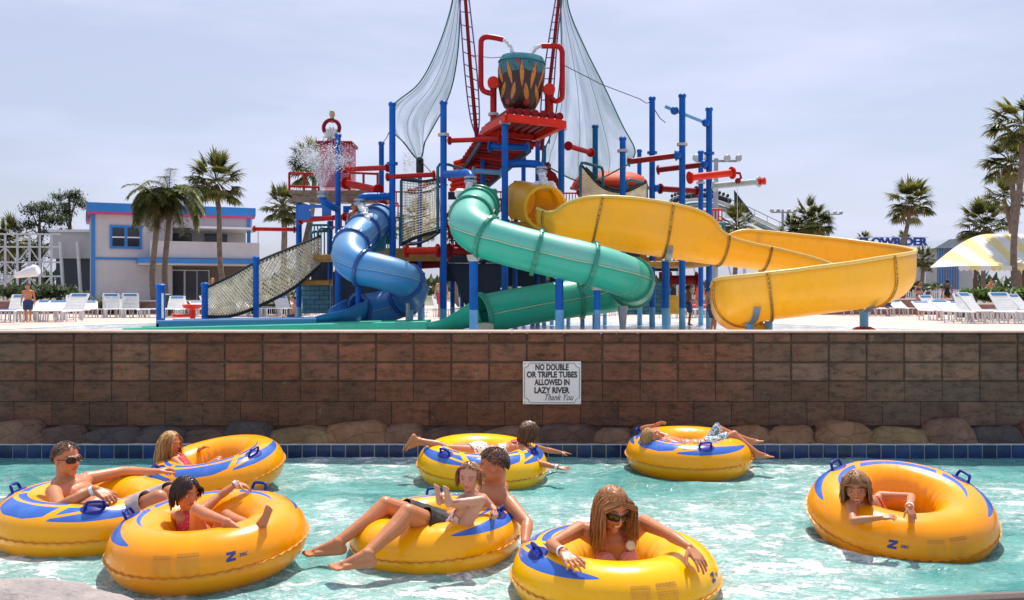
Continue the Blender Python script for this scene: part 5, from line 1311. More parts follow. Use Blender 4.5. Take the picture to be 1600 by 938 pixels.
railing(900, 1000, 322, 348, 22.0, 22.0, 26, m_red); railing(880, 985, 302, 345, 24.6, 24.6, 22, m_red, .022); railing(440, 600, 0, 0, 1, 1, 1, m_red) if False else None
railing(706, 745, 335, 385, 22.4, 22.4, 6, m_redd, .05); railing(520, 560, 338, 355, 22.6, 22.6, 6, m_red); railing(486, 512, 352, 400, 22.8, 22.8, 5, m_teal); railing(604, 622, 318, 345, 23.5, 23.5, 3, m_redb); railing(1113, 1128, 328, 345, 23, 23, 3, m_redb)
railing(745, 800, 312, 348, 21.2, 21.2, 7, m_redd, .03); railing(600, 630, 340, 392, 22.4, 22.4, 5, m_teal); railing(1045, 1110, 392, 410, 22.0, 22.0, 8, m_teal)
hoop([(486, 420, 22.4), (486, 366, 22.4), (490, 362, 22.4), (512, 361, 22.9)], PS); hoop([(497, 420, 22.4), (497, 362, 22.4), (502, 357, 22.4), (520, 357, 22.9)], PS)
hoop([(1072, 332, 22), (1085, 331, 22.1), (1100, 340, 22.4)], PS); hoop([(1112, 350, 22.6), (1130, 350, 22.8), (1130, 372, 22.8)], PS, .05)
# gear wheels and valves under the roof
for (x, y, d, r_) in ((745, 318, 23, .25), (712, 345, 22.6, .28), (905, 352, 23.5, .25)):
    mb = MB(); mb.lathe(P(x, y, d), [(r_ * .75, -.04), (r_, -.04), (r_, .04), (r_ * .75, .04), (r_ * .75, -.04)], 20, (0, 1, 0), cap=False)
    for k in range(4): a = k * PI / 4; dv = Vector((math.cos(a), 0, math.sin(a))) * r_ * .9; mb.cyl(P(x, y, d) - dv, P(x, y, d) + dv, .02, n=6)
    mb.build('wheel', m_redd, PS, smooth=40)
# stepped braces, cables, valves: the small clutter behind the slides
rr = random.Random(5)
for k in range(22):
    x = rr.uniform(700, 1010); y = rr.uniform(330, 400); d = rr.uniform(22.5, 25); 
    pipe(x, y, x + rr.choice((-1, 1)) * rr.uniform(15, 45), y + rr.uniform(-10, 10), d, d + rr.uniform(-.5, .5), rr.uniform(.03, .06), rr.choice((m_redd, m_red, m_post, m_teal, m_deckp)), name='brace')
for (x0, x1, y0, y1, d, m) in ((700, 745, 352, 372, 22.2, m_redd), (800, 838, 350, 400, 23.4, m_navy), (838, 900, 385, 402, 23.0, m_navy), (900, 1010, 396, 404, 22.6, m_deckp), (960, 1040, 402, 410, 23.4, m_deckp), (690, 712, 398, 440, 23.5, m_navy), (930, 968, 402, 436, 24.6, m_navy), (560, 612, 402, 430, 24.2, m_navy),
                             (1002, 1060, 412, 424, 24.0, m_navy), (610, 640, 405, 418, 23.2, m_redd), (700, 740, 300, 312, 23.6, m_navy), (885, 905, 318, 345, 23.0, m_teal), (1030, 1050, 425, 436, 24.5, m_redd), (486, 520, 400, 438, 24.0, m_navy)):
    panel([(x0, y0), (x1, y0), (x1, y1), (x0, y1)], d, m)
for (x0, x1, y0, y1, d, n, m) in ((800, 842, 318, 348, 22.6, 6, m_redd), (745, 790, 300, 330, 23.6, 6, m_red), (1010, 1060, 372, 408, 24.2, 7, m_red), (650, 690, 395, 415, 23.4, 5, m_redd), (1020, 1105, 330, 352, 25.4, 10, m_redb), (612, 634, 300, 322, 23.8, 3, m_redb), (702, 742, 376, 400, 23.2, 6, m_teal), (540, 600, 375, 395, 24.0, 8, m_teal), (880, 960, 372, 396, 23.2, 9, m_teal)):
    railing(x0, x1, y0, y1, d, d, n, m, .024)
for (x, yt, d) in ((722, 330, 24.2), (770, 300, 24.6), (862, 290, 25.2), (888, 340, 24.6), (945, 345, 25.0), (640, 390, 24.8), (585, 395, 24.9), (1045, 400, 25.4), (910, 400, 23.4), (690, 400, 24.0)): post(x, yt, d, .11, False)
# stair flight under the red roof
ST = thing('play_stair', P(735, 400, 23), 'steep dark stair flight inside the tower behind the green slide', 'stairs')
for k in range(9):
    t = k / 8; MB().beam(P(765 - 48 * t, 345 + 62 * t, 23.2), P(795 - 48 * t, 345 + 62 * t, 23.2), .22, .04).build('step', m_redd, ST)
for dx in (0, 30): MB().beam(P(765 + dx, 343, 23.2), P(717 + dx, 410, 23.2), .05, .16).build('stringer', m_teal, ST)
# cut-out red silhouette figure
mb = MB(); mb.prism([P(a, c_, 21.8) for a, c_ in ((846, 300), (848, 275), (852, 268), (850, 260), (851, 255), (857, 253), (861, 257), (861, 266), (868, 271), (873, 282), (876, 293), (872, 296), (868, 287), (866, 300), (866, 345), (858, 345), (858, 322), (855, 322), (853, 345), (846, 345))], (0, .06, 0))
mb.build('cutout_figure', m_redd, label='dark red cut-out figure standing behind the yellow slide entrance', cat='cut-out')
# orange upturned boat roof
BO = thing('boat_roof', P(955, 300, 24), 'orange red upturned boat shell roofing the right platform', 'roof')
mb = MB()
def fn(u, v):
    a = PI * v; L = (u - .5) * 2; w_ = math.sqrt(max(0, 1 - abs(L) ** 2.6)); c_ = P(953 + 60 * L, 298, 24)
    return c_ + Vector((0, -math.cos(a) * .75 * w_, math.sin(a) * .48 * w_ + .06 * L * L))
mb.grid(fn, 24, 12).build('hull', mat('boat_orange', (.66, .06, .008), .6, .2, 3, spec=.2, dirt=.3), BO, smooth=180, solid=.04)
mb = MB(); mb.tube([fn(i / 24, 0) for i in range(25)], .05, 6); mb.build('gunwale', m_redd, BO)
# ---- left tower with shell finial
LT = thing('pink_tower', P(522, 300, 25.5), 'pinkish red square turret with a white shell and red ring on top', 'turret')
m_pink = mat('turret_pink', (.42, .12, .17), .6, .25, 4, dirt=.3, dirtcol=(.3, .2, .22))
b_ = P(522, 256, 25.5); 
MB().box((b_.x, 26, b_.z), (.88, .9, 1.25), bev=.02).build('turret_wall', m_pink, LT)
MB().box((b_.x, 26, P(0, 223, 25.5).z), (1.0, 1.0, .10), bev=.02).build('turret_cap', m_redd, LT)
FN = thing('shell_finial', P(518, 222, 25.8), 'white scallop shell in a red ring with a tan knob, atop the pink turret', 'finial')
c0 = P(518, 200, 25.8); mb = MB(); mb.tube([c0 + Vector((math.cos(a) * .22, 0, math.sin(a) * .22)) for a in [2 * PI * i / 24 for i in range(24)]], .055, 8, closed=True); mb.build('ring', m_redd, FN, smooth=60)
def fn(u, v):
    a = PI * (.06 + .88 * u); rad = v * (.27 + .02 * math.cos(u * 2 * PI * 7)); return P(518, 219, 25.7) + Vector((-math.cos(a) * rad * .85, -.12 * math.sin(v * PI) - .02 * math.cos(u * 14 * PI), math.sin(a) * rad * 1.25))
MB().grid(fn, 56, 8).build('scallop', m_whitep, FN, smooth=60, solid=.02)
mb = MB(); mb.lathe(P(519, 192, 25.8), [(.05, 0), (.03, .08), (.05, .14), (.085, .22), (.07, .32), (.001, .36)], 12); mb.build('knob', mat('knob_tan', (.42, .32, .18), .5, .2, 8), FN, smooth=60)
mb = MB(); mb.lathe(P(518, 222, 25.8), [(.16, 0), (.12, .06), (.10, .1), (.001, .12)], 14); mb.build('foot', m_pink, FN, smooth=60)
UP = thing('upper_deck', P(520, 318, 24), 'weathered brown timber deck with red railings below the pink turret', 'deck')
for k in range(9):
    a = P(452 + k * .5, 0, 23.2).x; MB().box(((P(450, 0, 23.2).x + P(592, 0, 23.2).x) / 2, 23.4 + k * .3, P(0, 300 + (k % 2) * .6, 23.2).z), (P(592, 0, 23.2).x - P(450, 0, 23.2).x, .28, .10), bev=.01).build('plank', m_woodp, UP)
MB().box((P(522, 0, 23.2).x, 23.25, P(0, 311, 23.2).z), (2.1, .08, .16)).build('fascia', m_woodp, UP)
for x in (455, 500, 548, 588): MB().box((P(x, 0, 23.3).x, 24.4, P(0, 314, 23.3).z), (.09, 2.4, .12)).build('joist', m_woodp, UP)
for (x0, x1) in ((452, 498), (546, 590)):
    for y in (270, 291): MB().cyl(P(x0, y, 23.3), P(x1, y + 2, 23.3), .03, n=8).build('rail', m_red, UP, smooth=40)
    for k in range(3): x = x0 + (x1 - x0) * k / 2; MB().cyl(P(x, 270, 23.3), P(x, 300, 23.3), .03, n=8).build('rail_post', m_red, UP, smooth=40)
b = NB('panel_blue_spotted'); b.p(Base_Color=b.mix(b.voro(7).lt(.16), (.02, .14, .48), (.7, .75, .8)), Roughness=.4); m_spot = b.m
def frame_panel(x0, x1, y0, y1, hx0, hx1, hy0, hy1, d, m):
    for (a, b2, c_, e) in ((x0, x1, y0, hy0), (x0, x1, hy1, y1), (x0, hx0, hy0, hy1), (hx1, x1, hy0, hy1)):
        panel([(a, c_), (b2, c_), (b2, e), (a, e)], d, m, .07)
frame_panel(465, 517, 320, 344, 486, 503, 325, 338, 23.0, m_spot); frame_panel(536, 582, 322, 345, 545, 570, 328, 343, 23.1, m_post)
MB().beam(P(484, 345, 23.6), P(470, 405, 23.6), .1, .1).build('brace_log', m_woodp, PS)
# small red mushroom fountain and bollard
RB = thing('red_fountain', P(301, 500, 21.5), 'low orange red funnel shaped fountain beside the blue bollard', 'fountain')
c0 = P(301, 478, 21.5); mb = MB(); mb.lathe(c0, [(.06, -.30), (.06, -.1), (.20, -.05), (.24, .02), (.22, .03), (.05, -.02)], 20); mb.build('funnel', m_redb, RB, smooth=60)
mb = MB(); mb.tube([c0 + Vector((-.02, 0, -.22)), c0 + Vector((-.4, .1, -.24)), c0 + Vector((-.5, .1, -.22))], .04, 8); mb.build('arm', m_redb, RB, smooth=60)
BL = thing('bollard', (P(251, 0, 20.5).x, 20.5, dz(20.5)), 'short thick blue bollard with a white strip, leftmost in the splash pool', 'bollard')
post(251, 449, 20.5, .19, parent=BL, base=.1); c0 = P(254, 478, 20.39); MB().box((c0.x, 20.39, c0.z), (.04, .02, .55)).build('gauge_strip', m_whitep, BL)
GL = thing('spray_bollard', (P(642, 0, 21).x, 21, dz(21)), 'short pale grey spray post below the bend of the blue slide', 'spray post')
for x in (637,): MB().cyl((P(x, 0, 19.3).x, 19.3, dz(19.3)), P(x, 474, 19.3), .045, n=10).build('pipe', m_steel, GL, smooth=40)
# ---- tube slides
def arc_table(pp):
    L = [0]
    for i in range(1, len(pp)): L.append(L[-1] + float(np.linalg.norm(pp[i] - pp[i - 1])))
    return L
def tube_slide(root, pts, r, m, mring, rings, nseg=10, mtop=None, split=1.0, mseam=None):
    pp = smooth_path([P(*q) for q in pts], nseg); L = arc_table(pp); T = L[-1]
    NS = 40; allv = []
    for i in range(len(pp)):
        t = Vector(pp[min(i + 1, len(pp) - 1)] - pp[max(i - 1, 0)]).normalized(); lt = t.cross(Vector((0, 0, 1))).normalized(); up = lt.cross(t).normalized()
        allv.append([Vector(pp[i]) + lt * (r * math.cos(2 * PI * k / NS)) + up * (r * math.sin(2 * PI * k / NS)) for k in range(NS)])
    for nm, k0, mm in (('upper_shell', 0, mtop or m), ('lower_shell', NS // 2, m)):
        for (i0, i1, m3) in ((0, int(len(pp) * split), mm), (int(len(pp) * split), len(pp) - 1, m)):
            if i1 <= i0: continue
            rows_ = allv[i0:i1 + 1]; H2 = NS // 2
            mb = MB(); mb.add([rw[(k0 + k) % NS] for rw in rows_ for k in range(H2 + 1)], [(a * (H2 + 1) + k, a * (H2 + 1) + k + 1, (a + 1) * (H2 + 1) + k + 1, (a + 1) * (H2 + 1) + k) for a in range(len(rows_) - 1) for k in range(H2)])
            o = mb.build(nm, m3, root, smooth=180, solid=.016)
    for k in (0, NS // 2): mb = MB(); mb.tube([rw[k] + (rw[k] - Vector(c_)).normalized() * .008 for rw, c_ in zip(allv, pp)], .013, 5); mb.build('side_seam', mseam or mring, root, smooth=60)
    def at(s):
        s *= T
        for i in range(1, len(L)):
            if L[i] >= s: k = (s - L[i - 1]) / max(1e-9, L[i] - L[i - 1]); return Vector(pp[i - 1] * (1 - k) + pp[i] * k), Vector(pp[i] - pp[i - 1]).normalized()
        return Vector(pp[-1]), Vector(pp[-1] - pp[-2]).normalized()
    for s in rings:
        c, t = at(s); mb = MB(); mb.lathe(c - t * .035, [(r, 0), (r + .055, 0), (r + .06, .01), (r + .06, .06), (r + .055, .07), (r, .07)], 40, t, cap=False); fl = mb.build('flange', mring, root, smooth=40)
        mb = MB(); _, u, v = ortho(t)
        for k in range(20): a = 2 * PI * k / 20; q = c + (u * math.cos(a) + v * math.sin(a)) * (r + .062); mb.cyl(q - t * .045, q + t * .045, .006, n=5)
        b2 = mb.build('bolts', mring, fl); tag(b2, kind='stuff')
    return pp
GS = thing('green_tube_slide', P(742, 520, 18), 'long green enclosed tube slide curving down to a flat run-out channel', 'water slide')
gp = tube_slide(GS, [(748, 322, 19.2), (741, 330, 18.5), (735, 343, 17.9), (737, 356, 17.45), (760, 371, 17.2), (800, 384, 17.15), (860, 399, 17.15), (920, 413, 17.15), (962, 426, 17.3), (986, 437, 17.7), (990, 447, 18.4), (968, 456, 19.0), (915, 464, 19.2), (840, 475, 19.0), (780, 486, 18.7), (752, 492, 18.55)], .385, G_SL, G_DK, (.0, .045, .12, .235, .335, .44, .55, .64, .78, .995), mtop=fiber('fibreglass_green_bleach_sheen', (.10, .56, .42), tr=.12, dull=.9, rough=.36), split=.56, mseam=mat('seam_pale', (.42, .50, .34), .6))  # upper half paler: fading plus sky sheen, both put into the colour
def trough(root, name, pts, m, nseg=8, thick=.03, lip=.03, mlip=None, nprof=18):
    """pts: (px,py,d, half width, left height, right height)"""
    raw = [tuple(P(q[0], q[1], q[2])) + tuple(q[3:]) for q in pts]; pp = smooth_path(raw, nseg); n = len(pp); vs = []; lips = ([], [])
    for i in range(n):
        p = Vector(pp[i][:3]); t = Vector(pp[min(i + 1, n - 1)][:3] - pp[max(i - 1, 0)][:3]).normalized(); rt = t.cross(Vector((0, 0, 1))).normalized(); up = rt.cross(t).normalized()
        hw, hl, hr = pp[i][3:]; R_ = hw; prof = []
        for k in range(nprof + 1):
            a = PI * k / nprof; x = -math.cos(a) * hw; z = hw - math.sin(a) * hw
            side_h = hl if x < 0 else hr
            prof.append((x, z * min(1, side_h / hw)))
        full = []
        if hl > hw: full += [(-hw, hl), (-hw, (hl + hw) / 2)]
        else: full += [(-hw, hl), (-hw, hl)]
        full += prof
        if hr > hw: full += [(hw, (hr + hw) / 2), (hw, hr)]
        else: full += [(hw, hr), (hw, hr)]
        full[0] = (-hw, hl); full[-1] = (hw, hr)
        row = [p + rt * x + up * z for x, z in full]; vs += row; lips[0].append(row[0]); lips[1].append(row[-1])
    w_ = nprof + 5; fs = [(j * w_ + i, j * w_ + i + 1, (j + 1) * w_ + i + 1, (j + 1) * w_ + i) for j in range(n - 1) for i in range(w_ - 1)]
    mb = MB(); mb.add(vs, fs); o = mb.build(name, m, root, smooth=60, solid=thick)
    for l in lips: mb = MB(); mb.tube(l, lip, 8); mb.build('rim', mlip or m, root, smooth=60)
    return vs, w_, n
def joint(root, vs, w_, i, m, mb_only=False):
    row = [Vector(v) for v in vs[i * w_:(i + 1) * w_]]; nx = [Vector(v) for v in vs[(i + 1) * w_:(i + 2) * w_]]
    c = sum(row, Vector()) / len(row); 
    out_ = [p + (p - (c + Vector((0, 0, .25)))).normalized() * .028 for p in row]; mb = MB(); t = (nx[w_ // 2] - row[w_ // 2]).normalized()
    mb.grid(lambda u, v: out_[int(round(u * (w_ - 1)))] + t * (v - .5) * .06, w_ - 1, 1); fl = mb.build('flange', m, root, smooth=60, solid=.03)
    mb = MB()
    for p, q in zip(out_[:-1], out_[1:]):
        for f in (.25, .75): z = lerp(p, q, f); mb.ell(z + (z - c).normalized() * .015, .015, nu=6, nv=4)
    tag(mb.build('bolts', m_bolt, fl), kind='stuff')
trough(GS, 'exit_flume', [(753, 507, 18.55, .385, .50, .50), (735, 511, 18.55, .39, .42, .42), (712, 515, 18.55, .42, .30, .30), (690, 519, 18.55, .45, .22, .22), (668, 522, 18.6, .47, .2, .2)], G_SL, lip=.02)
def channel(root, x0, x1, d, z0, z1, w_, m, h=.30):
    a, b_ = P(x0, 500, d).x, P(x1, 500, d).x; zb = dz(d) - .02
    for (yy, nm) in ((d - w_ / 2, 'channel_wall'), (d + w_ / 2, 'channel_wall')):
        mb = MB(); mb.prism([(a, yy - .04, zb), (b_, yy - .04, zb), (b_, yy - .04, z1), (a, yy - .04, z0)], (0, .08, 0)); mb.build(nm, m, root)
        mb = MB(); mb.tube([(a, yy, z0), (b_, yy, z1)], .05, 8); mb.build('channel_lip', m, root, smooth=60)
    MB().prism([(b_, d - w_ / 2 - .04, zb), (b_, d + w_ / 2 + .04, zb), (b_, d + w_ / 2 + .04, z1 - .02), (b_, d - w_ / 2 - .04, z1 - .02)], (.05, 0, 0)).build('channel_end', m, root)
    MB().box(((a + b_) / 2, d, zb + .10), (abs(a - b_), w_, .04)).build('channel_floor', m, root)
channel(GS, 670, 208, 18.6, 1.115, .975, .95, G_SL)
BX = MB().box((P(755, 0, 18.4).x, 18.4, dz(18) + .13), (.42, .4, .28), bev=.02); BX.build('slide_plinth', mat('plinth', (.5, .47, .36), .8, .15, 5, dirt=.4), GS)
mb = MB(); mb.box(P(747, 325, 19.4), (.80, .10, .80), bev=.03); mb.build('entry_board', G_DK, GS)
mb = MB(); mb.box(P(730, 303, 18.9), (.50, .28, .20), bev=.05); mb.build('inlet_box', m_whitep, GS)
for (x, yt, d, dia) in ((740, 407, 17.2, .16), (874, 434, 17.2, .155), (933, 452, 17.2, .12)): post(x, yt, d, dia, cap=False, parent=GS, base=.55); MB().lathe(P(x, yt, d), [(.09, -.02), (.11, 0), (.13, .10)], 14).build('saddle', m_flange, GS, smooth=40)
mb = MB(); mb.tube([P(973, 478, 17.9), P(973, 520, 17.9)], [.10, .05], 8); mb.build('prop', m_steel, GS)
BS = thing('blue_tube_slide', P(600, 505, 19.5), 'blue enclosed tube slide twisting down on the left into a shallow channel', 'water slide')
tube_slide(BS, [(592, 345, 21.6), (580, 352, 20.9), (563, 366, 20.2), (549, 384, 19.6), (546, 403, 19.2), (562, 417, 19.0), (592, 424, 18.95), (624, 434, 19.1), (640, 447, 19.5), (640, 461, 20.1), (618, 474, 20.4), (585, 483, 20.2), (560, 487, 19.9)], .35, B_SL, B_DK, (.0, .09, .20, .33, .48, .64, .82, .995), mtop=fiber('fibreglass_blue_bleach_sheen', (.07, .30, .60), tr=.06, dull=.7, rough=.36), split=.62, mseam=mat('seam_pale_blue', (.25, .38, .5), .6))  # pale upper shell carries fading and the sheen on top as colour
trough(BS, 'exit_flume', [(561, 500, 19.9, .35, .42, .42), (545, 503, 19.7, .38, .36, .36), (522, 506, 19.5, .42, .24, .24), (500, 509, 19.5, .44, .16, .16)], B_SL, lip=.02)
channel(BS, 502, 258, 19.5, 1.15, 1.10, .9, fiber('fibreglass_blue_pale', (.06, .20, .42), tr=0))
mb = MB(); mb.box(P(585, 352, 21.7), (.8, .1, .9), bev=.03); mb.build('entry_board', m_teal, BS)
post(642, 486, 19.6, .10, cap=False, parent=BS); post(596, 470, 20.5, .12, cap=False, parent=BS); post(560, 425, 19.6, .12, cap=False, parent=BS)
YS = thing('yellow_slide', P(1250, 510, 17.5), 'wide open yellow body slide with a sweeping hairpin turn on the right', 'water slide')
vs, w_, n_ = trough(YS, 'chute', [(852, 358, 19.35, .42, .46, .42), (876, 370, 19.05, .46, .62, .50), (903, 378, 18.85, .5, .95, .86), (950, 388, 18.8, .5, .95, 1.0), (1005, 397, 18.8, .5, .95, 1.04), (1060, 405, 18.8, .5, .9, 1.0), (1086, 409, 18.8, .5, .75, .90), (1108, 412, 18.85, .5, .55, .64), (1135, 415, 18.9, .5, .56, .50), (1165, 419, 18.95, .5, .80, .46), (1220, 426, 18.95, .5, .84, .41),
    (1290, 438, 18.8, .5, .88, .34), (1345, 450, 18.4, .5, .88, .30), (1378, 461, 17.75, .5, .88, .28), (1384, 469, 17.1, .5, .88, .28), (1362, 478, 16.55, .5, .88, .28), (1315, 486, 16.3, .5, .84, .3), (1250, 494, 16.2, .5, .82, .3), (1205, 499, 16.2, .5, .80, .32), (1175, 504, 16.35, .5, .80, .38), (1160, 510, 16.8, .5, .82, .42), (1154, 517, 17.5, .5, .84, .46)], Y_SL, lip=.035, mlip=fiber('yellow_rim', (.86, .56, .10), tr=.1))
for i in (4, 20, 36, 60, 76, 120, 144, 158): joint(YS, vs, w_, i, Y_DK)
mb = MB(); pth = smooth_path([P(812, 313, 20.6), P(828, 317, 20.2), P(842, 321, 19.75), P(852, 325, 19.3)], 6); mb.tube([Vector(p) for p in pth], .42, 36, cap=False); mb.build('entry_tube', Y_SL, YS, smooth=180, solid=.03)
t_ = Vector(pth[-1] - pth[-2]).normalized(); mb = MB(); c = Vector(pth[-1]); _, u_, v_ = ortho(t_); mb.tube([c + u_ * (.44 * math.cos(a)) + v_ * (.44 * math.sin(a)) for a in [2 * PI * i / 36 for i in range(36)]], .035, 8, closed=True); mb.build('entry_rim', Y_SL, YS, smooth=60)
mb = MB(); mb.box(P(818, 315, 20.9), (.62, .08, .80), bev=.03); mb.build('entry_board', Y_SL, YS); mb = MB(); mb.box(P(806, 316, 20.8), (.10, .12, .95), bev=.02); mb.build('board_edge', m_teal, YS)
mb = MB(); mb.box(P(850, 291, 19.9), (.50, .3, .20), bev=.06); mb.build('inlet_box', m_whitep, YS)
for (x, yt, d, dia) in ((1040, 408, 18.8, .155), (1172, 503, 16.2, .13), (1201, 502, 16.6, .14), (1350, 486, 16.6, .15)): post(x, yt, d, dia, cap=False, parent=YS, base=.55 if x < 1100 else .1, mtop=m_post if x < 1100 else m_base)
for (x, y, d) in ((1041, 406, 18.8), (1172, 502, 16.2), (1350, 484, 16.6)):
    def fn(u, v): a = PI * (.15 + .7 * u); return P(x, y, d) + Vector(((v - .5) * .12, -math.cos(a) * .54, .50 - math.sin(a) * .54))
    MB().grid(fn, 14, 1).build('cradle', m_steel, YS, solid=.03)
mb = MB(); c0 = P(1350, 517, 16.6); mb.lathe((c0.x, 16.6, dz(16.6)), [(.20, 0), (.20, .22), (.12, .26)], 14); mb.build('pipe_foot', m_redd, YS, smooth=40)
mb = MB(); c0 = P(1188, 495, 16.6); mb.box((c0.x, 16.9, dz(17) + .16), (.3, .5, .32), bev=.03); mb.build('slide_plinth', Y_SL, YS)
# ================================================================ BACKGROUND
def leafmat(name, c0, c1, tr=.3):
    b = NB(name); at = b.attr('tint'); x, y, z = b.sep(at); c = b.mix(x, c0, c1); b.p(Base_Color=c, Roughness=.5)
    t = b.t.nodes.new('ShaderNodeBsdfTranslucent'); b.set(t.inputs[0], c); ms = b.t.nodes.new('ShaderNodeMixShader'); ms.inputs[0].default_value = tr
    b.t.links.new(b.bsdf.outputs[0], ms.inputs[1]); b.t.links.new(t.outputs[0], ms.inputs[2]); b.t.links.new(ms.outputs[0], b.out.inputs[0]); return b.m
L_SAB = leafmat('fan_leaf', (.04, .055, .012), (.25, .25, .06)); L_QUE = leafmat('feather_leaf', (.04, .06, .015), (.22, .24, .06)); L_DRY = leafmat('dry_leaf', (.16, .10, .035), (.30, .20, .08)); L_PIN = leafmat('needle_leaf', (.03, .05, .02), (.09, .12, .045)); L_BSH = leafmat('bush_leaf', (.03, .07, .012), (.14, .22, .03))
m_trunk = mat('palm_trunk', (.17, .13, .10), .9, .35, 5, .5, 20); m_bark = mat('bark', (.12, .09, .07), .9, .3, 5)
m_wht = mat('white_paint', (.72, .73, .74), .5, .08, 3); m_strap = mat('lounger_strap', (.70, .70, .68), .6, .08, 5)
def blade(mb, cols, p, d, ln, w_, droop, c, segs=3, side=None):
    d = d.normalized(); s = (side or d.cross(Vector((0, 0, 1)))); s = s.normalized() if s.length > .05 else Vector((1, 0, 0)); n0 = len(mb.v); pts = []
    for k in range(segs + 1):
        wk = w_ * (1 - (k / segs) ** 2.2) + .004; pts += [p - s * wk / 2, p + s * wk / 2]; p = p + d * (ln / segs); d = (d + Vector((0, 0, -droop))).normalized()
    mb.add(pts, [(2 * k, 2 * k + 1, 2 * k + 3, 2 * k + 2) for k in range(segs)]); cols += [(c, c, c, 1)] * (len(mb.v) - n0)
def palm(px, py, rpx, bx, d, kind, label, seed=1, nf=46, skirt=True, thin=1.0, group='palms around the pool'):
    rr = random.Random(seed); c = P(px, py, d); Rr = rpx * 1.18 / FPX * d; z0 = min(dz(d), DECK) - .05
    base = Vector((P(bx, 0, d).x, d, z0)); root = thing('palm_tree', base, label, 'palm tree', group)
    pts = smooth_path([base, lerp(base, c, .35) + (c - base).cross(Vector((0, 1, 0))).normalized() * .03 * (c - base).length, lerp(base, c, .75), c - Vector((0, 0, Rr * .15))], 5)
    tr = .125 * thin; mb = MB(); mb.tube([Vector(p) for p in pts], [tr * (1.25 - .35 * i / len(pts) + .04 * (i % 2)) for i in range(len(pts))], 10); mb.build('trunk', m_trunk, root, smooth=60)
    mb = MB(); cols = []
    for i in range(nf):
        el = math.asin(rr.uniform(-.75, 1.0)); az = rr.uniform(0, 2 * PI); d0 = Vector((math.cos(az) * math.cos(el), math.sin(az) * math.cos(el), math.sin(el)))
        if kind == 'fan':
            pl = Rr * rr.uniform(.40, .62); e = c + d0 * pl + Vector((0, 0, -.10 * pl * (1 - d0.z))); n0 = len(mb.v); mb.tube([c, lerp(c, e, .5) + Vector((0, 0, .04)), e], .018, 3); cols += [(.5, .5, .5, 1)] * (len(mb.v) - n0)
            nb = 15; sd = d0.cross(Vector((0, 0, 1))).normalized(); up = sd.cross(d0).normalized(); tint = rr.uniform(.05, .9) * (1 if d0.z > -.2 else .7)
            for k in range(nb):
                a = (k / (nb - 1) - .5) * 2.6; dd = d0 * math.cos(a) + sd * math.sin(a) + up * .25 * math.cos(a * 1.5)
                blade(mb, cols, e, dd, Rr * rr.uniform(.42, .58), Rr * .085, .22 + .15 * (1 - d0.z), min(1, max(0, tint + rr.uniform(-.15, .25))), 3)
        else:
            n = 9; p = c.copy(); dd = (d0 + Vector((0, 0, .55))).normalized(); L = Rr * rr.uniform(.95, 1.25); tint = rr.uniform(.1, .8); dr = rr.uniform(.22, .40)
            for k in range(n):
                nx = p + dd * (L / n); n0 = len(mb.v); mb.tube([p, nx], .022 * (1 - k / n) + .006, 3); cols += [(.6, .6, .6, 1)] * (len(mb.v) - n0)
                sd = dd.cross(Vector((0, 0, 1))); sd = sd.normalized() if sd.length > .1 else Vector((1, 0, 0))
                for q in range(5):
                    for sg in (-1, 1):
                        blade(mb, cols, lerp(p, nx, q / 5), sd * sg + dd * .5 + Vector((0, 0, rr.uniform(-.25, .15))), Rr * .30 * (1 - .5 * abs(k / n - .4)) * rr.uniform(.8, 1.1), Rr * .028, .35, min(1, max(0, tint + rr.uniform(-.2, .2))), 2)
                p = nx; dd = (dd + Vector((0, 0, -dr))).normalized()
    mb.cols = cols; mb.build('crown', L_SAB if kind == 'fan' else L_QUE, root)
    if skirt:
        mb = MB(); cols = []
        for i in range(26):
            az = rr.uniform(0, 2 * PI); d0 = Vector((math.cos(az), math.sin(az), -rr.uniform(.8, 2.2))).normalized(); e = c + d0 * Rr * rr.uniform(.1, .35)
            for k in range(6): blade(mb, cols, e, d0 + Vector((rr.uniform(-.3, .3), rr.uniform(-.3, .3), 0)), Rr * rr.uniform(.2, .4), Rr * .04, .2, rr.random(), 2)
        mb.cols = cols; mb.build('dead_fronds', L_DRY, root)
    return root
palm(264, 305, 56, 262, 48, 'feather', 'drooping feather leaved palm left of the slides, in front of the pale building', 1, 44)
palm(245, 318, 44, 242, 47, 'feather', 'lower feather leaved palm sharing the bed with the taller one at the pale building', 21, 30)
palm(337, 282, 44, 358, 52, 'fan', 'tall fan palm with leaning trunk before the balcony of the pale building', 2, 52)
palm(492, 258, 40, 480, 46, 'fan', 'fan palm rising directly behind the pink turret', 3, 44)
palm(442, 322, 32, 452, 43, 'fan', 'short fan palm left of the brown timber deck', 4, 44)
palm(1423, 316, 38, 1398, 60, 'fan', 'leaning fan palm above the blue letter sign', 5, 48)
palm(1268, 346, 34, 1268, 58, 'fan', 'bushy fan palm behind the hairpin of the yellow slide, between the light poles', 6, 60)
palm(1238, 360, 24, 1238, 59, 'fan', 'small fan palm touching the left side of the bushy one', 7, 44)
palm(1152, 352, 30, 1152, 56, 'fan', 'fan palm just right of the blue poles under the white coaster', 8, 50)
palm(1352, 376, 15, 1352, 105, 'fan', 'small distant fan palm above the left end of the letter sign', 9, 30)
palm(1408, 378, 16, 1408, 105, 'fan', 'small distant fan palm above the middle of the letter sign', 10, 30)
palm(1442, 406, 20, 1442, 68, 'fan', 'low round fan palm right of the yellow slide turn', 11, 44)
palm(1540, 350, 42, 1540, 62, 'fan', 'fan palm behind the striped canopy', 12, 50)
palm(1598, 192, 50, 1590, 44, 'fan', 'tallest fan palm at the right edge of the picture', 13, 46)
palm(1578, 252, 42, 1600, 47, 'fan', 'fan palm below the tallest one at the right edge', 14, 44)
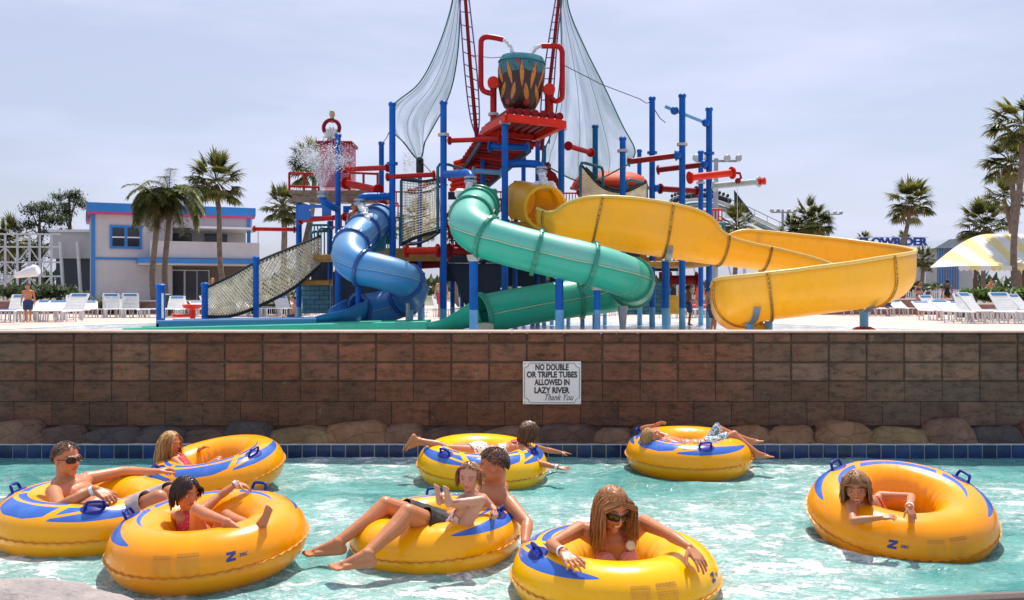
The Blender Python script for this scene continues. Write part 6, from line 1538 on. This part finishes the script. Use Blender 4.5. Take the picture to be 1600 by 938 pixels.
palm(1568, 306, 30, 1612, 50, 'fan', 'lowest of the fan palms stacked at the right edge', 15, 40, False)
palm(655, 345, 34, 655, 50, 'fan', 'fan palm seen through the sagging net bridge', 16, 50)
palm(600, 352, 26, 600, 54, 'fan', 'fan palm between the blue slide and the net bridge', 17, 44)
palm(715, 352, 28, 715, 57, 'fan', 'fan palm hidden behind the top of the green slide', 18, 44)
palm(12, 375, 36, 10, 60, 'fan', 'dense palm at the far left behind the white truss', 19, 56)
def bush(px, py, rx, rz, d, label, m, seed=1, n=900, name='shrub', feather=False):
    rr = random.Random(seed); c = P(px, py, d); RX, RZ = rx / FPX * d, rz / FPX * d; root = thing(name, (c.x, d, dz(d)), label, 'shrub'); mb = MB(); cols = []
    if feather:
        for i in range(26):
            az = rr.uniform(0, 2 * PI); el = rr.uniform(.3, 1.35); dd = Vector((math.cos(az) * math.cos(el), math.sin(az) * math.cos(el), math.sin(el))); p = Vector((c.x + rr.uniform(-.3, .3) * RX, d, dz(d))); L = (RX * math.cos(el) + RZ * 2 * math.sin(el)) * rr.uniform(.8, 1.1); tn = rr.random() * .7
            for k in range(8):
                nx = p + dd * L / 8; sd = dd.cross(Vector((0, 0, 1))).normalized()
                for q in range(4):
                    for sg in (-1, 1): blade(mb, cols, lerp(p, nx, q / 4), sd * sg + dd * .7, L * .2, L * .022, .25, min(1, tn + rr.uniform(0, .3)), 2)
                p = nx; dd = (dd + Vector((0, 0, -.13))).normalized()
    else:
        for i in range(n):
            q = Vector((rr.gauss(0, .5), rr.gauss(0, .5), rr.gauss(0, .5))); q = q.normalized() * min(1, q.length) if q.length > 1 else q
            nn = mnoise.noise(q * 2.3 + Vector((seed, 0, 0))); q = q * (1 + .35 * nn)
            p = c + Vector((q.x * RX, q.y * RX * .8, q.z * RZ)); dd = Vector((rr.uniform(-1, 1), rr.uniform(-1, 1), rr.uniform(-.3, 1))); blade(mb, cols, p, dd, RX * .16, RX * .07, .1, min(1, max(0, .5 + nn * .8 + rr.uniform(-.3, .3))), 2)
    mb.cols = cols; mb.build('leaves', m, root); return root
bush(165, 450, 34, 14, 45, 'low feathery palm shrub at the foot of the pale building', L_BSH, 1, feather=True); bush(195, 452, 26, 12, 45.5, 'orange tinged palm shrub beside the feathery one', L_DRY, 2, feather=True)
bush(425, 395, 46, 22, 46, 'arching yellow green palm shrub behind the net ramp', L_BSH, 3, feather=True); bush(455, 388, 30, 26, 47, 'upright green palm shrub next to the net ramp top', L_QUE, 4, feather=True)
bush(60, 458, 60, 9, 47, 'clipped dark green hedge at the far left', L_PIN, 5, 2500, 'hedge'); bush(1560, 462, 56, 9, 40, 'clipped green hedge in the right planter', L_BSH, 6, 2500, 'hedge'); bush(1420, 449, 50, 4, 46, 'low hedge on the brick planter beyond the yellow slide', L_PIN, 7, 1500, 'hedge')
def pine(px, py, rx, rz, d, bx, label, seed, lobes=9):
    rr = random.Random(seed); root = thing('pine_tree', (P(bx, 0, d).x, d, DECK), label, 'tree'); base = Vector((P(bx, 0, d).x, d, DECK)); c = P(px, py, d); top = c + Vector((0, 0, rz / FPX * d * .7)); mbt = MB(); mbt.tube([base, lerp(base, top, .6), top], [.28, .2, .06], 8); mb = MB(); cols = []
    for i in range(lobes):
        o = Vector((rr.uniform(-1, 1) * rx, rr.uniform(-.7, .7) * rx, rr.uniform(-1, 1) * rz)) * (d / FPX); q = c + o; mbt.tube([lerp(base, top, .55 + .4 * rr.random()), q], [.08, .03], 5); rl = rx / FPX * d * rr.uniform(.28, .5)
        for k in range(420):
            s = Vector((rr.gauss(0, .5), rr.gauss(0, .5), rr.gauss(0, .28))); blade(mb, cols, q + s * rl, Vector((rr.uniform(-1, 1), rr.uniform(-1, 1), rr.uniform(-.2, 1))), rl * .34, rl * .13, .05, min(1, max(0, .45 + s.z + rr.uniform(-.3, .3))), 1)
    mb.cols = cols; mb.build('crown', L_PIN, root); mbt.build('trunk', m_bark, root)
pine(108, 318, 34, 20, 85, 112, 'flat topped pine behind the left end of the pale building', 1, 9); pine(62, 345, 34, 24, 82, 60, 'open pine behind the white truss at the far left', 2, 9); pine(30, 400, 40, 26, 95, 30, 'dark tree low behind the white truss', 3, 9)
rr = random.Random(4)
# far tree belt: reads as one mass
mb = MB(); cols = []
for i in range(5200):
    x = rr.uniform(-190, 190); h_ = 2.2 + 2.4 * (mnoise.noise((x * .05, 3, 0)) + .3) ; p = Vector((x, 150 + rr.uniform(-4, 4), DECK + rr.random() * max(.8, h_))); blade(mb, cols, p, Vector((rr.uniform(-1, 1), rr.uniform(-1, 1), 1)), 1.6, 1.1, .1, rr.random(), 1)
mb.cols = cols; mb.build('far_trees', L_PIN, label='distant dark line of trees on the horizon', cat='trees', kind='stuff')
# ---- pale two storey building on the left
BD = thing('pool_building', (P(142, 0, 70).x, 70, DECK), 'pale two storey building with blue fascia, pink stripe and a balcony', 'building')
m_stc = mat('stucco_pale', (.52, .50, .51), .9, .08, .6, dirt=.15); m_bfas = mat('fascia_blue', (.02, .20, .55), .5, .1, 1); m_pnk = mat('stripe_pink', (.62, .06, .22), .5, .1, 1); m_glass = mat('window_dark', (.025, .03, .04), .08, .3, .5); m_brw = mat('stucco_brown', (.20, .15, .13), .9, .1, 1)
D0 = 70.0; X = lambda px, d=D0: P(px, 0, d).x; Z = lambda py, d=D0: P(0, py, d).z
def bb(name, x0, x1, y0, y1, dep, m, fwd=0.0, parent=BD, d=D0):
    a, b2, z1, z0 = X(x0, d), X(x1, d), Z(y0, d), Z(y1, d); z0 = max(z0, DECK - .05); return MB().box(((a + b2) / 2, d - fwd + dep / 2, (z0 + z1) / 2), (b2 - a, dep, z1 - z0)).build(name, m, parent)
bb('wall', 142, 262, 334, 500, 12, m_stc); bb('wall', 262, 388, 334, 352, 12, m_stc); bb('wall', 262, 388, 352, 404, 8, m_stc, -3.2); bb('wall', 262, 388, 404, 500, 8, m_brw, -1.2)
bb('fascia', 136, 392, 317, 331, 13, m_bfas, .5); bb('stripe', 137, 391, 331, 334.5, 12.9, m_pnk, .42); bb('corner_trim', 142, 148, 334.5, 470, .3, m_bfas, .12); bb('trim', 148, 232, 402, 405.5, .2, m_bfas, .1); bb('corner_trim', 380, 385, 334.5, 378, .3, m_bfas, .12)
w1 = bb('window', 169, 216, 351, 388, .2, m_bfas, .12)
for (x0, x1) in ((173, 190), (195, 212)):
    for (y0, y1) in ((355, 369), (371, 384)): bb('pane', x0, x1, y0, y1, .05, m_glass, .17, w1); 
    bb('sash', x0 - .6, x1 + .6, 369, 371, .06, m_wht, .18, w1)
bb('balcony_wall', 226, 394, 376, 402, .25, m_stc, 1.6); bb('balcony_floor', 226, 394, 401, 404, 4.5, m_stc, 1.5); bb('awning', 292, 396, 351.5, 354.5, 5, m_wht, 2.0)
for (x0, x1) in ((264, 300), (318, 358)): w1 = bb('window', x0, x1, 356, 377, .1, m_wht, -3.15); bb('pane', x0 + 1, x1 - 1, 357, 377, .05, m_glass, -3.08, w1)
bb('canopy_fascia', 208, 396, 404, 411, 3.4, m_bfas, 2.0); bb('soffit', 209, 395, 411, 414, 3.2, m_stc, 1.9)
for x in (228, 331, 392): bb('column', x, x + 6, 413, 500, .3, m_wht, 1.7)
dr = bb('door', 242, 322, 420, 500, .15, m_wht, -.9)
for x0 in (244, 264, 284, 303): bb('pane', x0, x0 + 17, 422, 500, .05, m_glass, -.82, dr)
MB().cyl((X(393), D0 - 1.4, Z(400)), (X(393), D0 - 1.4, Z(352)), .06, n=8).build('awning_post', m_wht, BD)
BD.rotation_euler = (0, 0, R(25))
LB = thing('low_annex', (X(110, 76), 80, DECK), 'lower grey annex with dark open bays left of the pale building', 'building')
bb('wall', 78, 141, 362, 404, 10, m_stc, 0, LB, 76); bb('bay', 78, 141, 404, 500, 9, m_glass, -1, LB, 76); bb('parapet', 76, 142, 359, 363, 10.4, m_wht, .2, LB, 76)
for x in (94, 121): MB().cyl(P(x, 378, 75.5), P(x + 6, 470, 75.5), .14, n=8).build('downpipe', m_wht, LB)
# ---- white truss at the far left
m_trs = mat('truss_grey', (.42, .46, .50), .6, .1)
TS = thing('white_truss', (P(40, 0, 52).x, 52, DECK), 'white steel scaffold like truss at the far left', 'truss')
for x in (-14, 8, 27, 46, 62, 80): MB().cyl(P(x, 366, 52), (P(x, 0, 52).x, 52, DECK), .06, n=6).build('upright', m_trs, TS)
for y in (366, 386, 410, 432): MB().cyl(P(-14, y, 52), P(94, y, 52), .05, n=6).build('chord', m_trs, TS)
for i, (x0, x1) in enumerate(((-14, 8), (8, 27), (27, 46), (46, 62), (62, 80))):
    for (y0, y1) in ((386, 410), (410, 432), (432, 455)): MB().cyl(P(x0, y0 if i % 2 else y1, 52), P(x1, y1 if i % 2 else y0, 52), .035, n=5).build('brace', m_trs, TS)
WC = thing('water_cannon', (P(30, 0, 26).x, 26, dz(26)), 'pale blue cone shaped water gun on a curved pipe at the left', 'water gun')
mb = MB(); a, b2 = P(22, 432, 26), P(58, 422, 26); mb.lathe(a, [(.03, 0), (.07, .05), (.17, .62), (.13, .70), (.001, .70)], 16, b2 - a); mb.build('cone', m_wht, WC, smooth=50)
mb = MB(); mb.tube([Vector(p) for p in smooth_path([P(22, 432, 26), P(8, 441, 26), P(-6, 446, 26), P(-16, 470, 26), (P(-16, 0, 26).x, 26, dz(26))], 4)], .05, 8); mb.build('pipe', m_steel, WC, smooth=60)
# ---- low brick planter walls
b = NB('planter_brick'); br = b.n('ShaderNodeTexBrick'); b.set(br.inputs['Vector'], b.map((1, 1, 1), rot=(R(90), 0, 0))); br.inputs['Color1'].default_value = (.30, .13, .10, 1); br.inputs['Color2'].default_value = (.38, .18, .14, 1); br.inputs['Mortar'].default_value = (.25, .2, .17, 1); br.inputs['Scale'].default_value = 3; b.p(Base_Color=E(b, br.outputs[0]), Roughness=.9); m_brk = b.m
for (x0, x1, d, h_, lb) in ((-60, 480, 46, .62, 'long low reddish brick planter wall behind the left loungers'), (1080, 1505, 44, .72, 'low reddish brick planter wall beyond the yellow slide turn'), (1515, 1720, 36, .62, 'pale brick planter wall under the right hedge')):
    mb = MB(); a, b2 = P(x0, 0, d).x, P(x1, 0, d).x; mb.box(((a + b2) / 2, d + .2, DECK + h_ / 2 - .02), (b2 - a, .35, h_)); o = mb.build('planter_wall', m_brk); tag(o, lb, 'planter wall')
    tag(MB().box(((a + b2) / 2, d + .2, DECK + h_ + .01), (b2 - a + .1, .42, .06)).build('cap_stone', m_lip, o) , None)
# ---- white picket fence and buildings at the right
FN2 = thing('white_fence', (P(1500, 0, 58).x, 58, DECK), 'white picket fence behind the right deck', 'fence')
mb = MB(); a, b2 = P(1120, 0, 58).x, P(1760, 0, 58).x
n = 190
for i in range(n): x = a + (b2 - a) * i / n; mb.box((x, 58, DECK + .62), (.05, .04, 1.2))
o = mb.build('pickets', m_wht, FN2); o['kind'] = 'stuff'
for z in (.35, 1.05): MB().box(((a + b2) / 2, 58.04, DECK + z), (b2 - a, .04, .07)).build('rail', m_wht, FN2)
for i in range(12): x = a + (b2 - a) * i / 11; MB().box((x, 58.02, DECK + .68), (.11, .11, 1.36)).build('fence_post', m_wht, FN2)
TB = thing('lattice_kiosk', (P(1476, 0, 80).x, 82, DECK), 'pale kiosk with blue lattice side and grey sloped roof near the right edge', 'kiosk')
bb('wall', 1464, 1520, 386, 470, 5, m_stc, 0, TB, 80)
for i in range(9): MB().box((P(1465 + i * 4, 0, 79.9).x, 79.9, (Z(388, 80) + DECK) / 2), (.08, .06, Z(388, 80) - DECK)).build('slat', m_bfas, TB)
MB().prism([P(1460, 388, 79.5), P(1530, 388, 79.5), P(1530, 372, 79.5), P(1484, 374, 79.5)], (0, 6, 0)).build('roof', m_steel, TB)
# ---- striped canopy right
CN = thing('striped_canopy', (P(1570, 0, 44).x, 46, DECK), 'rounded canopy with yellow and white stripes and scalloped valance at the right', 'canopy')
m_cy = mat('canvas_yellow', (.76, .64, .28), .8, .1, 2); m_cw = mat('canvas_white', (.74, .73, .66), .8, .06, 2)
for k in range(10):
    x0, x1 = 1498 + k * 17, 1498 + (k + 1) * 17
    def fn(u, v):
        x = x0 + (x1 - x0) * u; s = min(1, max(0, (x - 1498) / 100)); h_ = 416 - 56 * math.sin(min(1, s) * PI / 2) ; y = 416 + (h_ - 416) * v; return P(x, y, 44) + Vector((0, 3.0 * v, 0))
    MB().grid(fn, 3, 5).build('stripe', m_cy if k % 2 else m_cw, CN, solid=.03)
    def fn2(u, v): x = x0 + (x1 - x0) * u; return P(x, 416 + v * (5 + 3 * abs(math.sin(u * 2 * PI))), 43.95)
    MB().grid(fn2, 8, 1).build('valance', m_cy if k % 2 else m_cw, CN, solid=.02)
for x in (1524, 1600, 1660): MB().cyl((P(x, 0, 45).x, 45, DECK), P(x, 412, 45), .09, n=8).build('canopy_post', m_bark, CN)
BN = thing('waste_bin', (P(1502, 0, 39).x, 39, DECK), 'dark green waste bin beside the right planter', 'bin')
c0 = Vector(BN.location); mb = MB(); mb.lathe(c0, [(.26, 0), (.30, .78)], 16); mb.build('drum', mat('bin_green', (.02, .09, .06), .5, .1), BN, smooth=40); mb = MB(); mb.lathe(c0 + Vector((0, 0, .78)), [(.33, 0), (.33, .05), (.25, .14), (.001, .17)], 16); mb.build('lid', mat('bin_lid', (.03, .12, .08), .5), BN, smooth=40)
BN2 = thing('waste_bin', (P(259, 0, 42).x, 42, DECK), 'dark waste bin behind the leftmost blue bollard', 'bin'); c0 = Vector(BN2.location); mb = MB(); mb.lathe(c0, [(.26, 0), (.28, .95), (.2, 1.0), (.001, 1.02)], 16); mb.build('drum', mat('bin_dark', (.02, .035, .03), .5, .1), BN2, smooth=40)
# ---- light poles
def light_pole(px, py, d, bx, label, flip=0):
    r = thing('light_pole', (P(bx, 0, d).x, d, DECK), label, 'light pole'); MB().cyl((P(bx, 0, d).x, d, DECK), P(px, py, d), .13, .08, n=8).build('pole', m_steel, r, smooth=40)
    c = P(px, py + 4, d); MB().box(c + Vector((0, 0, 0)), (1.5, .08, .08)).build('cross_arm', m_steel, r)
    for sx in (-1, -.45, .45, 1):
        mb = MB(); q = c + Vector((sx * .72, -.1, .12)); mb.lathe(q, [(.05, 0), (.08, .03), (.14, .13), (.13, .16), (.001, .15)], 10, (sx * .4, -.75, -.25)); mb.build('floodlight', m_steel, r, smooth=50)
light_pole(1223, 328, 62, 1223, 'grey pole with four floodlights left of the bushy palm'); light_pole(1295, 331, 64, 1293, 'grey pole with four floodlights right of the bushy palm'); light_pole(1119, 248, 34, 1116, 'tall grey floodlight pole right behind the blue play poles')
# ---- white coaster arch
CO = thing('coaster_track', (P(1140, 0, 90).x, 90, DECK), 'grey white coaster track arching behind the blue poles', 'coaster')
tk = smooth_path([P(1000, 345, 90), P(1040, 326, 90), (P(1070, 314, 90)), P(1098, 311, 90), P(1125, 315, 90), P(1165, 331, 90), P(1205, 350, 90), P(1245, 369, 90), P(1300, 394, 90)], 6)
for off, r_ in ((0, .12), (.9, .12)): mb = MB(); mb.tube([Vector(p) + Vector((0, off, 0)) for p in tk], r_, 6); mb.build('rail', m_wht, CO, smooth=60)
mb = MB(); mb.tube([Vector(p) + Vector((0, .45, -.55)) for p in tk], .26, 8); mb.build('spine', m_steel, CO, smooth=60)
mb = MB(); mb.tube([Vector(p) + Vector((0, -.1, .55)) for p in tk], .04, 5); mb.build('hand_rail', m_steel, CO)
for i in range(2, len(tk), 3):
    p = Vector(tk[i]); MB().beam(p + Vector((0, -.1, 0)), p + Vector((0, 1, 0)), .12, .12).build('tie', m_wht, CO); MB().cyl(p + Vector((0, -.1, 0)), p + Vector((0, -.1, .55)), .03, n=5).build('rail_post', m_steel, CO)
for i in (10, 22, 30, 38, 44):
    p = Vector(tk[i]); MB().cyl(p + Vector((0, .45, -.5)), (p.x, 90.45, DECK), .16, n=8).build('support', m_wht, CO); MB().cyl(p + Vector((0, .45, -.8)), (p.x + 2.5, 90.45, DECK), .08, n=6).build('strut', m_wht, CO)
m_dk = mat('silhouette_dark', (.02, .02, .03), .5); 
TR_ = thing('coaster_train', Vector(tk[12]), 'dark row of coaster cars and riders on top of the grey track', 'coaster train')
for i in range(8, 27):
    if i in (12, 18): continue
    p = lerp(tk[i], tk[min(i + 1, len(tk) - 1)], .3); mb = MB(); mb.box(p + Vector((0, .4, .42)), (.55, .7, .5), bev=.12); mb.ell(p + Vector((-.1, .2, .9)), (.15, .15, .19)); mb.build('car', m_dk, TR_, smooth=40)
FI = MB(); p = Vector(tk[29]); FI.prism([p + Vector((-.7, -.3, .2)), p + Vector((-.75, -.3, 1.9)), p + Vector((.0, -.3, .9)), p + Vector((1.1, -.3, -.5)), p + Vector((.3, -.3, -.3))], (0, .15, 0)); tag(FI.build('shark_fin', m_dk), 'dark fin shaped board on the slope of the grey track', 'board')
# ---- blue letter sign
SN = thing('letter_sign', (P(1394, 0, 78).x, 78, DECK), 'raised sign of bold blue capital letters on a white frame', 'sign')
vs, fs = text_mesh('FLOWRIDER', 1, .09, 0, bold=.035); xs = [v.x for v in vs]; k = 5.65 / (max(xs) - min(xs)); c = P(1394, 378.5, 78)
mb = MB(); mb.add([(c.x + v.x * k, 77.8 - v.z, c.z + v.y * .86) for v in vs], fs); mb.build('letters', mat('letter_blue', (.012, .05, .33), .5, .1, 3), SN)
for y in (384.5, 371): MB().box((c.x, 78, P(0, y, 78).z), (6.1, .08, .06)).build('frame_rail', m_wht, SN)
for x in (1341, 1376, 1412, 1446): MB().box((P(x, 0, 78).x, 78.05, (P(0, 371, 78).z + DECK) / 2), (.09, .09, P(0, 371, 78).z - DECK)).build('frame_post', m_wht, SN)
# ---- sun loungers
def lounger():
    r = bpy.data.objects.new('sun_lounger', None); COL.objects.link(r)
    mb = MB(); L, W2, H_ = 1.25, .31, .34
    for sy in (-1, 1):
        mb.tube([(-L / 2, sy * W2, H_), (L / 2, sy * W2, H_)], .022, 6)
        mb.tube([(-L / 2 + .1, sy * W2, H_), (-L / 2 + .02, sy * W2, 0), (-L / 2 + .3, sy * W2, 0), (-L / 2 + .35, sy * W2, H_)], .02, 6); mb.tube([(L / 2 - .45, sy * W2, H_), (L / 2 - .4, sy * W2, 0), (L / 2 - .05, sy * W2, 0), (L / 2, sy * W2, H_)], .02, 6)
    mb.build('frame', m_wht, r, smooth=60, local=True)
    mb = MB()
    for i in range(16): x = -L / 2 + .04 + i * (L - .06) / 15; mb.box((x, 0, H_ + .02), (.055, 2 * W2, .012))
    s = mb.build('seat_straps', m_strap, r, local=True); s['kind'] = 'stuff'
    for nm in ('back',):
        mb = MB()
        for i in range(11): x = .04 + i * .062; mb.box((x, 0, .012), (.048, 2 * W2, .012))
        for sy in (-1, 1): mb.tube([(0, sy * W2, 0), (.70, sy * W2, 0)], .022, 6)
        mb.tube([(.70, -W2, 0), (.70, W2, 0)], .022, 6); bk = mb.build('backrest', m_strap, r, smooth=60, local=True); bk.location = (L / 2 - .02, 0, H_)
    mb = MB(); mb.box((.64, 0, .02), (.10, .5, .03), bev=.01); pl = mb.build('head_strip', mat('strip_blue', (.03, .18, .42), .6), bk, local=True)
    return r
lg0 = lounger(); used = False; rl = random.Random(9)
def put_lounger(px, d, rz, tilt, label=None):
    global used
    o = lg0 if not used else copy_tree(lg0); used = True
    o.location = (P(px, 0, d).x, d, dz(d)); o.rotation_euler = (0, 0, R(rz))
    bk = [c for c in o.children if c.name.startswith('backrest')][0]; bk.rotation_euler = (0, -R(tilt), 0)
    tag(o, label or 'white strap sun lounger standing in the rows on the pool deck', 'sun lounger', 'sun loungers on the pool deck'); return o
put_lounger(176, 38.5, 118, 68, 'white strap lounger with raised back, left one of the upright pair'); put_lounger(207, 38.5, 118, 68, 'white strap lounger with raised back, right one of the upright pair')
for (a, b2, d, n) in ((105, 300, 38.8, 8), (-20, 130, 33, 6), (-40, 110, 29, 5), (250, 470, 41, 8), (300, 500, 44, 8), (470, 720, 40, 7), (700, 1000, 43, 8), (1040, 1120, 38, 4), (1445, 1640, 33, 7), (1470, 1680, 30, 6), (1500, 1700, 27, 5), (1330, 1430, 42, 4)):
    for i in range(n):
        x = a + (b2 - a) * (i + rl.uniform(.3, .7)) / n; put_lounger(x, d + rl.uniform(-.8, .8), 110 + rl.uniform(-25, 25), rl.choice((0, 0, 25, 50)))
# towels / floats
for i, (px, d, col, lb) in enumerate(((292, 40, (.55, .6, .08), 'yellow green towel heap on a lounger left of the net ramp'), (300, 41, (.05, .35, .12), 'green towel on a lounger left of the net ramp'), (1098, 41, (.6, .05, .05), 'red towel behind the end of the yellow slide'))):
    c = Vector((P(px, 0, d).x, d, dz(d) + .42)); sd = i * 7.
    tag(MB().grid(lambda u, v: (c.x + (u - .5) * .9, c.y + (v - .5) * .5, c.z + .10 * mnoise.noise((u * 4 + sd, v * 4, 0)) + .05), 14, 8).build('towel', fabric('towel_%d' % i, col), smooth=180, solid=.02), lb, 'towel')
# ---- people in the background
def stander(px, d, Hh, label, face_dir=(0, -1, 0), skin=SK_TAN, sex='m', child=False, cl='shorts', col=F_NAVY, hairm=H_DARK, hl=.03, pose='stand', arm=0, gz=None):
    x = P(px, 0, d).x; z0 = (dz(d) + .004) if gz is None else gz; k = Hh / 1.75; f = Vector(face_dir).normalized(); r_ = f.cross(Vector((0, 0, 1))).normalized(); O = Vector((x, d, z0))
    q = lambda a, b2, c: O + r_ * (a * k) + f * (b2 * k) + Vector((0, 0, c * k))
    if pose == 'sit': dzz = -.45; kn = (.12, .42, .48); an = (.12, .50, .10); hip = (.10, .0, .47)
    else: dzz = 0; kn = (.10, .04, .50); an = (.11, -.02, .09); hip = (.10, 0, .90)
    J = dict(head=q(0, .03, 1.63 + dzz), neck=q(0, -.01, 1.46 + dzz), chest=q(0, 0, 1.22 + dzz), pelvis=q(0, 0, .97 + dzz), shR=q(.19, -.01, 1.40 + dzz), shL=q(-.19, -.01, 1.40 + dzz), look=tuple(f), front=tuple(f), hh=.235 * k if not child else .195,
             elR=q(.25, -.02, 1.13 + dzz), wrR=q(.27, .08, .90 + dzz) if not arm else q(.30, .25, 1.2 + dzz), elL=q(-.25, -.02, 1.13 + dzz), wrL=q(-.27, .08, .90 + dzz),
             hipR=q(hip[0], hip[1], hip[2]), hipL=q(-hip[0], hip[1], hip[2]), knR=q(*kn), knL=q(-kn[0], kn[1] + (.1 if pose == 'stand' else 0), kn[2]), anR=q(*an), anL=q(-an[0], an[1] + (.08 if pose == 'stand' else 0), an[2]))
    J['handR'] = (tuple(-Vector((0, 0, 1)) + f * .3), tuple(r_), -1, dict(curl=.3)); J['handL'] = (tuple(-Vector((0, 0, 1)) + f * .3), tuple(-r_), 1, dict(curl=.3)); J['footR'] = (tuple(f), (0, 0, -1)); J['footL'] = (tuple(f), (0, 0, -1))
    I = person('p', label, J, Hh, skin, sex, child, vox=.009 if Hh > 1.3 else .008, group='people around the pool'); kk = I['kk']
    if cl == 'shorts': vol_cloth(I, 'swim_shorts', [(J['pelvis'], J['hipR'], .15 * kk, .122 * kk), (J['pelvis'], J['hipL'], .15 * kk, .122 * kk), (J['hipR'], J['knR'], .12 * kk, .098 * kk), (J['hipL'], J['knL'], .12 * kk, .098 * kk)], [(lerp(J['hipR'], J['knR'], .8), J['knR'] - J['hipR']), (lerp(J['pelvis'], J['chest'], .3), J['chest'] - J['pelvis'])], col, .012)
    else:
        t = spine_t(I); tor = I['tags'] == 'torso'; th = (I['tags'] == 'thighL') | (I['tags'] == 'thighR'); ls = np.linalg.norm(I['v'] - np.array(J['pelvis']), axis=1)
        cloth(I, 'swimsuit', (tor & (t < .15)) | (th & (ls < .16 * k)) | (tor & (t > .5) & (t < .78)) if cl == 'bikini' else (tor & (t < .86)) | (th & (ls < .16 * k)), .007, col, .003)
    hair(I, hairm, 260, hl, 3, 0, front_z=.38, back_z=-.22, capoff=.06, r=.004, clear=0)
    return I
stander(1113, 18.6, 1.06, 'boy in navy shorts standing at the lower end of the yellow slide', (.8, .6, 0), SK_TAN, child=True)
stander(1076, 24.0, 1.05, 'dark skinned child splashing beside the blue poles near the yellow slide', (.9, .3, 0), SK_DARK, child=True, arm=1)
stander(1435, 42, 1.62, 'woman in bikini standing on the right deck beyond the yellow slide', (.5, -.8, 0), SK_TAN, 'f', cl='bikini', col=F_NAVY, hairm=H_BROWN, hl=.2, arm=1)
stander(44, 27.5, 1.16, 'bare chested boy in dark shorts standing on the far left deck', (.3, -.9, 0), SK_TAN, col=F_NAVY)
stander(1450, 38, 1.5, 'woman sitting low among the right loungers', (.7, -.5, 0), SK_TAN, 'f', cl='one', col=F_RED, hairm=H_BROWN, hl=.15, pose='sit', gz=DECK + .02)
stander(1388, 41, 1.35, 'child walking near the pipe foot of the yellow slide', (-.7, -.4, 0), SK_BROWN, child=True); stander(1408, 45, 1.5, 'bather in red shorts on the right deck', (-.2, .9, 0), SK_TAN, col=F_RED)
stander(1548, 50, 1.75, 'person in navy under the striped canopy', (0, -1, 0), SK_TAN, col=F_NAVY); stander(1480, 47, 1.7, 'dark haired person by the brick planter near the green bin', (0, 1, 0), SK_TAN, 'f', cl='one', col=F_BLACK)
stander(332, 45, 1.75, 'person in dark swimsuit before the entrance of the pale building', (.3, -1, 0), SK_FAIR, 'f', cl='one', col=F_BLACK, hairm=H_BLOND, hl=.15)
stander(553, 22.6, 1.15, 'child waiting at the top of the blue slide', (.4, -.9, 0), SK_TAN, child=True, col=F_RED, gz=P(0, 402, 23).z + .12)
stander(460, 25.5, 1.2, 'dark haired child sitting in the splash pool behind the channels', (-.8, -.5, 0), SK_TAN, child=True, pose='sit', gz=dz(25.5) - .12)
stander(690, 38, 1.7, 'bather in red shorts among the loungers seen under the net bridge', (.3, -1, 0), SK_TAN, col=F_RED); stander(1092, 40, 1.65, 'woman in coral swimsuit far behind the yellow slide end', (0, -1, 0), SK_TAN, 'f', cl='one', col=F_CORAL, hairm=H_BROWN, hl=.12)
stander(1068, 44, 1.7, 'man in pale shorts far behind the blue poles', (.2, -1, 0), SK_TAN, col=F_SHORT)
